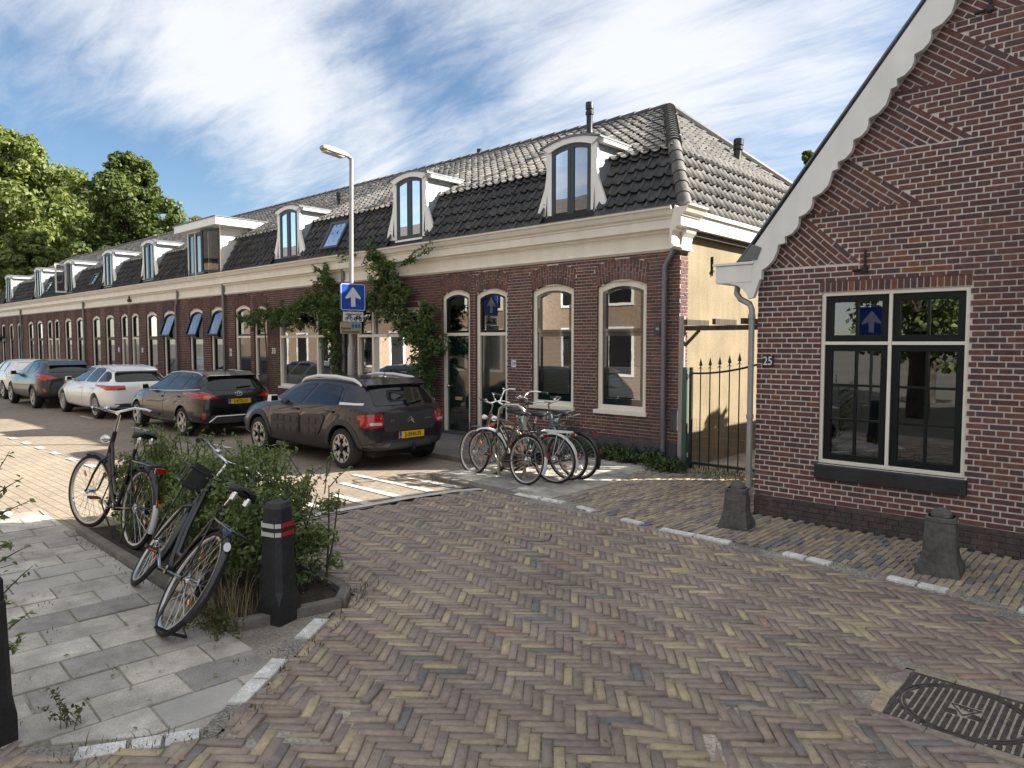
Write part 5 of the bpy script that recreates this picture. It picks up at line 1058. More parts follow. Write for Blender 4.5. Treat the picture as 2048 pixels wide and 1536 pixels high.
for ax in 'lr':
    patch(bv, [(1.96, .935), (1.22, .955), (.90, 1.30), (1.30, 1.27), (1.62, 1.17)], ax, .006, 'front_side_window', M_carglass, v1, .10); patch(bv, [(1.12, .957), (.14, .985), (.16, 1.25), (.30, 1.295), (.80, 1.30)], ax, .006, 'rear_side_window', M_carglass, v1, .10)
    patch(bv, [(.10, .99), (-.42, 1.0), (-.42, 1.03), (.10, 1.03)], ax, .008, 'white_pillar_trim', M_rail, v1, .1, 3)
    patch(bv, [(2.12, .72), (1.20, .78), (1.20, .46), (2.10, .44)], ax, .016, 'door_pad', M_clad, v1, .12); patch(bv, [(1.14, .78), (.52, .82), (.44, .76), (.62, .47), (1.14, .46)], ax, .016, 'door_pad', M_clad, v1, .16)
    for cx0 in (0, 2.6): band(bv, arcpts(cx0, .325, .365, -18 if cx0 == 0 else -14, 196), arcpts(cx0, .325, .45, -16 if cx0 == 0 else -12, 194), ax, .014, 'arch_cladding', M_clad, v1)
    band(bv, [(.36, .25), (.8, .23), (1.3, .23), (1.8, .23), (2.24, .24)], [(.36, .34), (.8, .33), (1.3, .33), (1.8, .33), (2.24, .33)], ax, .014, 'sill_cladding', M_clad, v1)
    sg = 1 if ax == 'l' else -1
    pad = MB()
    for r_ in range(2):
        for c_ in range(4):
            if ax == 'l': p, n = proj(bv, (1.32+.21*c_, .52+.15*r_), ax, .018); pad.box(p, (.16, .018, .10), Matrix.Rotation(math.atan2(-n.x, n.y), 3, 'Z'))
    for r_ in range(2):
        for c_ in range(2):
            if ax == 'l': p, n = proj(bv, (.74+.20*c_, .54+.15*r_), ax, .018); pad.box(p, (.15, .018, .10), Matrix.Rotation(math.atan2(-n.x, n.y), 3, 'Z'))
    if ax == 'l': pad.build('air_bumps', M_clad, v1, False, smooth=True, bevel=.014)
    gp = MB(); line_on(gp, bv, [(1.17, .95), (1.17, .36)], ax); line_on(gp, bv, [(2.24, .88), (2.24, .60)], ax); line_on(gp, bv, [(.08, 1.28), (.06, .90), (.30, .72)], ax); gp.build('door_gap', M_black, v1, False)
    rl = MB(); P = [proj(bv, (x, sg*.585), 't', .01)[0]+Vector((0, 0, dz)) for x, dz in ((1.50, .0), (1.40, .035), (1.0, .055), (.5, .055), (.0, .05), (-.15, .02), (-.20, 0))]; rl.tube(P, [.02, .026, .03, .03, .028, .024, .016], 8); rl.build('roof_rail', M_rail, v1, False, smooth=True)
handles(v1, bv, [(1.36, .855), (.30, .87)], M_black)
patch(bv, [(-.60, .985), (.60, .985), (.52, 1.25), (-.52, 1.25)], 'b', .007, 'rear_window', M_carglass, v1, .12); sp = MB(); sp.prism([(-.34, 1.30), (-.10, 1.388), (-.08, 1.34), (-.30, 1.262)], lambda u, v, d: (u, d, v), -.58, .58); sp.build('rear_spoiler', P_plum, v1, False, bevel=.012)
patch(bv, [(-.50, .59), (.50, .59), (.52, .87), (-.52, .87)], 'b', .008, 'tailgate_panel', M_clad, v1, .10)
for y0 in (1, -1):
    tl_ = patch(bv, [(y0*.515, .665), (y0*.80, .66), (y0*.81, .86), (y0*.515, .875)], 'b', .016, 'tail_light', M_tail, v1, .14); patch(bv, [(y0*.55, .70), (y0*.72, .70), (y0*.72, .745), (y0*.55, .745)], 'b', .020, 'reverse_lamp', M_tailclear, v1, .2, 3)
patch(bv, [(-.80, .30), (.80, .30), (.80, .40), (.45, .46), (-.45, .46), (-.80, .40)], 'b', .018, 'rear_bumper', M_clad, v1, .08); patch(bv, [(-.42, .34), (.42, .34), (.36, .42), (-.36, .42)], 'b', .026, 'bumper_insert', mat('plastic_light_grey', (.06, .06, .065), .55), v1, .1)
plate_on(bv, v1, 0, .525, '2-XHH-75', .028)
em = MB()
for z in (.725, .765):
    for s in (-1, 1): a = proj(bv, (0, z+.035), 'b', .014)[0]; c = proj(bv, (s*.062, z-.025), 'b', .014)[0]; em.tube([a, c], [.011, .008], 5)
em.build('chevron_badge', M_chrome, v1, False)
RM = Matrix.Rotation(R(-90), 4, 'Z') @ Matrix.Rotation(R(90), 4, 'X')
for tx, y in (('C4', .36), ('CACTUS', -.36)): text(tx, .055 if tx == 'C4' else .035, Matrix.Translation(proj(bv, (y, .755), 'b', .012)[0]) @ RM, M_trim, v1, False, ex=.002)
wp = MB(); wp.tube([proj(bv, (-.02, .985), 'b', .02)[0], proj(bv, (-.36, 1.03), 'b', .03)[0]], [.018, .010], 5); wp.lathe([(.03, 0), (.025, .03)], 10, 0, Matrix.Translation(proj(bv, (-.02, .985), 'b', .02)[0]) @ Matrix.Rotation(R(-90), 4, 'Y')); wp.build('rear_wiper', M_black, v1, False)
an = MB(); p = proj(bv, (.05, .0), 't', 0)[0]; an.tube([p, p+Vector((-.16, 0, .20))], [.008, .003], 5); an.build('aerial', M_black, v1, False)
tb_ = MB(); tb_.tube([(-.45, -.02, .30), (-.66, -.02, .28), (-.73, -.02, .31), (-.73, -.02, .37)], .022, 8); tb_.lathe([(.001, -.025), (.018, -.018), (.025, 0), (.018, .018), (.001, .025)], 10, 0, Matrix.Translation((-.73, -.02, .385))); tb_.build('tow_bar', M_black, v1, False)
mirror(v1, bv, 1.93, .96, M_rail); patch(bv, [(2.06, -.62), (2.06, .62), (2.34, .66), (2.34, -.66)], 't', .006, 'windscreen', M_carglass, v1, .1)
b = MB(); b.box(proj(bv, (2.42, .70), 'l', .004)[0], (.06, .008, .03)); b.build('side_repeater', M_signwhite, v1, False, bevel=.003)
# ---- generic estate
def estate(label, loc, s, pm, kind, plate, style, W=.88, yaw=math.pi, tint=None):
    if kind == 'auris':
        st = [(-.98, .34, .46, .56, .44, .60, .38), (-.965, .31, .64, .72, .60, .84, .52), (-.92, .29, .76, .86, .70, .98, .62), (-.80, .28, .83, .97, .775, 1.12, .60), (-.62, .27, .86, .985, .80, 1.33, .57), (-.46, .26, .873, .985, .81, 1.405, .565), (-.1, .25, .88, .975, .815, 1.43, .57), (.5, .22, .88, .96, .815, 1.44, .575), (1.1, .21, .875, .945, .81, 1.42, .575), (1.55, .21, .875, .935, .80, 1.33, .58), (2.0, .22, .877, .925, .80, 1.13, .62), (2.35, .23, .88, .91, .80, .97, .66), (2.8, .24, .865, .85, .77, .90, .60), (3.15, .25, .82, .76, .70, .81, .52), (3.40, .27, .70, .64, .56, .69, .42), (3.50, .33, .50, .54, .40, .57, .3)]; wb = 2.6; wr = .315
    else:
        st = [(-1.02, .36, .48, .60, .46, .64, .40), (-1.0, .32, .66, .76, .62, .86, .54), (-.95, .30, .78, .86, .73, .96, .64), (-.82, .28, .855, .93, .80, 1.06, .64), (-.60, .27, .895, .95, .82, 1.25, .58), (-.38, .26, .905, .955, .825, 1.37, .565), (.0, .24, .91, .955, .83, 1.415, .57), (.6, .22, .91, .95, .83, 1.435, .58), (1.2, .21, .905, .94, .825, 1.415, .58), (1.7, .21, .905, .93, .815, 1.31, .59), (2.15, .22, .908, .915, .815, 1.12, .63), (2.55, .23, .91, .90, .81, .965, .68), (3.0, .24, .90, .84, .78, .90, .62), (3.4, .25, .86, .76, .72, .81, .54), (3.62, .28, .74, .66, .60, .71, .44), (3.70, .34, .5, .56, .4, .6, .3)]; wb = 2.81; wr = .33
    v, bv = vehicle('parked_car', label, loc, s, yaw, st, (0, wb), wr, 0, W, pm, style)
    for ax in 'lr':
        if kind == 'auris':
            patch(bv, [(1.98, .955), (1.02, .985), (.66, 1.355), (1.05, 1.335), (1.5, 1.22)], ax, .006, 'front_side_window', M_carglass, v, .10); patch(bv, [(.94, .99), (.14, 1.02), (-.06, 1.30), (.08, 1.365), (.58, 1.36)], ax, .006, 'rear_side_window', M_carglass, v, .10); patch(bv, [(.04, 1.03), (-.66, 1.07), (-.70, 1.15), (-.50, 1.28), (-.16, 1.33)], ax, .006, 'quarter_window', M_carglass, v, .12)
            gp = MB(); line_on(gp, bv, [(.98, .97), (1.0, .34)], ax); line_on(gp, bv, [(2.2, .90), (2.2, .5)], ax); line_on(gp, bv, [(.08, 1.0), (.05, .85), (.42, .62)], ax); gp.build('door_gap', M_black, v, False)
            tr = MB(); line_on(tr, bv, [(1.98, .94), (1.0, .965), (.1, 1.0), (-.68, 1.05)], ax, .009); tr.build('window_trim', M_trim, v, False); handles(v, bv, [(1.15, .83), (.24, .86)], P_black) if ax == 'l' else None
        else:
            patch(bv, [(2.16, .945), (1.02, .965), (.70, 1.345), (1.1, 1.335), (1.62, 1.22)], ax, .006, 'front_side_window', M_carglass, v, .10); patch(bv, [(.93, .967), (.06, .98), (-.12, 1.27), (.04, 1.345), (.60, 1.35)], ax, .006, 'rear_side_window', M_carglass, v, .10); patch(bv, [(-.04, .985), (-.70, 1.02), (-.66, 1.10), (-.46, 1.24), (-.21, 1.28)], ax, .006, 'quarter_window', M_carglass, v, .12)
            gp = MB(); line_on(gp, bv, [(.98, .95), (1.0, .34)], ax); line_on(gp, bv, [(2.3, .89), (2.3, .5)], ax); line_on(gp, bv, [(.0, .97), (-.02, .85), (.40, .62)], ax); gp.build('door_gap', M_clad, v, False); handles(v, bv, [(1.2, .80), (.22, .82)], pm) if ax == 'l' else None
            tr = MB(); line_on(tr, bv, [(2.16, .935), (1.0, .95), (.0, .965), (-.70, 1.01)], ax, .008); tr.build('window_trim', M_trim, v, False)
        sg = 1 if ax == 'l' else -1; rl = MB(); zr = .005; P = [proj(bv, (x, sg*.555), 't', .01)[0]+Vector((0, 0, dz)) for x, dz in ((1.25, .0), (1.15, .02), (.6, .03), (-.2, .03), (-.45, 0))]; rl.tube(P, .014, 6); rl.build('roof_rail', M_trim, v, False)
    xe = .60 if kind == 'auris' else .62; z0, z1 = (1.02, 1.31) if kind == 'auris' else (1.0, 1.25)
    patch(bv, [(-.64, z0), (.64, z0), (.54, z1), (-.54, z1)], 'b', .007, 'rear_window', M_carglass, v, .14); zsp = 1.39 if kind == 'auris' else 1.345
    sp = MB(); x_ = -.70 if kind == 'auris' else -.64; sp.prism([(x_, zsp-.06), (x_+.3, zsp+.025), (x_+.3, zsp-.04), (x_+.06, zsp-.105)], lambda u, w_, d: (u, d, w_), -.54, .54); sp.build('rear_spoiler', pm, v, False, bevel=.012)
    for y0 in (1, -1):
        if kind == 'auris': patch(bv, [(y0*.42, .86), (y0*.70, .83), (y0*.83, .86), (y0*.85, .97), (y0*.72, 1.0)], 'b', .014, 'tail_light', M_tail, v, .1); patch(bv, [(y0*.60, .865), (y0*.72, .855), (y0*.75, .90), (y0*.64, .92)], 'b', .018, 'indicator', mat('indicator_amber', (.55, .16, .01), .2, coat=1.), v, .2, 3); patch(bv, [(y0*.73, .42), (y0*.78, .42), (y0*.78, .55), (y0*.73, .55)], 'b', .01, 'rear_reflector', M_tail, v, .2, 3)
        else: patch(bv, [(y0*.44, .80), (y0*.84, .79), (y0*.87, .90), (y0*.84, .915), (y0*.44, .905)], 'b', .014, 'tail_light', M_tail, v, .1)
        if kind != 'auris':
            b = MB(); b.lathe([(.04, 0), (.045, .1)], 12, 0, Matrix.Translation((-.99, y0*.5, .30)) @ Matrix.Rotation(R(90), 4, 'Y'), cap=False); b.build('exhaust', M_trim, v, False)
    if kind == 'auris':
        patch(bv, [(-.72, .33), (.72, .33), (.62, .50), (-.62, .50)], 'b', .012, 'bumper_insert', M_clad, v, .08); tr = MB(); tr.tube([proj(bv, (y, z), 'b', .02)[0] for y, z in ((.66, .36), (.52, .47), (0, .47), (-.52, .47), (-.66, .36))], .016, 6); tr.build('bumper_trim', M_trim, v, False)
        em = MB(); on_rear(em, bv, ellipse(0, .935, .075, .052), .007); on_rear(em, bv, ellipse(0, .935, .026, .050), .006); on_rear(em, bv, ellipse(0, .962, .055, .022), .006); em.build('oval_badge', M_chrome, v, False)
        wp = MB(); wp.tube([proj(bv, (.0, 1.06), 'b', .02)[0], proj(bv, (-.33, 1.08), 'b', .03)[0]], [.02, .010], 5); wp.build('rear_wiper', M_black, v, False)
        an = MB(); p = proj(bv, (-.3, .0), 't', 0)[0]; an.tube([p, p+Vector((-.18, 0, .22))], [.009, .003], 5); an.build('aerial', M_black, v, False)
    else: patch(bv, [(-.80, .34), (.80, .34), (.70, .44), (-.70, .44)], 'b', .01, 'diffuser', M_clad, v, .08)
    if plate: plate_on(bv, v, 0, .78 if kind == 'auris' else .70, plate, .022)
    mirror(v, bv, 1.92 if kind == 'auris' else 2.05, .975, P_white if kind != 'auris' else M_trim); return v, bv
estate('glossy black estate car with red tail lights and yellow plate behind the plum hatchback', (-13.60, 6.31, 0), .855, P_black, 'auris', '3-KTG-31', '5')
estate('white estate car with multi spoke wheels parked between two dark cars', (-18.22, 6.27, 0), .86, P_white, 'audi', None, 'multi', .905)
# ---- the dark coupe-like crossover and the white hatchback beyond it
st = [(-.86, .40, .48, .66, .46, .72, .38), (-.84, .36, .68, .86, .60, .97, .50), (-.76, .34, .80, .98, .72, 1.08, .60), (-.60, .33, .87, 1.06, .77, 1.20, .58), (-.36, .31, .895, 1.08, .80, 1.35, .56), (0, .29, .90, 1.05, .81, 1.455, .56), (.5, .26, .89, 1.00, .80, 1.50, .57), (1.1, .25, .88, .98, .80, 1.49, .57), (1.55, .25, .88, .97, .80, 1.40, .57), (2.0, .26, .885, .965, .80, 1.18, .62), (2.35, .27, .89, .95, .80, 1.03, .66), (2.8, .28, .875, .90, .78, .96, .62), (3.15, .30, .82, .80, .70, .86, .52), (3.42, .34, .66, .68, .52, .72, .4), (3.5, .40, .48, .58, .38, .62, .3)]
v4, bv = vehicle('parked_car', 'dark grey crossover with a sloping tail and high red lamps ahead of the white estate', (-22.36, 6.03, 0), .875, math.pi, st, (0, 2.64), .34, 0, .89, P_grey, '10')
for ax in 'lr':
    patch(bv, [(1.98, 1.0), (1.0, 1.02), (.80, 1.40), (1.15, 1.385), (1.55, 1.27)], ax, .006, 'front_side_window', M_carglass, v4, .1); patch(bv, [(.92, 1.03), (.20, 1.10), (.02, 1.26), (.28, 1.39), (.72, 1.41)], ax, .006, 'rear_side_window', M_carglass, v4, .1)
    for cx0 in (0, 2.64): band(bv, arcpts(cx0, .325, .385, -10, 190), arcpts(cx0, .325, .43, -10, 190), ax, .01, 'arch_cladding', M_clad, v4)
patch(bv, [(-.60, 1.10), (.60, 1.10), (.48, 1.33), (-.48, 1.33)], 'b', .007, 'rear_window', M_carglass, v4, .12)
for y0 in (1, -1): patch(bv, [(y0*.40, .93), (y0*.78, .86), (y0*.88, 1.02), (y0*.80, 1.06), (y0*.55, .99)], 'b', .02, 'tail_light', M_tail, v4, .1); patch(bv, [(y0*.70, .52), (y0*.78, .56), (y0*.78, .66), (y0*.74, .62)], 'b', .01, 'rear_reflector', M_tail, v4, .2, 3)
sp = MB(); sp.prism([(-.50, 1.32), (-.12, 1.45), (-.10, 1.41), (-.42, 1.28)], lambda u, w_, d: (u, d, w_), -.52, .52); sp.build('rear_spoiler', P_black, v4, False, bevel=.012); plate_on(bv, v4, 0, .86, 'S', .02); mirror(v4, bv, 1.95, 1.0, P_black)
st = [(-.80, .36, .46, .60, .44, .66, .38), (-.785, .33, .66, .80, .60, .92, .54), (-.72, .31, .78, .94, .70, 1.04, .60), (-.58, .29, .85, 1.0, .76, 1.18, .58), (-.34, .27, .88, 1.02, .79, 1.36, .56), (0, .25, .89, .99, .80, 1.41, .56), (.6, .23, .89, .96, .80, 1.43, .57), (1.2, .22, .885, .95, .80, 1.41, .57), (1.6, .22, .885, .94, .80, 1.30, .58), (2.05, .23, .888, .93, .80, 1.10, .63), (2.4, .24, .89, .91, .79, .96, .66), (2.9, .25, .87, .86, .76, .90, .6), (3.3, .28, .74, .72, .6, .76, .45), (3.42, .34, .5, .6, .4, .63, .3)]
v5, bv = vehicle('parked_car', 'white hatchback with tall red tail lights cut off by the left edge', (-26.8, 6.28, 0), .87, math.pi, st, (0, 2.65), .325, 0, .89, P_white, '5')
for ax in 'lr': patch(bv, [(2.0, .96), (1.0, .98), (.75, 1.36), (1.15, 1.34), (1.6, 1.2)], ax, .006, 'front_side_window', M_carglass, v5, .1); patch(bv, [(.92, .985), (.05, 1.03), (-.1, 1.2), (.1, 1.33), (.66, 1.365)], ax, .006, 'rear_side_window', M_carglass, v5, .1)
patch(bv, [(-.56, 1.03), (.56, 1.03), (.48, 1.30), (-.48, 1.30)], 'b', .007, 'rear_window', M_carglass, v5, .12)
for y0 in (1, -1): patch(bv, [(y0*.50, .80), (y0*.84, .82), (y0*.80, 1.0), (y0*.62, 1.28), (y0*.57, 1.28), (y0*.64, .98)], 'b', .012, 'tail_light', M_tail, v5, .08)
mirror(v5, bv, 1.98, .96, P_white)
# ------------------------------------------------------------------ bicycles
M_frame = {'black': mat('bike_black', (.014, .014, .015), .35, coat=.4), 'brown': mat('bike_brown', (.075, .050, .045), .35, coat=.5), 'mint': mat('bike_mint', (.10, .20, .22), .35, coat=.5), 'silver': mat('bike_silver', (.42, .41, .40), .3, metal=.6)}
M_saddle = mat('saddle_black', (.018, .018, .019), .38); M_grip = mat('rubber_grip', (.02, .02, .02), .7); M_spoke = mat('spoke_steel', (.55, .54, .52), .3, metal=.9); M_rimw = mat('rim_aluminium', (.50, .50, .49), .32, metal=.8)
M_guardw = mat('mudguard_white', (.70, .70, .70), .35); M_tan = mat('mudguard_tan', (.55, .40, .26), .5); M_orangeref = mat('reflector_amber', (.55, .14, .01), .2, coat=1.)
def bike(label, rear, heading, lean, s, col='black', rim=None, steer=0., mens=False, guard=None, guard_tip=None, fguard=None, front_rack=False, skirt=False, carrier='black', stand=None, basket=False, bar='swept', hb=1.08, group=None, light=True, carrier_white=False, rearlamp=True, stickers=False):
    m = M_frame[col]; guard = guard or m; fguard = fguard or guard; rim = rim or M_rimw; r = .345
    root = thing('bicycle', label, 'bicycle', (rear[0], rear[1], rear[2] if len(rear) > 2 else 0), group); root.rotation_euler = (R(lean), 0, R(heading)); root.scale = (s, s, s)
    HT, HB_, BB, FH = Vector((.835, 0, .93)), Vector((.885, 0, .72)), Vector((.47, 0, .285)), Vector((1.10, 0, r)); ax = (HT-HB_).normalized()
    ST = Matrix.Translation(HB_) @ Matrix.Rotation(R(steer), 4, ax) @ Matrix.Translation(-HB_); I = Matrix.Identity(4)
    def fin(mb, name, mm, par, T=I, **k): o = mb.build(name, mm, par, False, **k); o.data.transform(T); return o
    def wheel_(c, T, rear_):
        w = bpy.data.objects.new('wheel', None); COL.objects.link(w); w.empty_display_size = .1; attach(w, root, False); A = Matrix.Translation(c) @ Matrix.Rotation(R(90), 4, 'X')
        t = MB(); t.lathe([(r-.036*.5+.018*math.cos(a)-.001, .018*math.sin(a)) for a in [i*math.pi/5 for i in range(11)]], 44, 0, A, cap=False); fin(t, 'tyre', M_tyre, w, T, smooth='all')
        q = MB(); q.lathe([(r-.036, .013), (r-.052, .011), (r-.056, 0), (r-.052, -.011), (r-.036, -.013)], 44, 0, A, cap=False); fin(q, 'rim', rim, w, T, smooth='all')
        h = MB(); hr = .028 if rear_ else .02; h.lathe([(.006, -.06), (.012, -.05), (hr*1.5, -.034), (hr, -.028), (hr*.9, 0), (hr, .028), (hr*1.5, .034), (.012, .05), (.006, .06)], 14, 0, A); fin(h, 'hub', M_chrome, w, T, smooth=True)
        p = MB(); n = 32
        for i in range(n):
            a = 2*math.pi*i/n; sd = .030 if i % 2 else -.030; a2 = a+(.55 if (i//2) % 2 else -.55); p.tube([(c.x+hr*1.4*math.cos(a2), sd, c.z+hr*1.4*math.sin(a2)), (c.x+(r-.054)*math.cos(a), 0, c.z+(r-.054)*math.sin(a))], .0016, 3, cap=False)
        fin(p, 'spokes', M_spoke, w, T)
        for k in (.9, 3.6): b = MB(); b.box((c.x+.19*math.cos(k), 0, c.z+.19*math.sin(k)), (.05, .012, .02), Matrix.Rotation(-k, 3, 'Y')); fin(b, 'spoke_reflector', M_orangeref, w, T)
    RHc = Vector((0, 0, r)); wheel_(RHc, I, True); wheel_(FH, ST, False)
    f = MB(); S1 = Vector((.285, 0, .83)); tr = .0155
    if mens: f.tube([S1-Vector((-.01, 0, .03)), HT-ax*.04], tr, 8); f.tube([BB, HB_+ax*.03], tr*1.1, 8)
    else:
        f.tube([BB+Vector((-.03, 0, .12)), Vector((.56, 0, .40)), Vector((.70, 0, .56)), HB_+ax*.13], tr, 8); f.tube([BB, Vector((.60, 0, .34)), Vector((.75, 0, .50)), HB_+ax*.02], tr*1.1, 8)
    f.tube([BB, S1], tr*1.05, 8); f.tube([HB_-ax*.01, HT+ax*.01], .022, 10); f.lathe([(.03, -.04), (.03, .04)], 12, 0, Matrix.Translation(BB) @ Matrix.Rotation(R(90), 4, 'X'))
    for sd in (-1, 1): f.tube([BB+Vector((-.04, sd*.03, 0)), Vector((.0, sd*.062, r))], .009, 6); f.tube([S1+Vector((0, sd*.02, -.05)), Vector((0, sd*.062, r))], .008, 6)
    fin(f, 'frame', m, root, smooth=True)
    k = MB(); cr = HB_-ax*.03
    k.tube([HB_-ax*.0, cr], .02, 8)
    for sd in (-1, 1): k.tube([cr+Vector((0, sd*.01, 0)), cr+Vector((.01, sd*.055, -.03)), Vector((1.0, sd*.055, .52)), FH+Vector((-.03, sd*.055, .03)), FH+Vector((0, sd*.055, 0))], [.015, .014, .012, .009, .009], 6)
    fin(k, 'fork', m, root, ST, smooth=True)
    def guard_(c, a0, a1, T, mm, tip):
        n = 26; rg = r+.022; prof = [(-.028, -.014), (-.018, .004), (0, .010), (.018, .004), (.028, -.014)]
        def part(b0, b1, nm, m3):
            b = MB(); V = []; kk = 14
            for i in range(kk+1):
                a = R(b0+(b1-b0)*i/kk); V += [(c.x+(rg+h)*math.cos(a), y, c.z+(rg+h)*math.sin(a)) for y, h in prof]
            b.add(V, [(i*5+j, i*5+j+1, (i+1)*5+j+1, (i+1)*5+j) for i in range(kk) for j in range(4)]); return fin(b, nm, m3, root, T, smooth='all')
        if tip: part(a0, a1-38, 'mudguard', mm); return part(a1-38, a1, 'mudguard_tip', tip)
        return part(a0, a1, 'mudguard', mm)
    guard_(RHc, 20, 205, I, guard, guard_tip); guard_(FH, -30 if True else 0, 128, ST, fguard, None) if False else guard_(FH, 62, 190, ST, fguard, None)
    gs = MB()
    for sd in (-1, 1): gs.tube([(0, sd*.06, r), (-.36*math.cos(R(12)), sd*.028, r-.02)], .003, 4)
    fin(gs, 'mudguard_stays', m, root)
    sp = MB(); sp.tube([S1-Vector((-.02, 0, .06)), Vector((.245, 0, .94))], .012, 8); fin(sp, 'seat_post', M_chrome, root, smooth=True)
    sd_ = MB(); V = []; rows = [(-.14, .015, .0, .01), (-.135, .085, .018, -.02), (-.09, .108, .03, -.035), (-.03, .088, .026, -.035), (.03, .05, .02, -.03), (.09, .03, .018, -.025), (.13, .022, .012, -.02), (.145, .008, .0, -.01)]
    for x, w_, zt, zb in rows: V += [(.215+x, -w_, .965+zb), (.215+x, -w_*.92, .965+zt*.6), (.215+x, -w_*.4, .965+zt), (.215+x, w_*.4, .965+zt), (.215+x, w_*.92, .965+zt*.6), (.215+x, w_, .965+zb)]
    sd_.add(V, [(i*6+j, i*6+(j+1) % 6, (i+1)*6+(j+1) % 6, (i+1)*6+j) for i in range(len(rows)-1) for j in range(6)]+[(0, 1, 2, 3, 4, 5), tuple(len(V)-1-i for i in range(6))]); so = fin(sd_, 'saddle', M_saddle, root, smooth='all')
    for y in (-.05, .05): sg_ = MB(); sg_.lathe([(.018, -.035), (.02, 0), (.018, .035)], 8, 0, Matrix.Translation((.10, y, .925)), cap=True); fin(sg_, 'saddle_spring', M_chrome, so)
    stem = HT+ax*(hb-.93-.05); hbm = MB(); hbm.tube([HT, stem], .012, 8); hbm.tube([stem, stem+Vector((.06, 0, .02))], .013, 8); c0 = stem+Vector((.06, 0, .02))
    if bar == 'swept': shape = [(0, 0, 0), (.035, .10, .02), (.02, .20, .05), (-.06, .265, .045), (-.16, .285, .025), (-.22, .29, .02)]
    elif bar == 'high': shape = [(0, 0, 0), (.02, .07, .04), (.01, .15, .15), (-.04, .23, .17), (-.14, .27, .16), (-.22, .28, .15)]
    else: shape = [(0, 0, 0), (.03, .16, .0), (.0, .26, .03), (-.08, .31, .03), (-.15, .32, .03)]
    P = [c0+Vector((x, -y, z)) for x, y, z in reversed(shape)]+[c0+Vector((x, y, z)) for x, y, z in shape[1:]]; hbm.tube(P, .011, 8); ho = fin(hbm, 'handlebar', M_chrome, root, ST, smooth=True)
    for e, e2 in ((P[0], P[1]), (P[-1], P[-2])): g = MB(); d = (e2-e); g.tube([e-d.normalized()*.01, e+d.normalized()*.105], .0165, 8); fin(g, 'grip', M_grip, ho, ST, smooth=True)
    bl = MB(); bl.lathe([(.028, 0), (.026, .012), (.014, .022), (.002, .025)], 12, 0, Matrix.Translation(c0+Vector((0, .09, .03)))); fin(bl, 'bell', M_chrome, ho, ST, smooth=True)
    if light:
        hl = MB(); lc = HB_+ax*.14+Vector((.10, 0, .0)); hl.lathe([(.012, -.06), (.035, -.02), (.042, .02), (.040, .03), (.001, .035)], 14, 0, Matrix.Translation(lc) @ Matrix.Rotation(R(90), 4, 'Y')); hl.tube([lc-Vector((.04, 0, 0)), HB_+ax*.14], .008, 5); fin(hl, 'headlight', M_chrome, root, ST, smooth=True)
    cc = MB(); outl = [(.60-.09+.105*math.cos(a)-.04, .285+.105*math.sin(a)) for a in [R(-90+180*i/8) for i in range(9)]]+[(.0, r+.075), (-.045, r+.05), (-.06, r), (-.045, r-.05), (.0, r-.075)]; cc.prism([(x, z) for x, z in outl], FXZ, -.075, -.045); fin(cc, 'chain_case', M_frame['black'] if col != 'mint' else M_tan, root, bevel=.008)
    ck = MB(); ck.tube([BB+Vector((0, -.085, 0)), BB+Vector((0, .085, 0))], .011, 8); ck.tube([BB+Vector((0, .085, 0)), BB+Vector((.15, .10, .06))], .010, 6); ck.tube([BB+Vector((0, -.085, 0)), BB+Vector((-.15, -.10, -.06))], .010, 6); fin(ck, 'crank', M_chrome, root)
    for c_, sd in ((BB+Vector((.15, .10, .06)), 1), (BB+Vector((-.15, -.10, -.06)), -1)): p = MB(); p.box(c_+Vector((0, sd*.055, 0)), (.085, .085, .022)); po = fin(p, 'pedal', M_grip, root, bevel=.005); q = MB(); [q.box(c_+Vector((e*.044, sd*.055, 0)), (.004, .06, .012)) for e in (-1, 1)]; fin(q, 'pedal_reflectors', M_orangeref, po)
    mc = M_guardw if carrier_white else M_frame['black']
    if carrier:
        c = MB(); zc = .735
        for y in (-.055, 0, .055): c.tube([(.16, y, zc), (-.28, y, zc)], .006, 5)
        for x in (.16, -.06, -.28): c.tube([(x, -.055, zc), (x, .055, zc)], .006, 5)
        for sd in (-1, 1): c.tube([(-.10, sd*.055, zc), (0, sd*.065, r)], .005, 5); c.tube([(-.26, sd*.055, zc), (0, sd*.065, r)], .005, 5)
        fin(c, 'carrier', mc, root)
    if rearlamp: tl = MB(); tl.box((-.30, 0, .70), (.03, .085, .045)); fin(tl, 'tail_light', M_tail, root, bevel=.008)
    if rearlamp: t2 = MB(); t2.box((-.375, 0, .44), (.018, .035, .06)); fin(t2, 'guard_reflector', M_tail, root, bevel=.005)
    if skirt:
        for sd in (-1, 1): q = MB(); A_ = arcpts(0, r, .36, 20, 165, 14); q.prism(A_+[(0, r)], FXZ, sd*.062-.002, sd*.062+.002); fin(q, 'skirt_guard', M_saddle, root)
    if stand == 'side': q = MB(); q.tube([(.05, .05, .30), (.02, .20, .0)], .009, 6); fin(q, 'kickstand', M_chrome, root)
    if stand == 'u':
        q = MB(); q.tube([(0, .075, r), (-.10, .085, .10), (-.20, .10, .075), (-.21, .0, .075), (-.20, -.09, .085), (-.10, -.085, .10), (0, -.075, r)], .010, 8); fin(q, 'parking_stand', M_frame['black'], root, smooth=True)
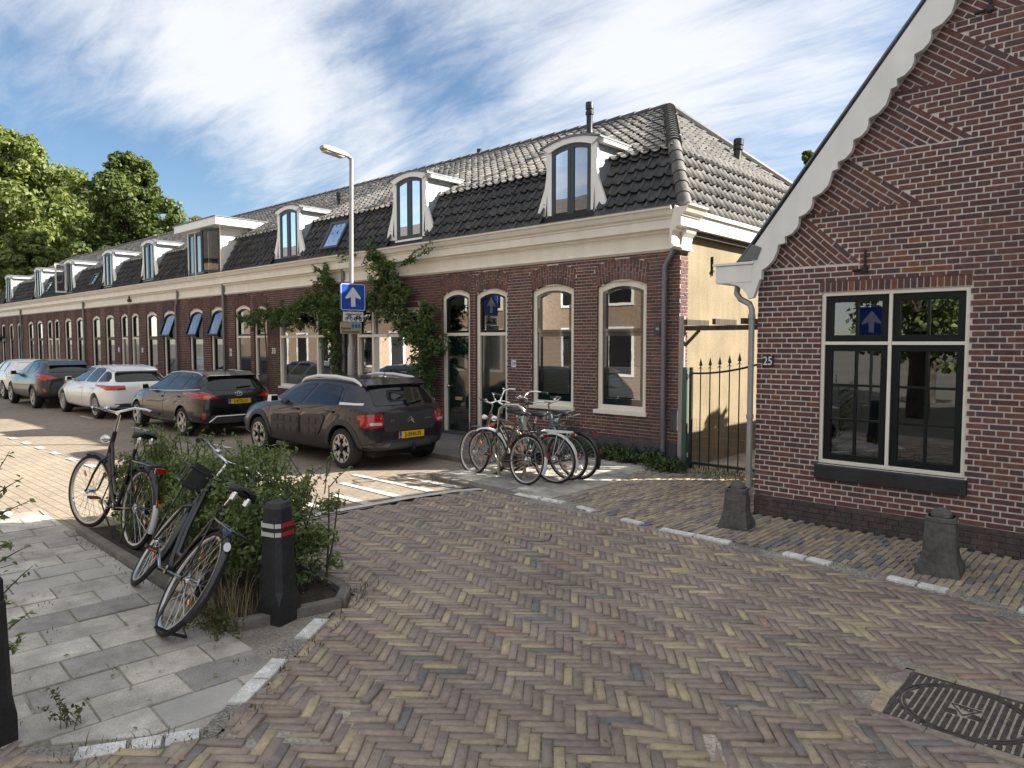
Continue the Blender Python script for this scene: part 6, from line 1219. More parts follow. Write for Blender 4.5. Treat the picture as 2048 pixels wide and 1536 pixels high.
    if front_rack:
        q = MB(); x0, x1, z0, w_ = 1.0, 1.26, .93, .17
        for z in (.80, .93): q.tube([(x0, -w_, z), (x1, -w_, z), (x1, w_, z), (x0, w_, z)], .009, 6, closed=True)
        for (x, y) in ((x0, -w_), (x1, -w_), (x1, w_), (x0, w_)): q.tube([(x, y, .80), (x, y, .93)], .008, 5)
        for y in (-.1, 0, .1): q.tube([(x0, y, .80), (x1, y, .80)], .006, 5)
        for sd in (-1, 1): q.tube([(1.22, sd*.10, .80), FH+Vector((0, sd*.07, 0))], .007, 5); q.tube([(x0, sd*.05, .80), HB_+ax*.05], .008, 5)
        fin(q, 'front_carrier', M_frame['black'], root, ST); q = MB(); q.box((1.01, 0, .875), (.012, .30, .20)); fin(q, 'crate_board', M_saddle, root, ST)
    if basket:
        q = MB(); 
        for z in (.80, .87, .94): q.tube([(.98, -.15, z), (1.22, -.17, z), (1.22, .17, z), (.98, .15, z)], .004, 4, closed=True)
        for i in range(9): y = -.16+.04*i; q.tube([(1.22, y, .94), (1.20, y*.85, .74), (1.0, y*.85, .74), (.98, y*.9, .94)], .003, 4)
        fin(q, 'basket', M_frame['black'], root, ST)
    if stickers:
        for a, w_, mm in ((52, .035, M_signwhite), (73, .026, M_signblue)):
            c_ = Vector((-(r+.033)*math.cos(R(a))*1, 0, r+(r+.033)*math.sin(R(a)))); q = MB(); q.lathe([(w_, 0), (w_, .002)], 16, 0, Matrix.Translation(c_+Vector((0, .012, 0))) @ Matrix.Rotation(R(-(90-a)), 4, 'Y') @ Matrix.Rotation(R(-22), 4, 'X') @ Matrix.Diagonal((1.1, .62, 1, 1))); fin(q, 'sticker', mm, root)
    return root
b1 = bike('black roadster with white tipped mudguard parked upright at the far end of the hedge', (-6.40, 2.18), 180.5, 11, 1.0, steer=14, hb=1.15, guard_tip=M_guardw, group=None)
b2 = bike('black bicycle with front carrier toppled at a steep lean against the hedge', (-4.41, 1.63), 168.3, 35.5, .985, steer=-6, front_rack=True, stand='u', hb=1.12, group=None, light=False, rearlamp=False, stickers=True)
zr_ = lambda x: .052-.056*(x+6.878)/1.978
b3 = bike('dark brown crossbar bicycle in front of the steel hoop, nearest the street', (-5.69, 6.40, .018), 175.6, 8, .90, col='brown', mens=True, guard=M_frame['brown'], guard_tip=M_guardw, bar='swept', hb=1.10)
b4 = bike('bicycle with white rear carrier and white mudguard in the middle of the rack', (-5.50, 6.75, .012), 190, -4, .90, col='black', carrier_white=True, guard=M_guardw, bar='high', hb=1.12, rim=M_frame['silver'])
b5 = bike('black bicycle closest to the house wall, rightmost at the steel hoop', (-5.45, 7.17, .012), 187, -7, .90, col='black', bar='swept', hb=1.18)
b6 = bike('mint bicycle with tan mudguards half hidden behind the hoop', (-6.42, 6.92, .03), 3, 5, .88, col='mint', guard=M_tan, basket=True, hb=1.14)
# ------------------------------------------------------------------ street furniture
hp = thing('bicycle_rack', 'bent stainless steel hoop holding the parked bicycles', 'bike rack', (-6.14, 6.64, .03)); b = MB()
A0, A1 = Vector((-6.29, 6.58, -.02)), Vector((-5.99, 6.74, -.02)); d = (A1-A0); top = .975; b.tube([A0, A0+Vector((0, 0, top-.14)), A0+Vector((0, 0, top-.05))+d*.06, A0+Vector((0, 0, top))+d*.25, A1+Vector((0, 0, top))-d*.25, A1+Vector((0, 0, top-.05))-d*.06, A1+Vector((0, 0, top-.14)), A1], .023, 12); b.build('hoop', M_steel, hp, smooth=True)
for a in (A0, A1): q = MB(); q.lathe([(.045, .03), (.04, .045), (.024, .05)], 12, 0, Matrix.Translation((a.x, a.y, 0))); q.build('foot_collar', M_steel, hp, smooth=True)
# lamp post with the one-way sign
lp = thing('street_lamp', 'slim galvanised street lamp carrying the blue one way sign', 'street lamp', (-10.52, 7.25, .07)); b = MB(); P0, P1 = Vector((-10.55, 7.25, .05)), Vector((-10.43, 7.25, 4.92)); b.tube([P0, P0.lerp(P1, .33), P0.lerp(P1, .345), P1], [.062, .060, .042, .036], 14); b.build('pole', M_galv, lp, smooth=True)
q = MB(); q.tube([P1-Vector((0, 0, .02)), P1+Vector((-.02, -.06, .03)), P1+Vector((-.02, -.10, .045))], .03, 10); q.build('bracket', M_galv, lp, smooth=True)
hd = MB(); hr_ = Matrix.Rotation(R(-6), 3, 'X'); hc = P1+Vector((-.05, -.30, .065)); V = []
for y, w_, h in ((.25, .05, .055), (.18, .085, .075), (.0, .10, .09), (-.20, .09, .085), (-.26, .06, .05)): V += [hc+hr_ @ Vector((sx*w_, y, sz*h*.5+(.0 if sz > 0 else 0))) for sx, sz in ((-1, -1), (1, -1), (.8, 1), (-.8, 1))]
hd.add(V, [(i*4+j, i*4+(j+1) % 4, (i+1)*4+(j+1) % 4, (i+1)*4+j) for i in range(4) for j in range(4)]+[(0, 1, 2, 3), (19, 18, 17, 16)]); ho = hd.build('lamp_head', mat('lamp_housing_grey', (.40, .39, .35), .6, noise=(30, .7, 1.15)), lp, bevel=.012)
q = MB(); q.box(hc+hr_ @ Vector((0, -.02, -.055)), (.14, .36, .03), hr_); q.build('diffuser', mat('lamp_diffuser', (.62, .60, .52), .4), lp, bevel=.01)
def frame_m(origin, yaw): return Matrix.Translation(origin) @ Matrix.Rotation(yaw, 4, 'Z') @ Matrix.Rotation(R(90), 4, 'X')   # local x right, y up, z towards viewer
SY = R(90-4)-R(0); yaw = R(82)
def rrect(w, h, r, n=5): return [(sx*(w/2-r)+r*math.cos(a), sy*(h/2-r)+r*math.sin(a)) for sx, sy, a0 in ((1, 1, 0), (-1, 1, 90), (-1, -1, 180), (1, -1, 270)) for a in [R(a0+90*i/n) for i in range(n+1)]]
def flat(poly, z0, z1, name, m, M, parent): b = MB(); b.prism(poly, lambda u, v, d_: (u, v, d_), z0, z1); o = b.build(name, m, None, False); o.data.transform(M); attach(o, parent); return o
def board(name, label, cat, M, w, h, r, m): t = thing(name, label, cat, M.translation); o = flat(rrect(w, h, r), -.006, .006, 'sign_plate', m, M, t); return t
SP = P0.lerp(P1, .51); NV = Vector((math.sin(yaw), -math.cos(yaw), 0)); SM = frame_m(Vector((SP.x, SP.y, 2.545))+NV*.066, yaw)
sg = board('traffic_sign', 'square blue one way sign with a white upward arrow on the lamp post', 'road sign', SM, .475, .475, .045, M_signblue)
o_ = rrect(.455, .455, .038); i_ = rrect(.435, .435, .032); b = MB(); n_ = len(o_); b.add([(*p, .0075) for p in o_]+[(*p, .0075) for p in i_], [(k, (k+1) % n_, n_+(k+1) % n_, n_+k) for k in range(n_)]); bo = b.build('sign_border', M_signwhite, None, False); bo.data.transform(SM); attach(bo, sg)
flat([(-.04, -.165), (.04, -.165), (.04, .0), (.13, -.035), (.148, -.02), (.145, -.005), (.012, .165), (-.012, .165), (-.145, -.005), (-.148, -.02), (-.13, -.035), (-.04, .0)], .0065, .0095, 'arrow', M_signwhite, SM, sg)
S2 = frame_m(Vector((SP.x, SP.y, 2.205))+NV*.07, yaw); s2 = board('traffic_sign', 'small white plate with bicycle and moped symbols under the blue arrow sign', 'road sign', S2, .375, .165, .015, M_signwhite)
text('uitgezonderd', .058, S2 @ Matrix.Translation((0, .045, .008)), M_black, s2, ex=.0006)
def cyc(cx_, mop):
    b = MB()
    for k in (-.048, .048): b.tube([(cx_+k+.026*math.cos(2*math.pi*i/14), -.035+.026*math.sin(2*math.pi*i/14), .009) for i in range(14)], .0042 if not mop else .008, 4, closed=True)
    for pa in ([(-.048, -.035), (-.02, .008), (.032, .008), (.048, -.035)], [(-.02, .008), (.0, -.035), (.032, .008)], [(.032, .008), (.028, .022), (.045, .026)], [(-.048, -.035), (0, -.035)], [(-.032, .016), (-.008, .016)]): b.tube([(cx_+x, y, .009) for x, y in pa], .0045 if not mop else .0075, 4)
    o = b.build('moped_symbol' if mop else 'bicycle_symbol', M_black, None, False); o.data.transform(S2); attach(o, s2)
cyc(-.085, False); cyc(.085, True)
S3 = frame_m(Vector((SP.x-.0, SP.y, 2.01))+NV*.07+Vector((0, -.05, 0)), yaw); s3 = board('neighbourhood_sign', 'tan neighbourhood watch plate lowest on the lamp post', 'sign', S3, .40, .20, .01, M_signtan)
text('Attentie', .058, S3 @ Matrix.Translation((-.10, -.005, .008)), M_black, s3, ex=.0006); text('Buurtpreventie', .058, S3 @ Matrix.Translation((-.005, -.065, .008)), M_black, s3, ex=.0006, sx=.95)
flat([(.0, .0), (.185, .0), (.185, .085), (.0, .085)], .0062, .0075, 'blue_panel', M_sky, S3, s3); b = MB()
for k in range(3):
    x = .035+.058*k; b.lathe([(.009, 0), (.009, .001)], 8, 0, Matrix.Translation((x, .07, .008)))
    for pa in ([(x, .06), (x, .03), (x-.01, .005)], [(x, .03), (x+.01, .005)], [(x-.025, .03), (x, .055), (x+.025, .03)]): b.tube([(u, v, .0085) for u, v in pa], .0045, 4)
o = b.build('walking_figures', M_black, None, False); o.data.transform(S3); attach(o, s3)
S4 = frame_m(Vector((P0.x+.02, P0.y, 1.62))+NV*.062, yaw); st_ = flat(rrect(.085, .10, .008), -.002, .003, 'sticker', M_signwhite, S4, lp); flat([(-.04, .01), (.04, .01), (.04, .035), (-.04, .035)], .0031, .0036, 'sticker_band', M_reflr, S4, lp)
flat([(-.04, -.045), (.04, -.045), (.04, -.02), (-.04, -.02)], .0031, .0036, 'sticker_band', M_sky, S4, lp)
# the second one-way sign, beside the viewer, seen mirrored in the gable window
def arrow_sign(SM, w, label):
    k = w/.475; t = board('traffic_sign', label, 'road sign', SM, w, w, .045*k, M_signblue); flat([(u*k, v*k) for u, v in [(-.04, -.165), (.04, -.165), (.04, .0), (.13, -.035), (.148, -.02), (.145, -.005), (.012, .165), (-.012, .165), (-.145, -.005), (-.148, -.02), (-.13, -.035), (-.04, .0)]], .0065, .0095, 'arrow', M_signwhite, SM, t)
sp_ = thing('sign_post', 'steel post beside the viewer carrying the mirrored one way sign', 'sign post', (-4.23, -.80, 0)); b = MB(); b.tube([(-4.23, -.80, -.05), (-4.23, -.80, 2.5)], .03, 10); b.build('pole', M_galv, sp_, smooth=True)
arrow_sign(frame_m(Vector((-4.23, -.76, 2.16)), R(180)), .58, 'second blue one way sign beside the viewer, mirrored in the gable window'); SW = frame_m(Vector((-4.23, -.76, 1.76)), R(180)); board('traffic_sign', 'white plate under the mirrored one way sign beside the viewer', 'road sign', SW, .45, .17, .015, M_signwhite)
# black timber bollards
def bollard(label, x, y, h, w, rot, bands=True):
    t = thing('bollard', label, 'bollard', (x, y, 0)); T = Matrix.Translation((x, y, 0)) @ Matrix.Rotation(R(rot), 4, 'Z'); b = MB(); a = w/2; c = w*.17
    octo = lambda s, cc: [(a*s-cc, a*s), (-a*s+cc, a*s), (-a*s, a*s-cc), (-a*s, -a*s+cc), (-a*s+cc, -a*s), (a*s-cc, -a*s), (a*s, -a*s+cc), (a*s, a*s-cc)]
    lev = [(-.1, 1.0, .002), (.12, 1.0, .002), (.20, .96, c), (h-.125, .87, c), (h-.12, .83, c), (h-.03, .82, c), (h, .62, c*.8)]; V = [T @ Vector((*p, z)) for z, s, cc in lev for p in octo(s, cc)]
    b.add(V, [(i*8+j, i*8+(j+1) % 8, (i+1)*8+(j+1) % 8, (i+1)*8+j) for i in range(len(lev)-1) for j in range(8)]+[tuple(len(V)-8+j for j in range(8))]); b.build('post', M_tar, t, bevel=.004)
    for z in ((h-.135, h-.19) if bands else ()):
        s = a*(.875)+.003
        for ang, mm in ((180, M_refl), (270, M_refl), (0, M_reflr), (90, M_reflr)):
            M = T @ Matrix.Rotation(R(ang), 4, 'Z'); q = MB(); q.box((s, 0, z), (.006, w*.52, .026)); o = q.build('reflector_band', mm, None, False); o.data.transform(M); attach(o, t)
        for ang, mm in ((225, M_refl), (315, M_refl)):
            M = T @ Matrix.Rotation(R(ang), 4, 'Z'); q = MB(); q.box((s*1.15, 0, z), (.006, w*.20, .026)); o = q.build('reflector_band', mm, None, False); o.data.transform(M); attach(o, t)
    return t
bollard('black tarred wooden bollard with red and white bands at the hedge end', -4.09, 2.255, .75, .185, 16); bollard('black wooden bollard cut off by the left edge of the photo', -3.73, .655, .75, .18, 10, False)
def stone(label, x, y, h, w, rot):
    t = thing('stone_bollard', label, 'bollard', (x, y, 0)); T = Matrix.Translation((x, y, 0)) @ Matrix.Rotation(R(rot), 4, 'Z'); b = MB(); V = []; lev = [(-.06, 1.16, .0), (.035, 1.15, .0), (.06, 1.12, .0), (.12, .96, .10), (.18, .87, .20), (.3, .84, .22), (h*.80, .77, .22), (h*.80+.008, .80, .2), (h*.80+.03, .80, .2), (h*.80+.038, .68, .25)]
    for z, s, c in lev: a = w/2*s/.72; cc = a*c*1.2; V += [T @ Vector((px_+random.gauss(0, .002), py_+random.gauss(0, .002), z)) for px_, py_ in ((a-cc, a), (-a+cc, a), (-a, a-cc), (-a, -a+cc), (-a+cc, -a), (a-cc, -a), (a, -a+cc), (a, a-cc))]
    b.add(V, [(i*8+j, i*8+(j+1) % 8, (i+1)*8+(j+1) % 8, (i+1)*8+j) for i in range(len(lev)-1) for j in range(8)]); b.build('shaft', M_ash, t, bevel=.004)
    q = MB(); z0 = h*.80+.037; R0 = w*.40; q.lathe([(R0, 0), (R0*1.0, .015), (R0*.9, .032), (R0*.7, .05), (R0*.36, .061), (.002, .064)], 16, 0, T @ Matrix.Translation((0, 0, z0))); q.build('dome', M_ash, t, smooth=True)
stone('smaller weathered stone bollard near the corner downpipe', -2.93, 6.32, .44, .17, 8); stone('larger weathered stone bollard below the gable window', -1.21, 6.14, .50, .185, 4)
# manhole cover
mh = thing('manhole_cover', 'square cast iron manhole cover with round studded lid in the pavers', 'manhole cover', (-.64, 3.875, 0)); M_cast = mat('cast_iron', (.13, .112, .108), .55, metal=.4, noise=(20, .6, 1.4)); M_castdirt = mat('cover_dirt', (.46, .42, .34), .9, noise=(60, .7, 1.2))
b = MB(); b.bx(-.925, -.355, 3.59, 4.16, -.055, -.005); b.build('dirt_bed', M_castdirt, mh); b = MB(); b.bx(-1.0, -.27, 3.51, 4.235, -.06, -.0095); b.build('sand_bed', M_sand, mh)
fr_ = MB(); cx0, cy0, rr = -.64, 3.875, .262
for sx in range(-9, 9):
    for sy in range(-20, 20):
        x = cx0+sx*.0315+.015; y = cy0+sy*.0142+.007; dd = math.hypot(x-cx0, y-cy0)
        if abs(x-cx0) > .272 or abs(y-cy0) > .275 or (rr-.02 < dd < rr+.018): continue
        if abs(x-cx0) < .075 and abs(y-cy0) < .065: continue
        fr_.box((x, y, -.004), (.023, .0125, .012), None, 0, .8)
so = fr_.build('studs', M_cast, mh); so['kind'] = 'stuff'
q = MB(); q.lathe([(rr-.014, -.008), (rr-.014, .003), (rr-.002, .003), (rr-.002, -.008)], 48, 0, Matrix.Translation((cx0, cy0, 0)), cap=False); q.lathe([(rr+.006, -.008), (rr+.006, .003), (rr+.016, .003), (rr+.016, -.008)], 48, 0, Matrix.Translation((cx0, cy0, 0)), cap=False); q.build('lid_ring', M_cast, mh)
q = MB()
for s in (-1, 1): q.bx(cx0+s*.284-.006, cx0+s*.284+.006, 3.59, 4.16, -.01, .002); q.bx(cx0-.278, cx0+.278, cy0+s*.284-.006, cy0+s*.284+.006, -.01, .002)
q.build('cover_frame', M_cast, mh)
q = MB(); TRI = [(-.062, .045), (.062, .045), (0, -.05)]; q.tube([(cx0+x, cy0+y, .001) for x, y in TRI], .004, 4, closed=True)
for k in range(4): q.bx(cx0-.075+.004*k, cx0-.02-.004*k, cy0-.055+.012*k, cy0-.049+.012*k, -.004, .002); q.bx(cx0+.02+.004*k, cx0+.075-.004*k, cy0-.055+.012*k, cy0-.049+.012*k, -.004, .002)
q.build('emblem', M_cast, mh); text('TAP', .035, Matrix.Translation((cx0, cy0+.022, .001)), M_cast, mh)
edge = []
for i in range(3):
    for (x, y, a) in ((-.96, 3.68+.19*i, 90), (-.83+.19*i, 4.195, 0), (-.83+.19*i, 3.555, 0), (-.32, 3.68+.19*i, 90)): edge.append((x, y, a))
for x, y, a in edge: o = bpy.data.objects.new('paver', PV2[len(edge) % 8][0]); COL.objects.link(o); o.matrix_basis = Matrix.Translation((x, y, -.026+random.gauss(0, .003))) @ Matrix.Rotation(R(a+random.gauss(0, 2)), 4, 'Z') @ Matrix.Diagonal((.187, .062, .06, 1)); attach(o, mh)
# ------------------------------------------------------------------ gate, timber post and beam in the gap
gt = thing('garden_gate', 'green iron gate with spear points and a rising top rail', 'gate', (-4.35, 8.75, 0)); gx0, gx1 = -4.74, -3.42; GY = 8.75
zt_ = lambda x: 1.34+.0*x+.30*max(0, (x-gx0-.05)/(gx1-gx0))**1.9
b = MB(); b.tube([(gx0+(gx1-gx0)*i/16, GY, zt_(gx0+(gx1-gx0)*i/16)) for i in range(17)], .014, 6); b.build('top_rail', M_gatepaint, gt, smooth=True)
b = MB(); b.bx(gx0, gx1, GY-.015, GY+.015, .10, .135); b.build('bottom_rail', M_gatepaint, gt); b = MB(); b.bx(gx0-.025, gx0+.015, GY-.02, GY+.02, .04, 1.42); b.build('stile', M_gatepaint, gt); b = MB(); b.bx(gx1-.02, gx1+.03, GY-.02, GY+.02, .02, 1.62); b.build('stile', M_gatepaint, gt)
for i in range(9):
    x = gx0+.135+.137*i; z = zt_(x); b = MB(); b.tube([(x, GY, .05), (x, GY, z+.10)], .0085, 6); bo = b.build('bar', M_gatepaint, gt)
    q = MB(); q.add([Vector((x, GY, z+.09))+Vector(v) for v in ((-.026, 0, .02), (0, -.010, .02), (.026, 0, .02), (0, .010, .02), (0, 0, .125), (0, 0, .0))], [(0, 1, 4), (1, 2, 4), (2, 3, 4), (3, 0, 4), (1, 0, 5), (2, 1, 5), (3, 2, 5), (0, 3, 5)]); q.tube([(x-.03, GY, z+.055), (x-.012, GY, z+.08), (x, GY, z+.05), (x+.012, GY, z+.08), (x+.03, GY, z+.055)], .005, 4); q.build('spear_point', M_iron, bo)
b = MB()
for i in range(26): b.tube([(gx0+.02+.05*i, GY+.02, .12), (gx0+.02+.05*i, GY+.02, .72)], .0012, 3)
for i in range(6): b.tube([(gx0+.01, GY+.02, .14+.115*i), (gx1-.02, GY+.02, .14+.115*i)], .0012, 3)
b.build('wire_mesh', M_galv, gt)['kind'] = 'stuff'
b = MB()
for z in (.22, 1.30): b.tube([(gx0-.08, GY, z), (gx0-.01, GY, z)], .012, 6); b.lathe([(.022, -.03), (.022, .03)], 8, 0, Matrix.Translation((gx0-.045, GY, z)))
b.build('hinges', M_chrome, gt); b = MB(); b.bx(-4.865, -4.80, 8.72, 8.78, -.02, 1.42); b.build('gate_post', mat('gate_post_green', (.07, .135, .105), .6, streak=(9, .7, 1.2)), gt, bevel=.004)
pg = thing('pergola_beam', 'weathered timber beam with short rafters over the garden gate', 'pergola', (-4.0, 8.85, 1.9)); b = MB(); b.bx(-4.99, -3.12, 8.84, 8.90, 1.92, 1.985); b.build('beam', M_wood, pg, bevel=.004)
for x in (-4.78, -4.37, -3.98, -3.6, -3.25): b = MB(); b.box((x, 8.95, 2.03), (.05, .62, .075)); b.build('rafter', M_wood, pg, bevel=.004)
b = MB(); b.bx(-4.965, -4.885, 8.79, 8.835, -.05, 2.12); b.build('post', M_woodpost, pg, bevel=.004); b = MB(); b.tube([(-4.92, 8.86, 1.70), (-4.70, 8.87, 1.92)], .028, 4); b.build('brace', M_wood, pg)
fw = thing('garden_wall', 'low garden wall behind the gabled house at the back of the gap', 'wall', (-3.1, 12.5, 0)); b = MB(); b.bx(-3.16, -3.03, 9.62, 15.5, -.05, 2.08); b.build('wall', M_gbrick, fw); b = MB(); b.bx(-3.2, -2.99, 9.61, 15.5, 2.083, 2.13); b.build('coping', M_kerb, fw)
bw = thing('garden_shed', 'dark timber shed at the end of the passage behind the gate', 'shed', (-4.1, 15.6, 0)); b = MB(); b.bx(-4.97, -3.2, 15.3, 16.8, -.05, 2.2); b.build('wall', M_wood, bw); b = MB(); b.prism([(-5.05, 2.2), (-3.1, 2.2), (-4.08, 2.9)], FXZ, 15.2, 16.9); b.build('roof', M_tile, bw)
# planter kerb
pk = thing('planter_kerb', 'low concrete kerb framing the hedge bed on the left', 'planter', (-5.7, 2.4, 0)); PKP = [(-7.35, 2.06), (-4.13, 1.985), (-3.99, 2.64), (-4.16, 2.80), (-6.2, 3.02)]
for (a, c, n) in ((PKP[0], PKP[1], 4), (PKP[1], PKP[2], 1), (PKP[2], PKP[3], 1), (PKP[3], PKP[4], 3)):
    a = Vector((*a, 0)); c = Vector((*c, 0))
    for i in range(n):
        p = a.lerp(c, i/n); q = a.lerp(c, (i+1)/n); b = MB(); dv = (q-p); b.box((p+q)/2+Vector((0, 0, .0)), (dv.length*.99, .075, .11), Matrix.Rotation(math.atan2(dv.y, dv.x), 3, 'Z')); b.build('kerb_stone', M_kerb, pk, bevel=.01)
bed = sheet('soil', [(-7.4, 2.05), (-4.12, 1.98), (-3.98, 2.64), (-4.15, 2.82), (-6.2, 3.04), (-7.2, 3.0)], .012, mat('bed_soil', (.045, .035, .026), .95, noise=[(9, .6, 1.4), (50, .6, 1.5)], bump=(40, .8)), parent=pk)
# ------------------------------------------------------------------ plants
L_hedge = leafmat('hedge_leaf', [(0, (.11, .15, .072)), (.4, (.16, .215, .088)), (.75, (.21, .275, .098)), (1, (.29, .34, .12))], .3, .45); L_wist = leafmat('wisteria_leaf', [(0, (.045, .088, .032)), (.5, (.075, .132, .042)), (.85, (.12, .18, .052)), (1, (.20, .22, .065))], .3, .5)
L_lime = leafmat('lime_tree_leaf', [(0, (.11, .15, .05)), (.4, (.16, .205, .066)), (.8, (.21, .25, .085)), (1, (.27, .29, .115))], .35); L_dark = leafmat('dark_tree_leaf', [(0, (.055, .085, .028)), (.4, (.085, .125, .038)), (.8, (.12, .16, .046)), (1, (.17, .18, .05))], .3); L_yel = leafmat('yellowing_leaf', [(0, (.13, .15, .04)), (1, (.26, .22, .06))], .35)
L_ivy = leafmat('ground_ivy_leaf', [(0, (.035, .065, .026)), (.6, (.065, .11, .038)), (1, (.11, .155, .05))], .25, .4); L_grass = leafmat('weed_blade', [(0, (.06, .085, .025)), (.6, (.10, .125, .04)), (1, (.20, .18, .08))], .3); L_straw = leafmat('dry_stalk', [(0, (.22, .18, .10)), (1, (.36, .29, .17))], .2)
M_bark = mat('bark', (.085, .070, .055), .9, noise=[(6, .6, 1.3), (30, .7, 1.3)], bump=(25, .8)); M_twig = mat('green_twig', (.07, .075, .035), .8)
def leafobj(name, Cs, Ns, size, m, parent, aspect=.5): V, F = leaves(np.asarray(Cs), np.asarray(Ns), size, aspect); o = newobj(name, arrmesh(name, V, F, m), parent); return o
def clumps(centers, radii, n_each, flat=1., sh=0.):
    C = []; Nn = []
    for c, r in zip(centers, radii):
        n = int(n_each*(r if isinstance(n_each, float) else 1)) if False else int(n_each)
        p = RNG.normal(0, 1, (n, 3)); p /= np.linalg.norm(p, axis=1)[:, None]; rad = RNG.uniform(.35+sh, 1, n)[:, None]; C.append(np.array(c)+p*rad*r*np.array([1, 1, flat])); Nn.append(p+np.array([0, 0, .5]))
    return np.concatenate(C), np.concatenate(Nn)
def sprig(base, tip, n, size, C, Nn, tw, bend=.0, r=.004):
    base = Vector(base); tip = Vector(tip); mid = (base+tip)/2+Vector((random.gauss(0, bend), random.gauss(0, bend), abs(random.gauss(0, bend)))); pts = [base*(1-t)**2+mid*2*t*(1-t)+tip*t*t for t in [i/6 for i in range(7)]]; tw.tube(pts, [r, r, r*.9, r*.8, r*.7, r*.5, r*.3], 4)
    for i in range(n):
        t = .25+.75*(i+random.random())/n; p = base*(1-t)**2+mid*2*t*(1-t)+tip*t*t; s = size*random.uniform(.4, .9); d = Vector((random.gauss(0, 1), random.gauss(0, 1), random.gauss(0, .6))).normalized(); C.append(tuple(p+d*s*.5)); Nn.append((random.gauss(0, .4), random.gauss(0, .4), 1))
# hedge in the planter
def clear_of_bikes(x, y, z):
    if x < -5.55: return y > 2.22+.20*z
    if x < -4.3: return y > 1.63+.207*(-4.41-x)+.70*z+.05
    return True
hg = thing('hedge', 'straggly privet hedge in the kerbed bed behind the leaning bicycles', 'hedge', (-5.6, 2.45, 0)); C = []; Nn = []
cen = []; rad = []
for i in range(620):
    u = random.random(); x = -7.42+u*3.02; y = random.uniform(2.2, 2.92); h = .80+.10*math.sin(x*3.2)+.06*math.sin(x*7+1)-(.22 if x < -7.1 else 0)-(.08 if x > -4.5 else 0); z = .10+random.random()**.65*(h-.14); 
    if not clear_of_bikes(x, y, z): continue
    cen.append((x, y, z)); rad.append(random.uniform(.07, .13))
C1, N1 = clumps(cen, rad, 62); C.append(C1); Nn.append(N1); Cs = []; Ns = []; tw = MB()
for i in range(75):
    x = random.uniform(-7.2, -4.15); y = random.uniform(2.15, 2.85); z0 = .72; sprig((x, max(y, 2.5), z0), (x+random.gauss(0, .10), max(y, 2.5)+random.gauss(0, .09), z0+random.uniform(.1, .36)), 11, .045, Cs, Ns, tw, .03)
for i in range(24): a = random.uniform(-.75, 1.1); z0 = random.uniform(.15, .75); l = random.uniform(.2, .46); sprig((-4.5, 2.55, z0), (-4.5+l*math.cos(a)*.9, 2.55+l*math.sin(a)*.9, z0+random.uniform(-.02, .25)), 12, .045, Cs, Ns, tw, .04)
for i in range(8): x = random.uniform(-4.7, -4.3); sprig((x, 2.2, random.uniform(.3, .7)), (x+random.gauss(0, .1), 2.2-random.uniform(.1, .26), random.uniform(.3, .8)), 8, .045, Cs, Ns, tw, .04)
for i in range(60): x = random.uniform(-6.9, -4.3); y = random.uniform(2.15, 2.8); tw.tube([(x, y, 0), (x+random.gauss(0, .05), y+random.gauss(0, .05), .35), (x+random.gauss(0, .1), y+random.gauss(0, .08), .7)], [.009, .007, .004], 4)
C.append(np.array(Cs)); Nn.append(np.array(Ns)); leafobj('foliage', np.concatenate(C), np.concatenate(Nn), .043, L_hedge, hg, .48); tw.build('stems', M_twig, hg)['kind'] = 'stuff'
# shrub poking in at the left edge
sh = thing('shrub', 'leafy shoots reaching in from the left edge of the photo', 'shrub', (-4.35, .72, 0)); Cs = []; Ns = []; tw = MB()
for i in range(30): z0 = random.uniform(.05, .9); sprig((-4.32, .68, z0), (-4.32+random.uniform(.0, .34), .68+random.uniform(.0, .30), z0+random.uniform(.08, .36)), 12, .06, Cs, Ns, tw, .05, .005)
leafobj('foliage', Cs, Ns, .05, L_hedge, sh, .42); tw.build('stems', M_twig, sh)['kind'] = 'stuff'
# grass and dry stalks at the planter front, weeds in joints
def blades(name, pts, size, m, kind='stuff', parent=None, lean=.5):
    V = []; F = []
    for (x, y, z, h) in pts:
        a = random.uniform(0, 6.28); l = random.uniform(.1, lean)*h; w = size; b = len(V); dx, dy = math.cos(a), math.sin(a); V += [(x-dy*w, y+dx*w, z), (x+dy*w, y-dx*w, z), (x+dx*l*.4+dy*w*.7, y+dy*l*.4-dx*w*.7, z+h*.6), (x+dx*l*.4-dy*w*.7, y+dy*l*.4+dx*w*.7, z+h*.6), (x+dx*l, y+dy*l, z+h*random.uniform(.75, 1))]; F += [(b, b+1, b+2), (b, b+2, b+3), (b+3, b+2, b+4)]
    o = newobj(name, arrmesh(name, V, F, m), parent)
    return o
g1_ = blades('dry_grass', [(random.gauss(-4.28, .10), random.gauss(2.02, .06), 0, random.uniform(.12, .40)) for _ in range(130)], .0022, L_straw, lean=.7); tag(g1_, 'dry straw coloured grass stalks at the foot of the hedge beside the bollard', 'grass', None, 'stuff')
g2_ = thing('weed_clump', 'low green weed clump spilling onto the slabs before the bollard', 'weeds', (-4.25, 1.88, 0)); C_, N_ = clumps([(random.gauss(-4.25, .12), random.gauss(1.90, .06), random.uniform(.02, .12)) for _ in range(46)], [.05]*46, 16); leafobj('foliage', C_, N_, .026, L_grass, g2_)
pts = []
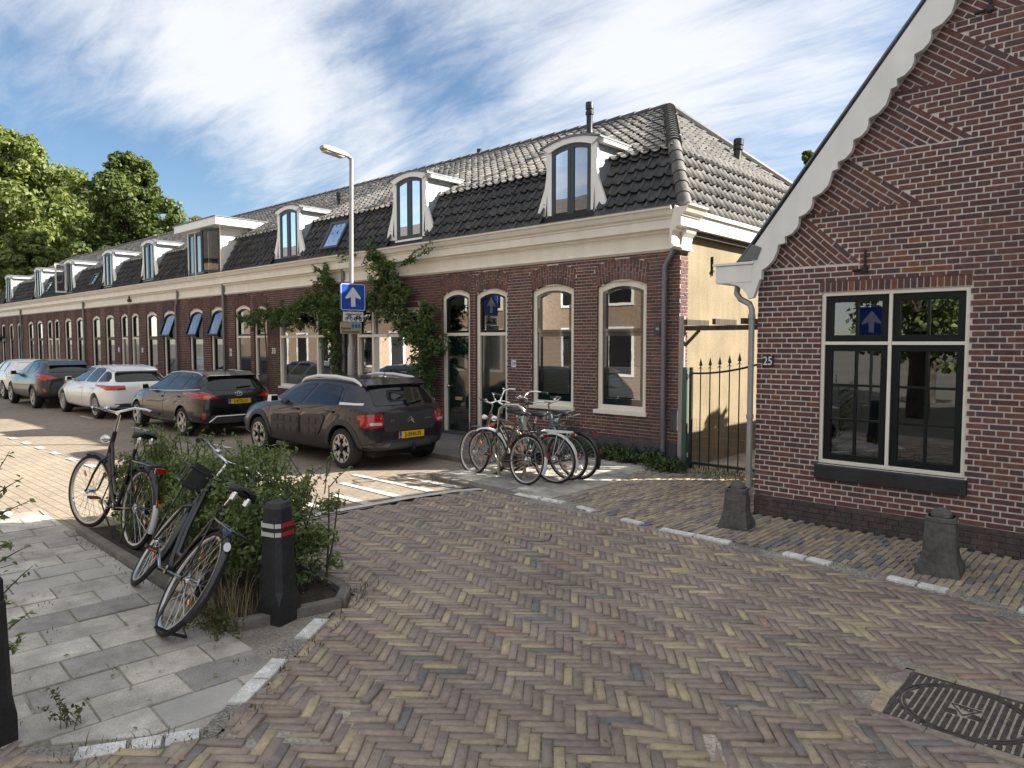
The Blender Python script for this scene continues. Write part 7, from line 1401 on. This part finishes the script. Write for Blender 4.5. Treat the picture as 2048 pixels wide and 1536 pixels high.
for (a, c, n, sp, hm) in (((-3.9, 2.6), (-3.0, 1.4), 110, .035, .06), ((-7.3, 1.98), (-4.2, 1.92), 120, .03, .05), ((-3.02, 1.36), (-3.35, .8), 130, .05, .06), ((-5.6, 6.05), (-.5, 5.7), 130, .05, .04), ((-5.0, 6.3), (-3.2, 6.1), 60, .12, .035), ((-3.0, 6.9), (1, 6.93), 70, .03, .05), ((-6.9, 5.95), (-6.0, 6.0), 80, .05, .09), ((-7.0, 6.2), (-6.9, 7.1), 40, .04, .08), ((-1.05, 6.35), (-1.5, 6.2), 60, .05, .07), ((-3.95, 2.75), (-4.3, 3.0), 80, .09, .06)):
    for i in range(n): t = random.random(); pts.append((a[0]+(c[0]-a[0])*t+random.gauss(0, sp), a[1]+(c[1]-a[1])*t+random.gauss(0, sp), -.005, random.uniform(.3, 1)*hm))
for i in range(26):
    cx_, cy_ = random.choice([(random.uniform(-6, -.5), random.uniform(1.2, 5.6)), (random.uniform(-5.8, -3.3), random.uniform(.6, 1.8))])
    for k in range(9): pts.append((cx_+random.gauss(0, .03), cy_+random.gauss(0, .03), -.01, random.uniform(.01, .035)))
w_ = blades('joint_weeds', pts, .003, L_grass, lean=1.2); tag(w_, 'small weeds and grass growing in the paving joints', 'weeds', None, 'stuff')
cw = thing('weed_plant', 'wispy weed growing from the slab joint at the bottom left', 'weeds', (-3.62, .95, 0)); Cs = []; Ns = []; tw = MB()
for i in range(9): sprig((-3.62+random.gauss(0, .02), .95+random.gauss(0, .02), 0), (-3.62+random.gauss(0, .06), .95+random.gauss(0, .06), random.uniform(.08, .2)), 14, .028, Cs, Ns, tw, .02, .002)
leafobj('foliage', Cs, Ns, .024, L_grass, cw); tw.build('stems', M_twig, cw)['kind'] = 'stuff'
# ground cover along the end house
iv = thing('ground_cover', 'dark ivy and low shrubs along the foot of the end house', 'ground cover', (-5.9, 8.6, 0)); cen = []; rad = []
for i in range(210):
    u = random.random(); x = -7.3+u*2.55; t = (x+7.3)/2.55; y = 8.80-random.random()*(.30 if x < -5.3 else .48); z = random.uniform(.02, .30-.16*t)*(1-.5*(8.8-y)); cen.append((x, y, z+.03)); rad.append(random.uniform(.05, .10))
C_, N_ = clumps(cen, rad, 34); leafobj('foliage', C_, N_, .042, L_ivy, iv, .7)
gp_ = blades('verge_grass', [(random.uniform(-5.0, -3.2), random.uniform(8.35, 9.3), .0, random.uniform(.02, .09)) for _ in range(1100)], .004, L_grass, lean=1.); tag(gp_, 'thin dry grass growing before and under the garden gate', 'grass', None, 'stuff')
sm = thing('weed_clump', 'small weed clump at the foot of the green door post', 'weeds', (-10.0, 8.7, .07)); C_, N_ = clumps([(random.gauss(-10.02, .12), random.gauss(8.72, .05), random.uniform(.09, .2)) for _ in range(20)], [.06]*20, 22); leafobj('foliage', C_, N_, .035, L_ivy, sm)
# wisteria
wi = thing('wisteria', 'wisteria trained over the terrace wall and down beside the green door', 'climbing plant', (-10.4, 8.8, .07)); cen = []; rad = []; tw = MB()
PATH = [(-16.9, 2.28, .16), (-16.5, 2.36, .22), (-16.0, 2.38, .28), (-15.4, 2.36, .30), (-14.8, 2.42, .30), (-14.3, 2.55, .32), (-13.8, 2.6, .36), (-13.5, 2.85, .34), (-13.35, 3.15, .24), (-13.3, 2.45, .34), (-13.25, 2.1, .28), (-13.2, 1.75, .22), (-13.15, 1.4, .20), (-13.1, 1.0, .18), (-12.9, 2.55, .30), (-12.5, 2.5, .2), (-11.75, 3.62, .16), (-11.6, 3.45, .20), (-11.45, 3.2, .26), (-11.25, 2.95, .34), (-11.1, 2.65, .40), (-11.6, 2.6, .32), (-12.0, 2.5, .28), (-10.95, 2.35, .42), (-10.75, 2.05, .40), (-10.45, 1.85, .34), (-10.25, 1.55, .30), (-10.2, 1.25, .26), (-10.25, .95, .20), (-10.22, .65, .15), (-10.0, 1.75, .22), (-9.85, 1.62, .16), (-10.05, 2.15, .14), (-10.02, 2.4, .10)]
for x, z, r in PATH:
    for k in range(int(16*r/.3)+3): cen.append((x+random.gauss(0, r*.55), 8.72-abs(random.gauss(0, .10))-.02, z+random.gauss(0, r*.5))); rad.append(random.uniform(.07, .13))
C1, N1 = clumps(cen, rad, 30); N1 = N1+np.array([0, -.6, .2]); Cs = []; Ns = []
for i in range(170):
    x, z, r = random.choice(PATH); p = (x+random.gauss(0, r*.5), 8.66, z+random.gauss(0, r*.4)); sprig(p, (p[0]+random.gauss(0, .16), p[1]-random.uniform(.05, .25), p[2]+random.uniform(-.30, .10)), 13, .075, Cs, Ns, tw, .05, .003)
for (a, c) in (((-10.85, 3.22), (-9.75, 3.50)), ((-11.3, 3.3), (-10.9, 3.25)), ((-11.9, 3.65), (-12.75, 3.52)), ((-10.95, 3.2), (-10.3, 3.33)), ((-13.4, 3.2), (-13.7, 3.35))):
    for k in range(4): sprig((a[0], 8.66, a[1]), (c[0]+random.gauss(0, .05), 8.50, c[1]+random.gauss(0, .06)), 26, .08, Cs, Ns, tw, .05, .003)
leafobj('foliage', np.concatenate([C1, np.array(Cs)]), np.concatenate([N1, np.array(Ns)]), .085, L_wist, wi, .36)
tw.tube([(-10.22, 8.80, .07), (-10.25, 8.79, .6), (-10.2, 8.8, 1.1), (-10.4, 8.8, 1.7), (-10.9, 8.8, 2.4), (-11.3, 8.78, 3.0), (-11.6, 8.6, 3.5)], [.045, .04, .035, .03, .028, .02, .012], 7); tw.tube([(-13.15, 8.80, .07), (-13.2, 8.8, 1.0), (-13.3, 8.8, 2.0), (-13.4, 8.78, 2.7), (-14.4, 8.78, 2.62), (-15.6, 8.78, 2.4), (-16.8, 8.8, 2.3)], [.035, .03, .028, .025, .02, .016, .01], 7); tw.tube([(-16.35, 8.8, .1), (-16.3, 8.8, 1.2), (-16.4, 8.78, 2.3)], [.02, .018, .014], 6)
tw.build('stems', M_bark, wi)
# trees beyond the terrace
def tree(name, label, loc, h, cr, nl, leaf, size, m, trunk_r, seed, lobes=26, group=None, low=.22, aspect=.62):
    rs = np.random.default_rng(seed); t = thing(name, label, 'tree', loc, group); x, y, z = loc; tb = MB(); tb.tube([(x, y, -.1), (x+.05*trunk_r, y, h*.25), (x, y+.1, h*.5), (x+.1, y, h*.85)], [trunk_r*1.25, trunk_r*.9, trunk_r*.6, trunk_r*.15], 10); cen = []; rad = []
    for i in range(lobes):
        v = (i+.5)/lobes; zz = h*(low+(1-low)*v*.93); prof = math.sin(math.pi*min(1, (v*.86+.14)))**.75; a = i*2.4+rs.uniform(-.5, .5); d = cr*prof*rs.uniform(.25, .78); c = (x+d*math.cos(a), y+d*math.sin(a), zz); tb.tube([(x, y, zz*.62), ((x+c[0])/2, (y+c[1])/2, zz*.84), c], [trunk_r*.28, trunk_r*.16, trunk_r*.05], 5)
        R_ = cr*rs.uniform(.26, .42)*(.55+.45*prof)
        for k in range(16): p = rs.normal(0, 1, 3); p /= np.linalg.norm(p); cen.append(tuple(np.array(c)+p*R_*rs.uniform(.45, 1.0)*np.array([1, 1, .8]))); rad.append(R_*rs.uniform(.24, .42))
    C_, N_ = clumps(cen, rad, nl//len(cen), .8); leafobj('crown', C_, N_, size, m, t, aspect); tb.build('trunk', M_bark, t, smooth=True); return t
tree('lime_tree', 'tall yellow green tree filling the left edge beyond the terrace', (-60.5, 12.0, 0), 17.0, 7.9, 90000, 0, .36, L_lime, .42, 3, 60)
tree('lime_tree', 'lower pale green tree in front of the tall one at the end of the terrace', (-52.5, 12.6, 0), 8.8, 3.8, 26000, 0, .30, L_lime, .25, 9, 30)
tree('broadleaf_tree', 'dark green rounded tree right of the yellow green one', (-47, 16.6, 0), 13.6, 4.4, 60000, 0, .25, L_dark, .3, 5, 54)
tree('broadleaf_tree', 'dim dark tree at the back between the two big trees', (-66, 21, 0), 14.5, 6.5, 30000, 0, .42, L_dark, .3, 15, 34)
tree('wispy_tree', 'small sparse yellowing tree top behind the flat roofed dormer', (-43, 18.6, 0), 9.6, 1.6, 2200, 0, .20, L_yel, .1, 11, 14, None, .4)
tree('wispy_tree', 'sprig of yellowing leaves just over the roof ridge', (-36.5, 18.8, 0), 8.6, 1.0, 900, 0, .18, L_yel, .08, 13, 8, None, .5)
tree('broadleaf_tree', 'green tree top peeping above the bargeboard beside the gable', (-9.0, 25, 0), 8.7, 1.5, 9000, 0, .16, L_dark, .2, 17, 18)
tree('garden_tree', 'small tree in the back garden casting leaf shadows on the yellow wall', (-2.0, 12.9, 0), 3.7, .75, 1800, 0, .12, L_dark, .06, 19, 12)
tree('street_tree', 'street tree behind the viewer mirrored in the gable window', (-4.4, -5.2, 0), 9, 2.6, 9000, 0, .18, L_hedge, .22, 23, 22, None, .18)
tree('street_tree', 'second street tree behind the viewer mirrored in the gable window', (-5.2, -9.5, 0), 10, 3.2, 9000, 0, .22, L_hedge, .24, 29, 22, None, .12)
# fallen leaves and crumbs
C_ = np.array([(random.uniform(-6, 0), random.uniform(.8, 6.3), .018) for _ in range(150)]+[(random.uniform(-7, -3.3), random.uniform(.7, 2), .01) for _ in range(60)]); V, F = leaves(C_, np.tile([0, 0, 4.], (len(C_), 1)), .028, .6); lo_ = newobj('fallen_leaves', arrmesh('fallen_leaves', V, F, L_straw)); tag(lo_, 'few dry leaves scattered over the pavers', 'leaves', None, 'stuff')
pf = MB(); pf.lathe([(.001, 0), (.016, .004), (.012, .016), (.001, .02)], 6, 0, Matrix.Translation((-2.62, .98, .012))); po = pf.build('petal', mat('pink_petal', (.55, .05, .22), .6)); tag(po, 'crumpled pink petal lying on the pavers at the bottom', 'petal')
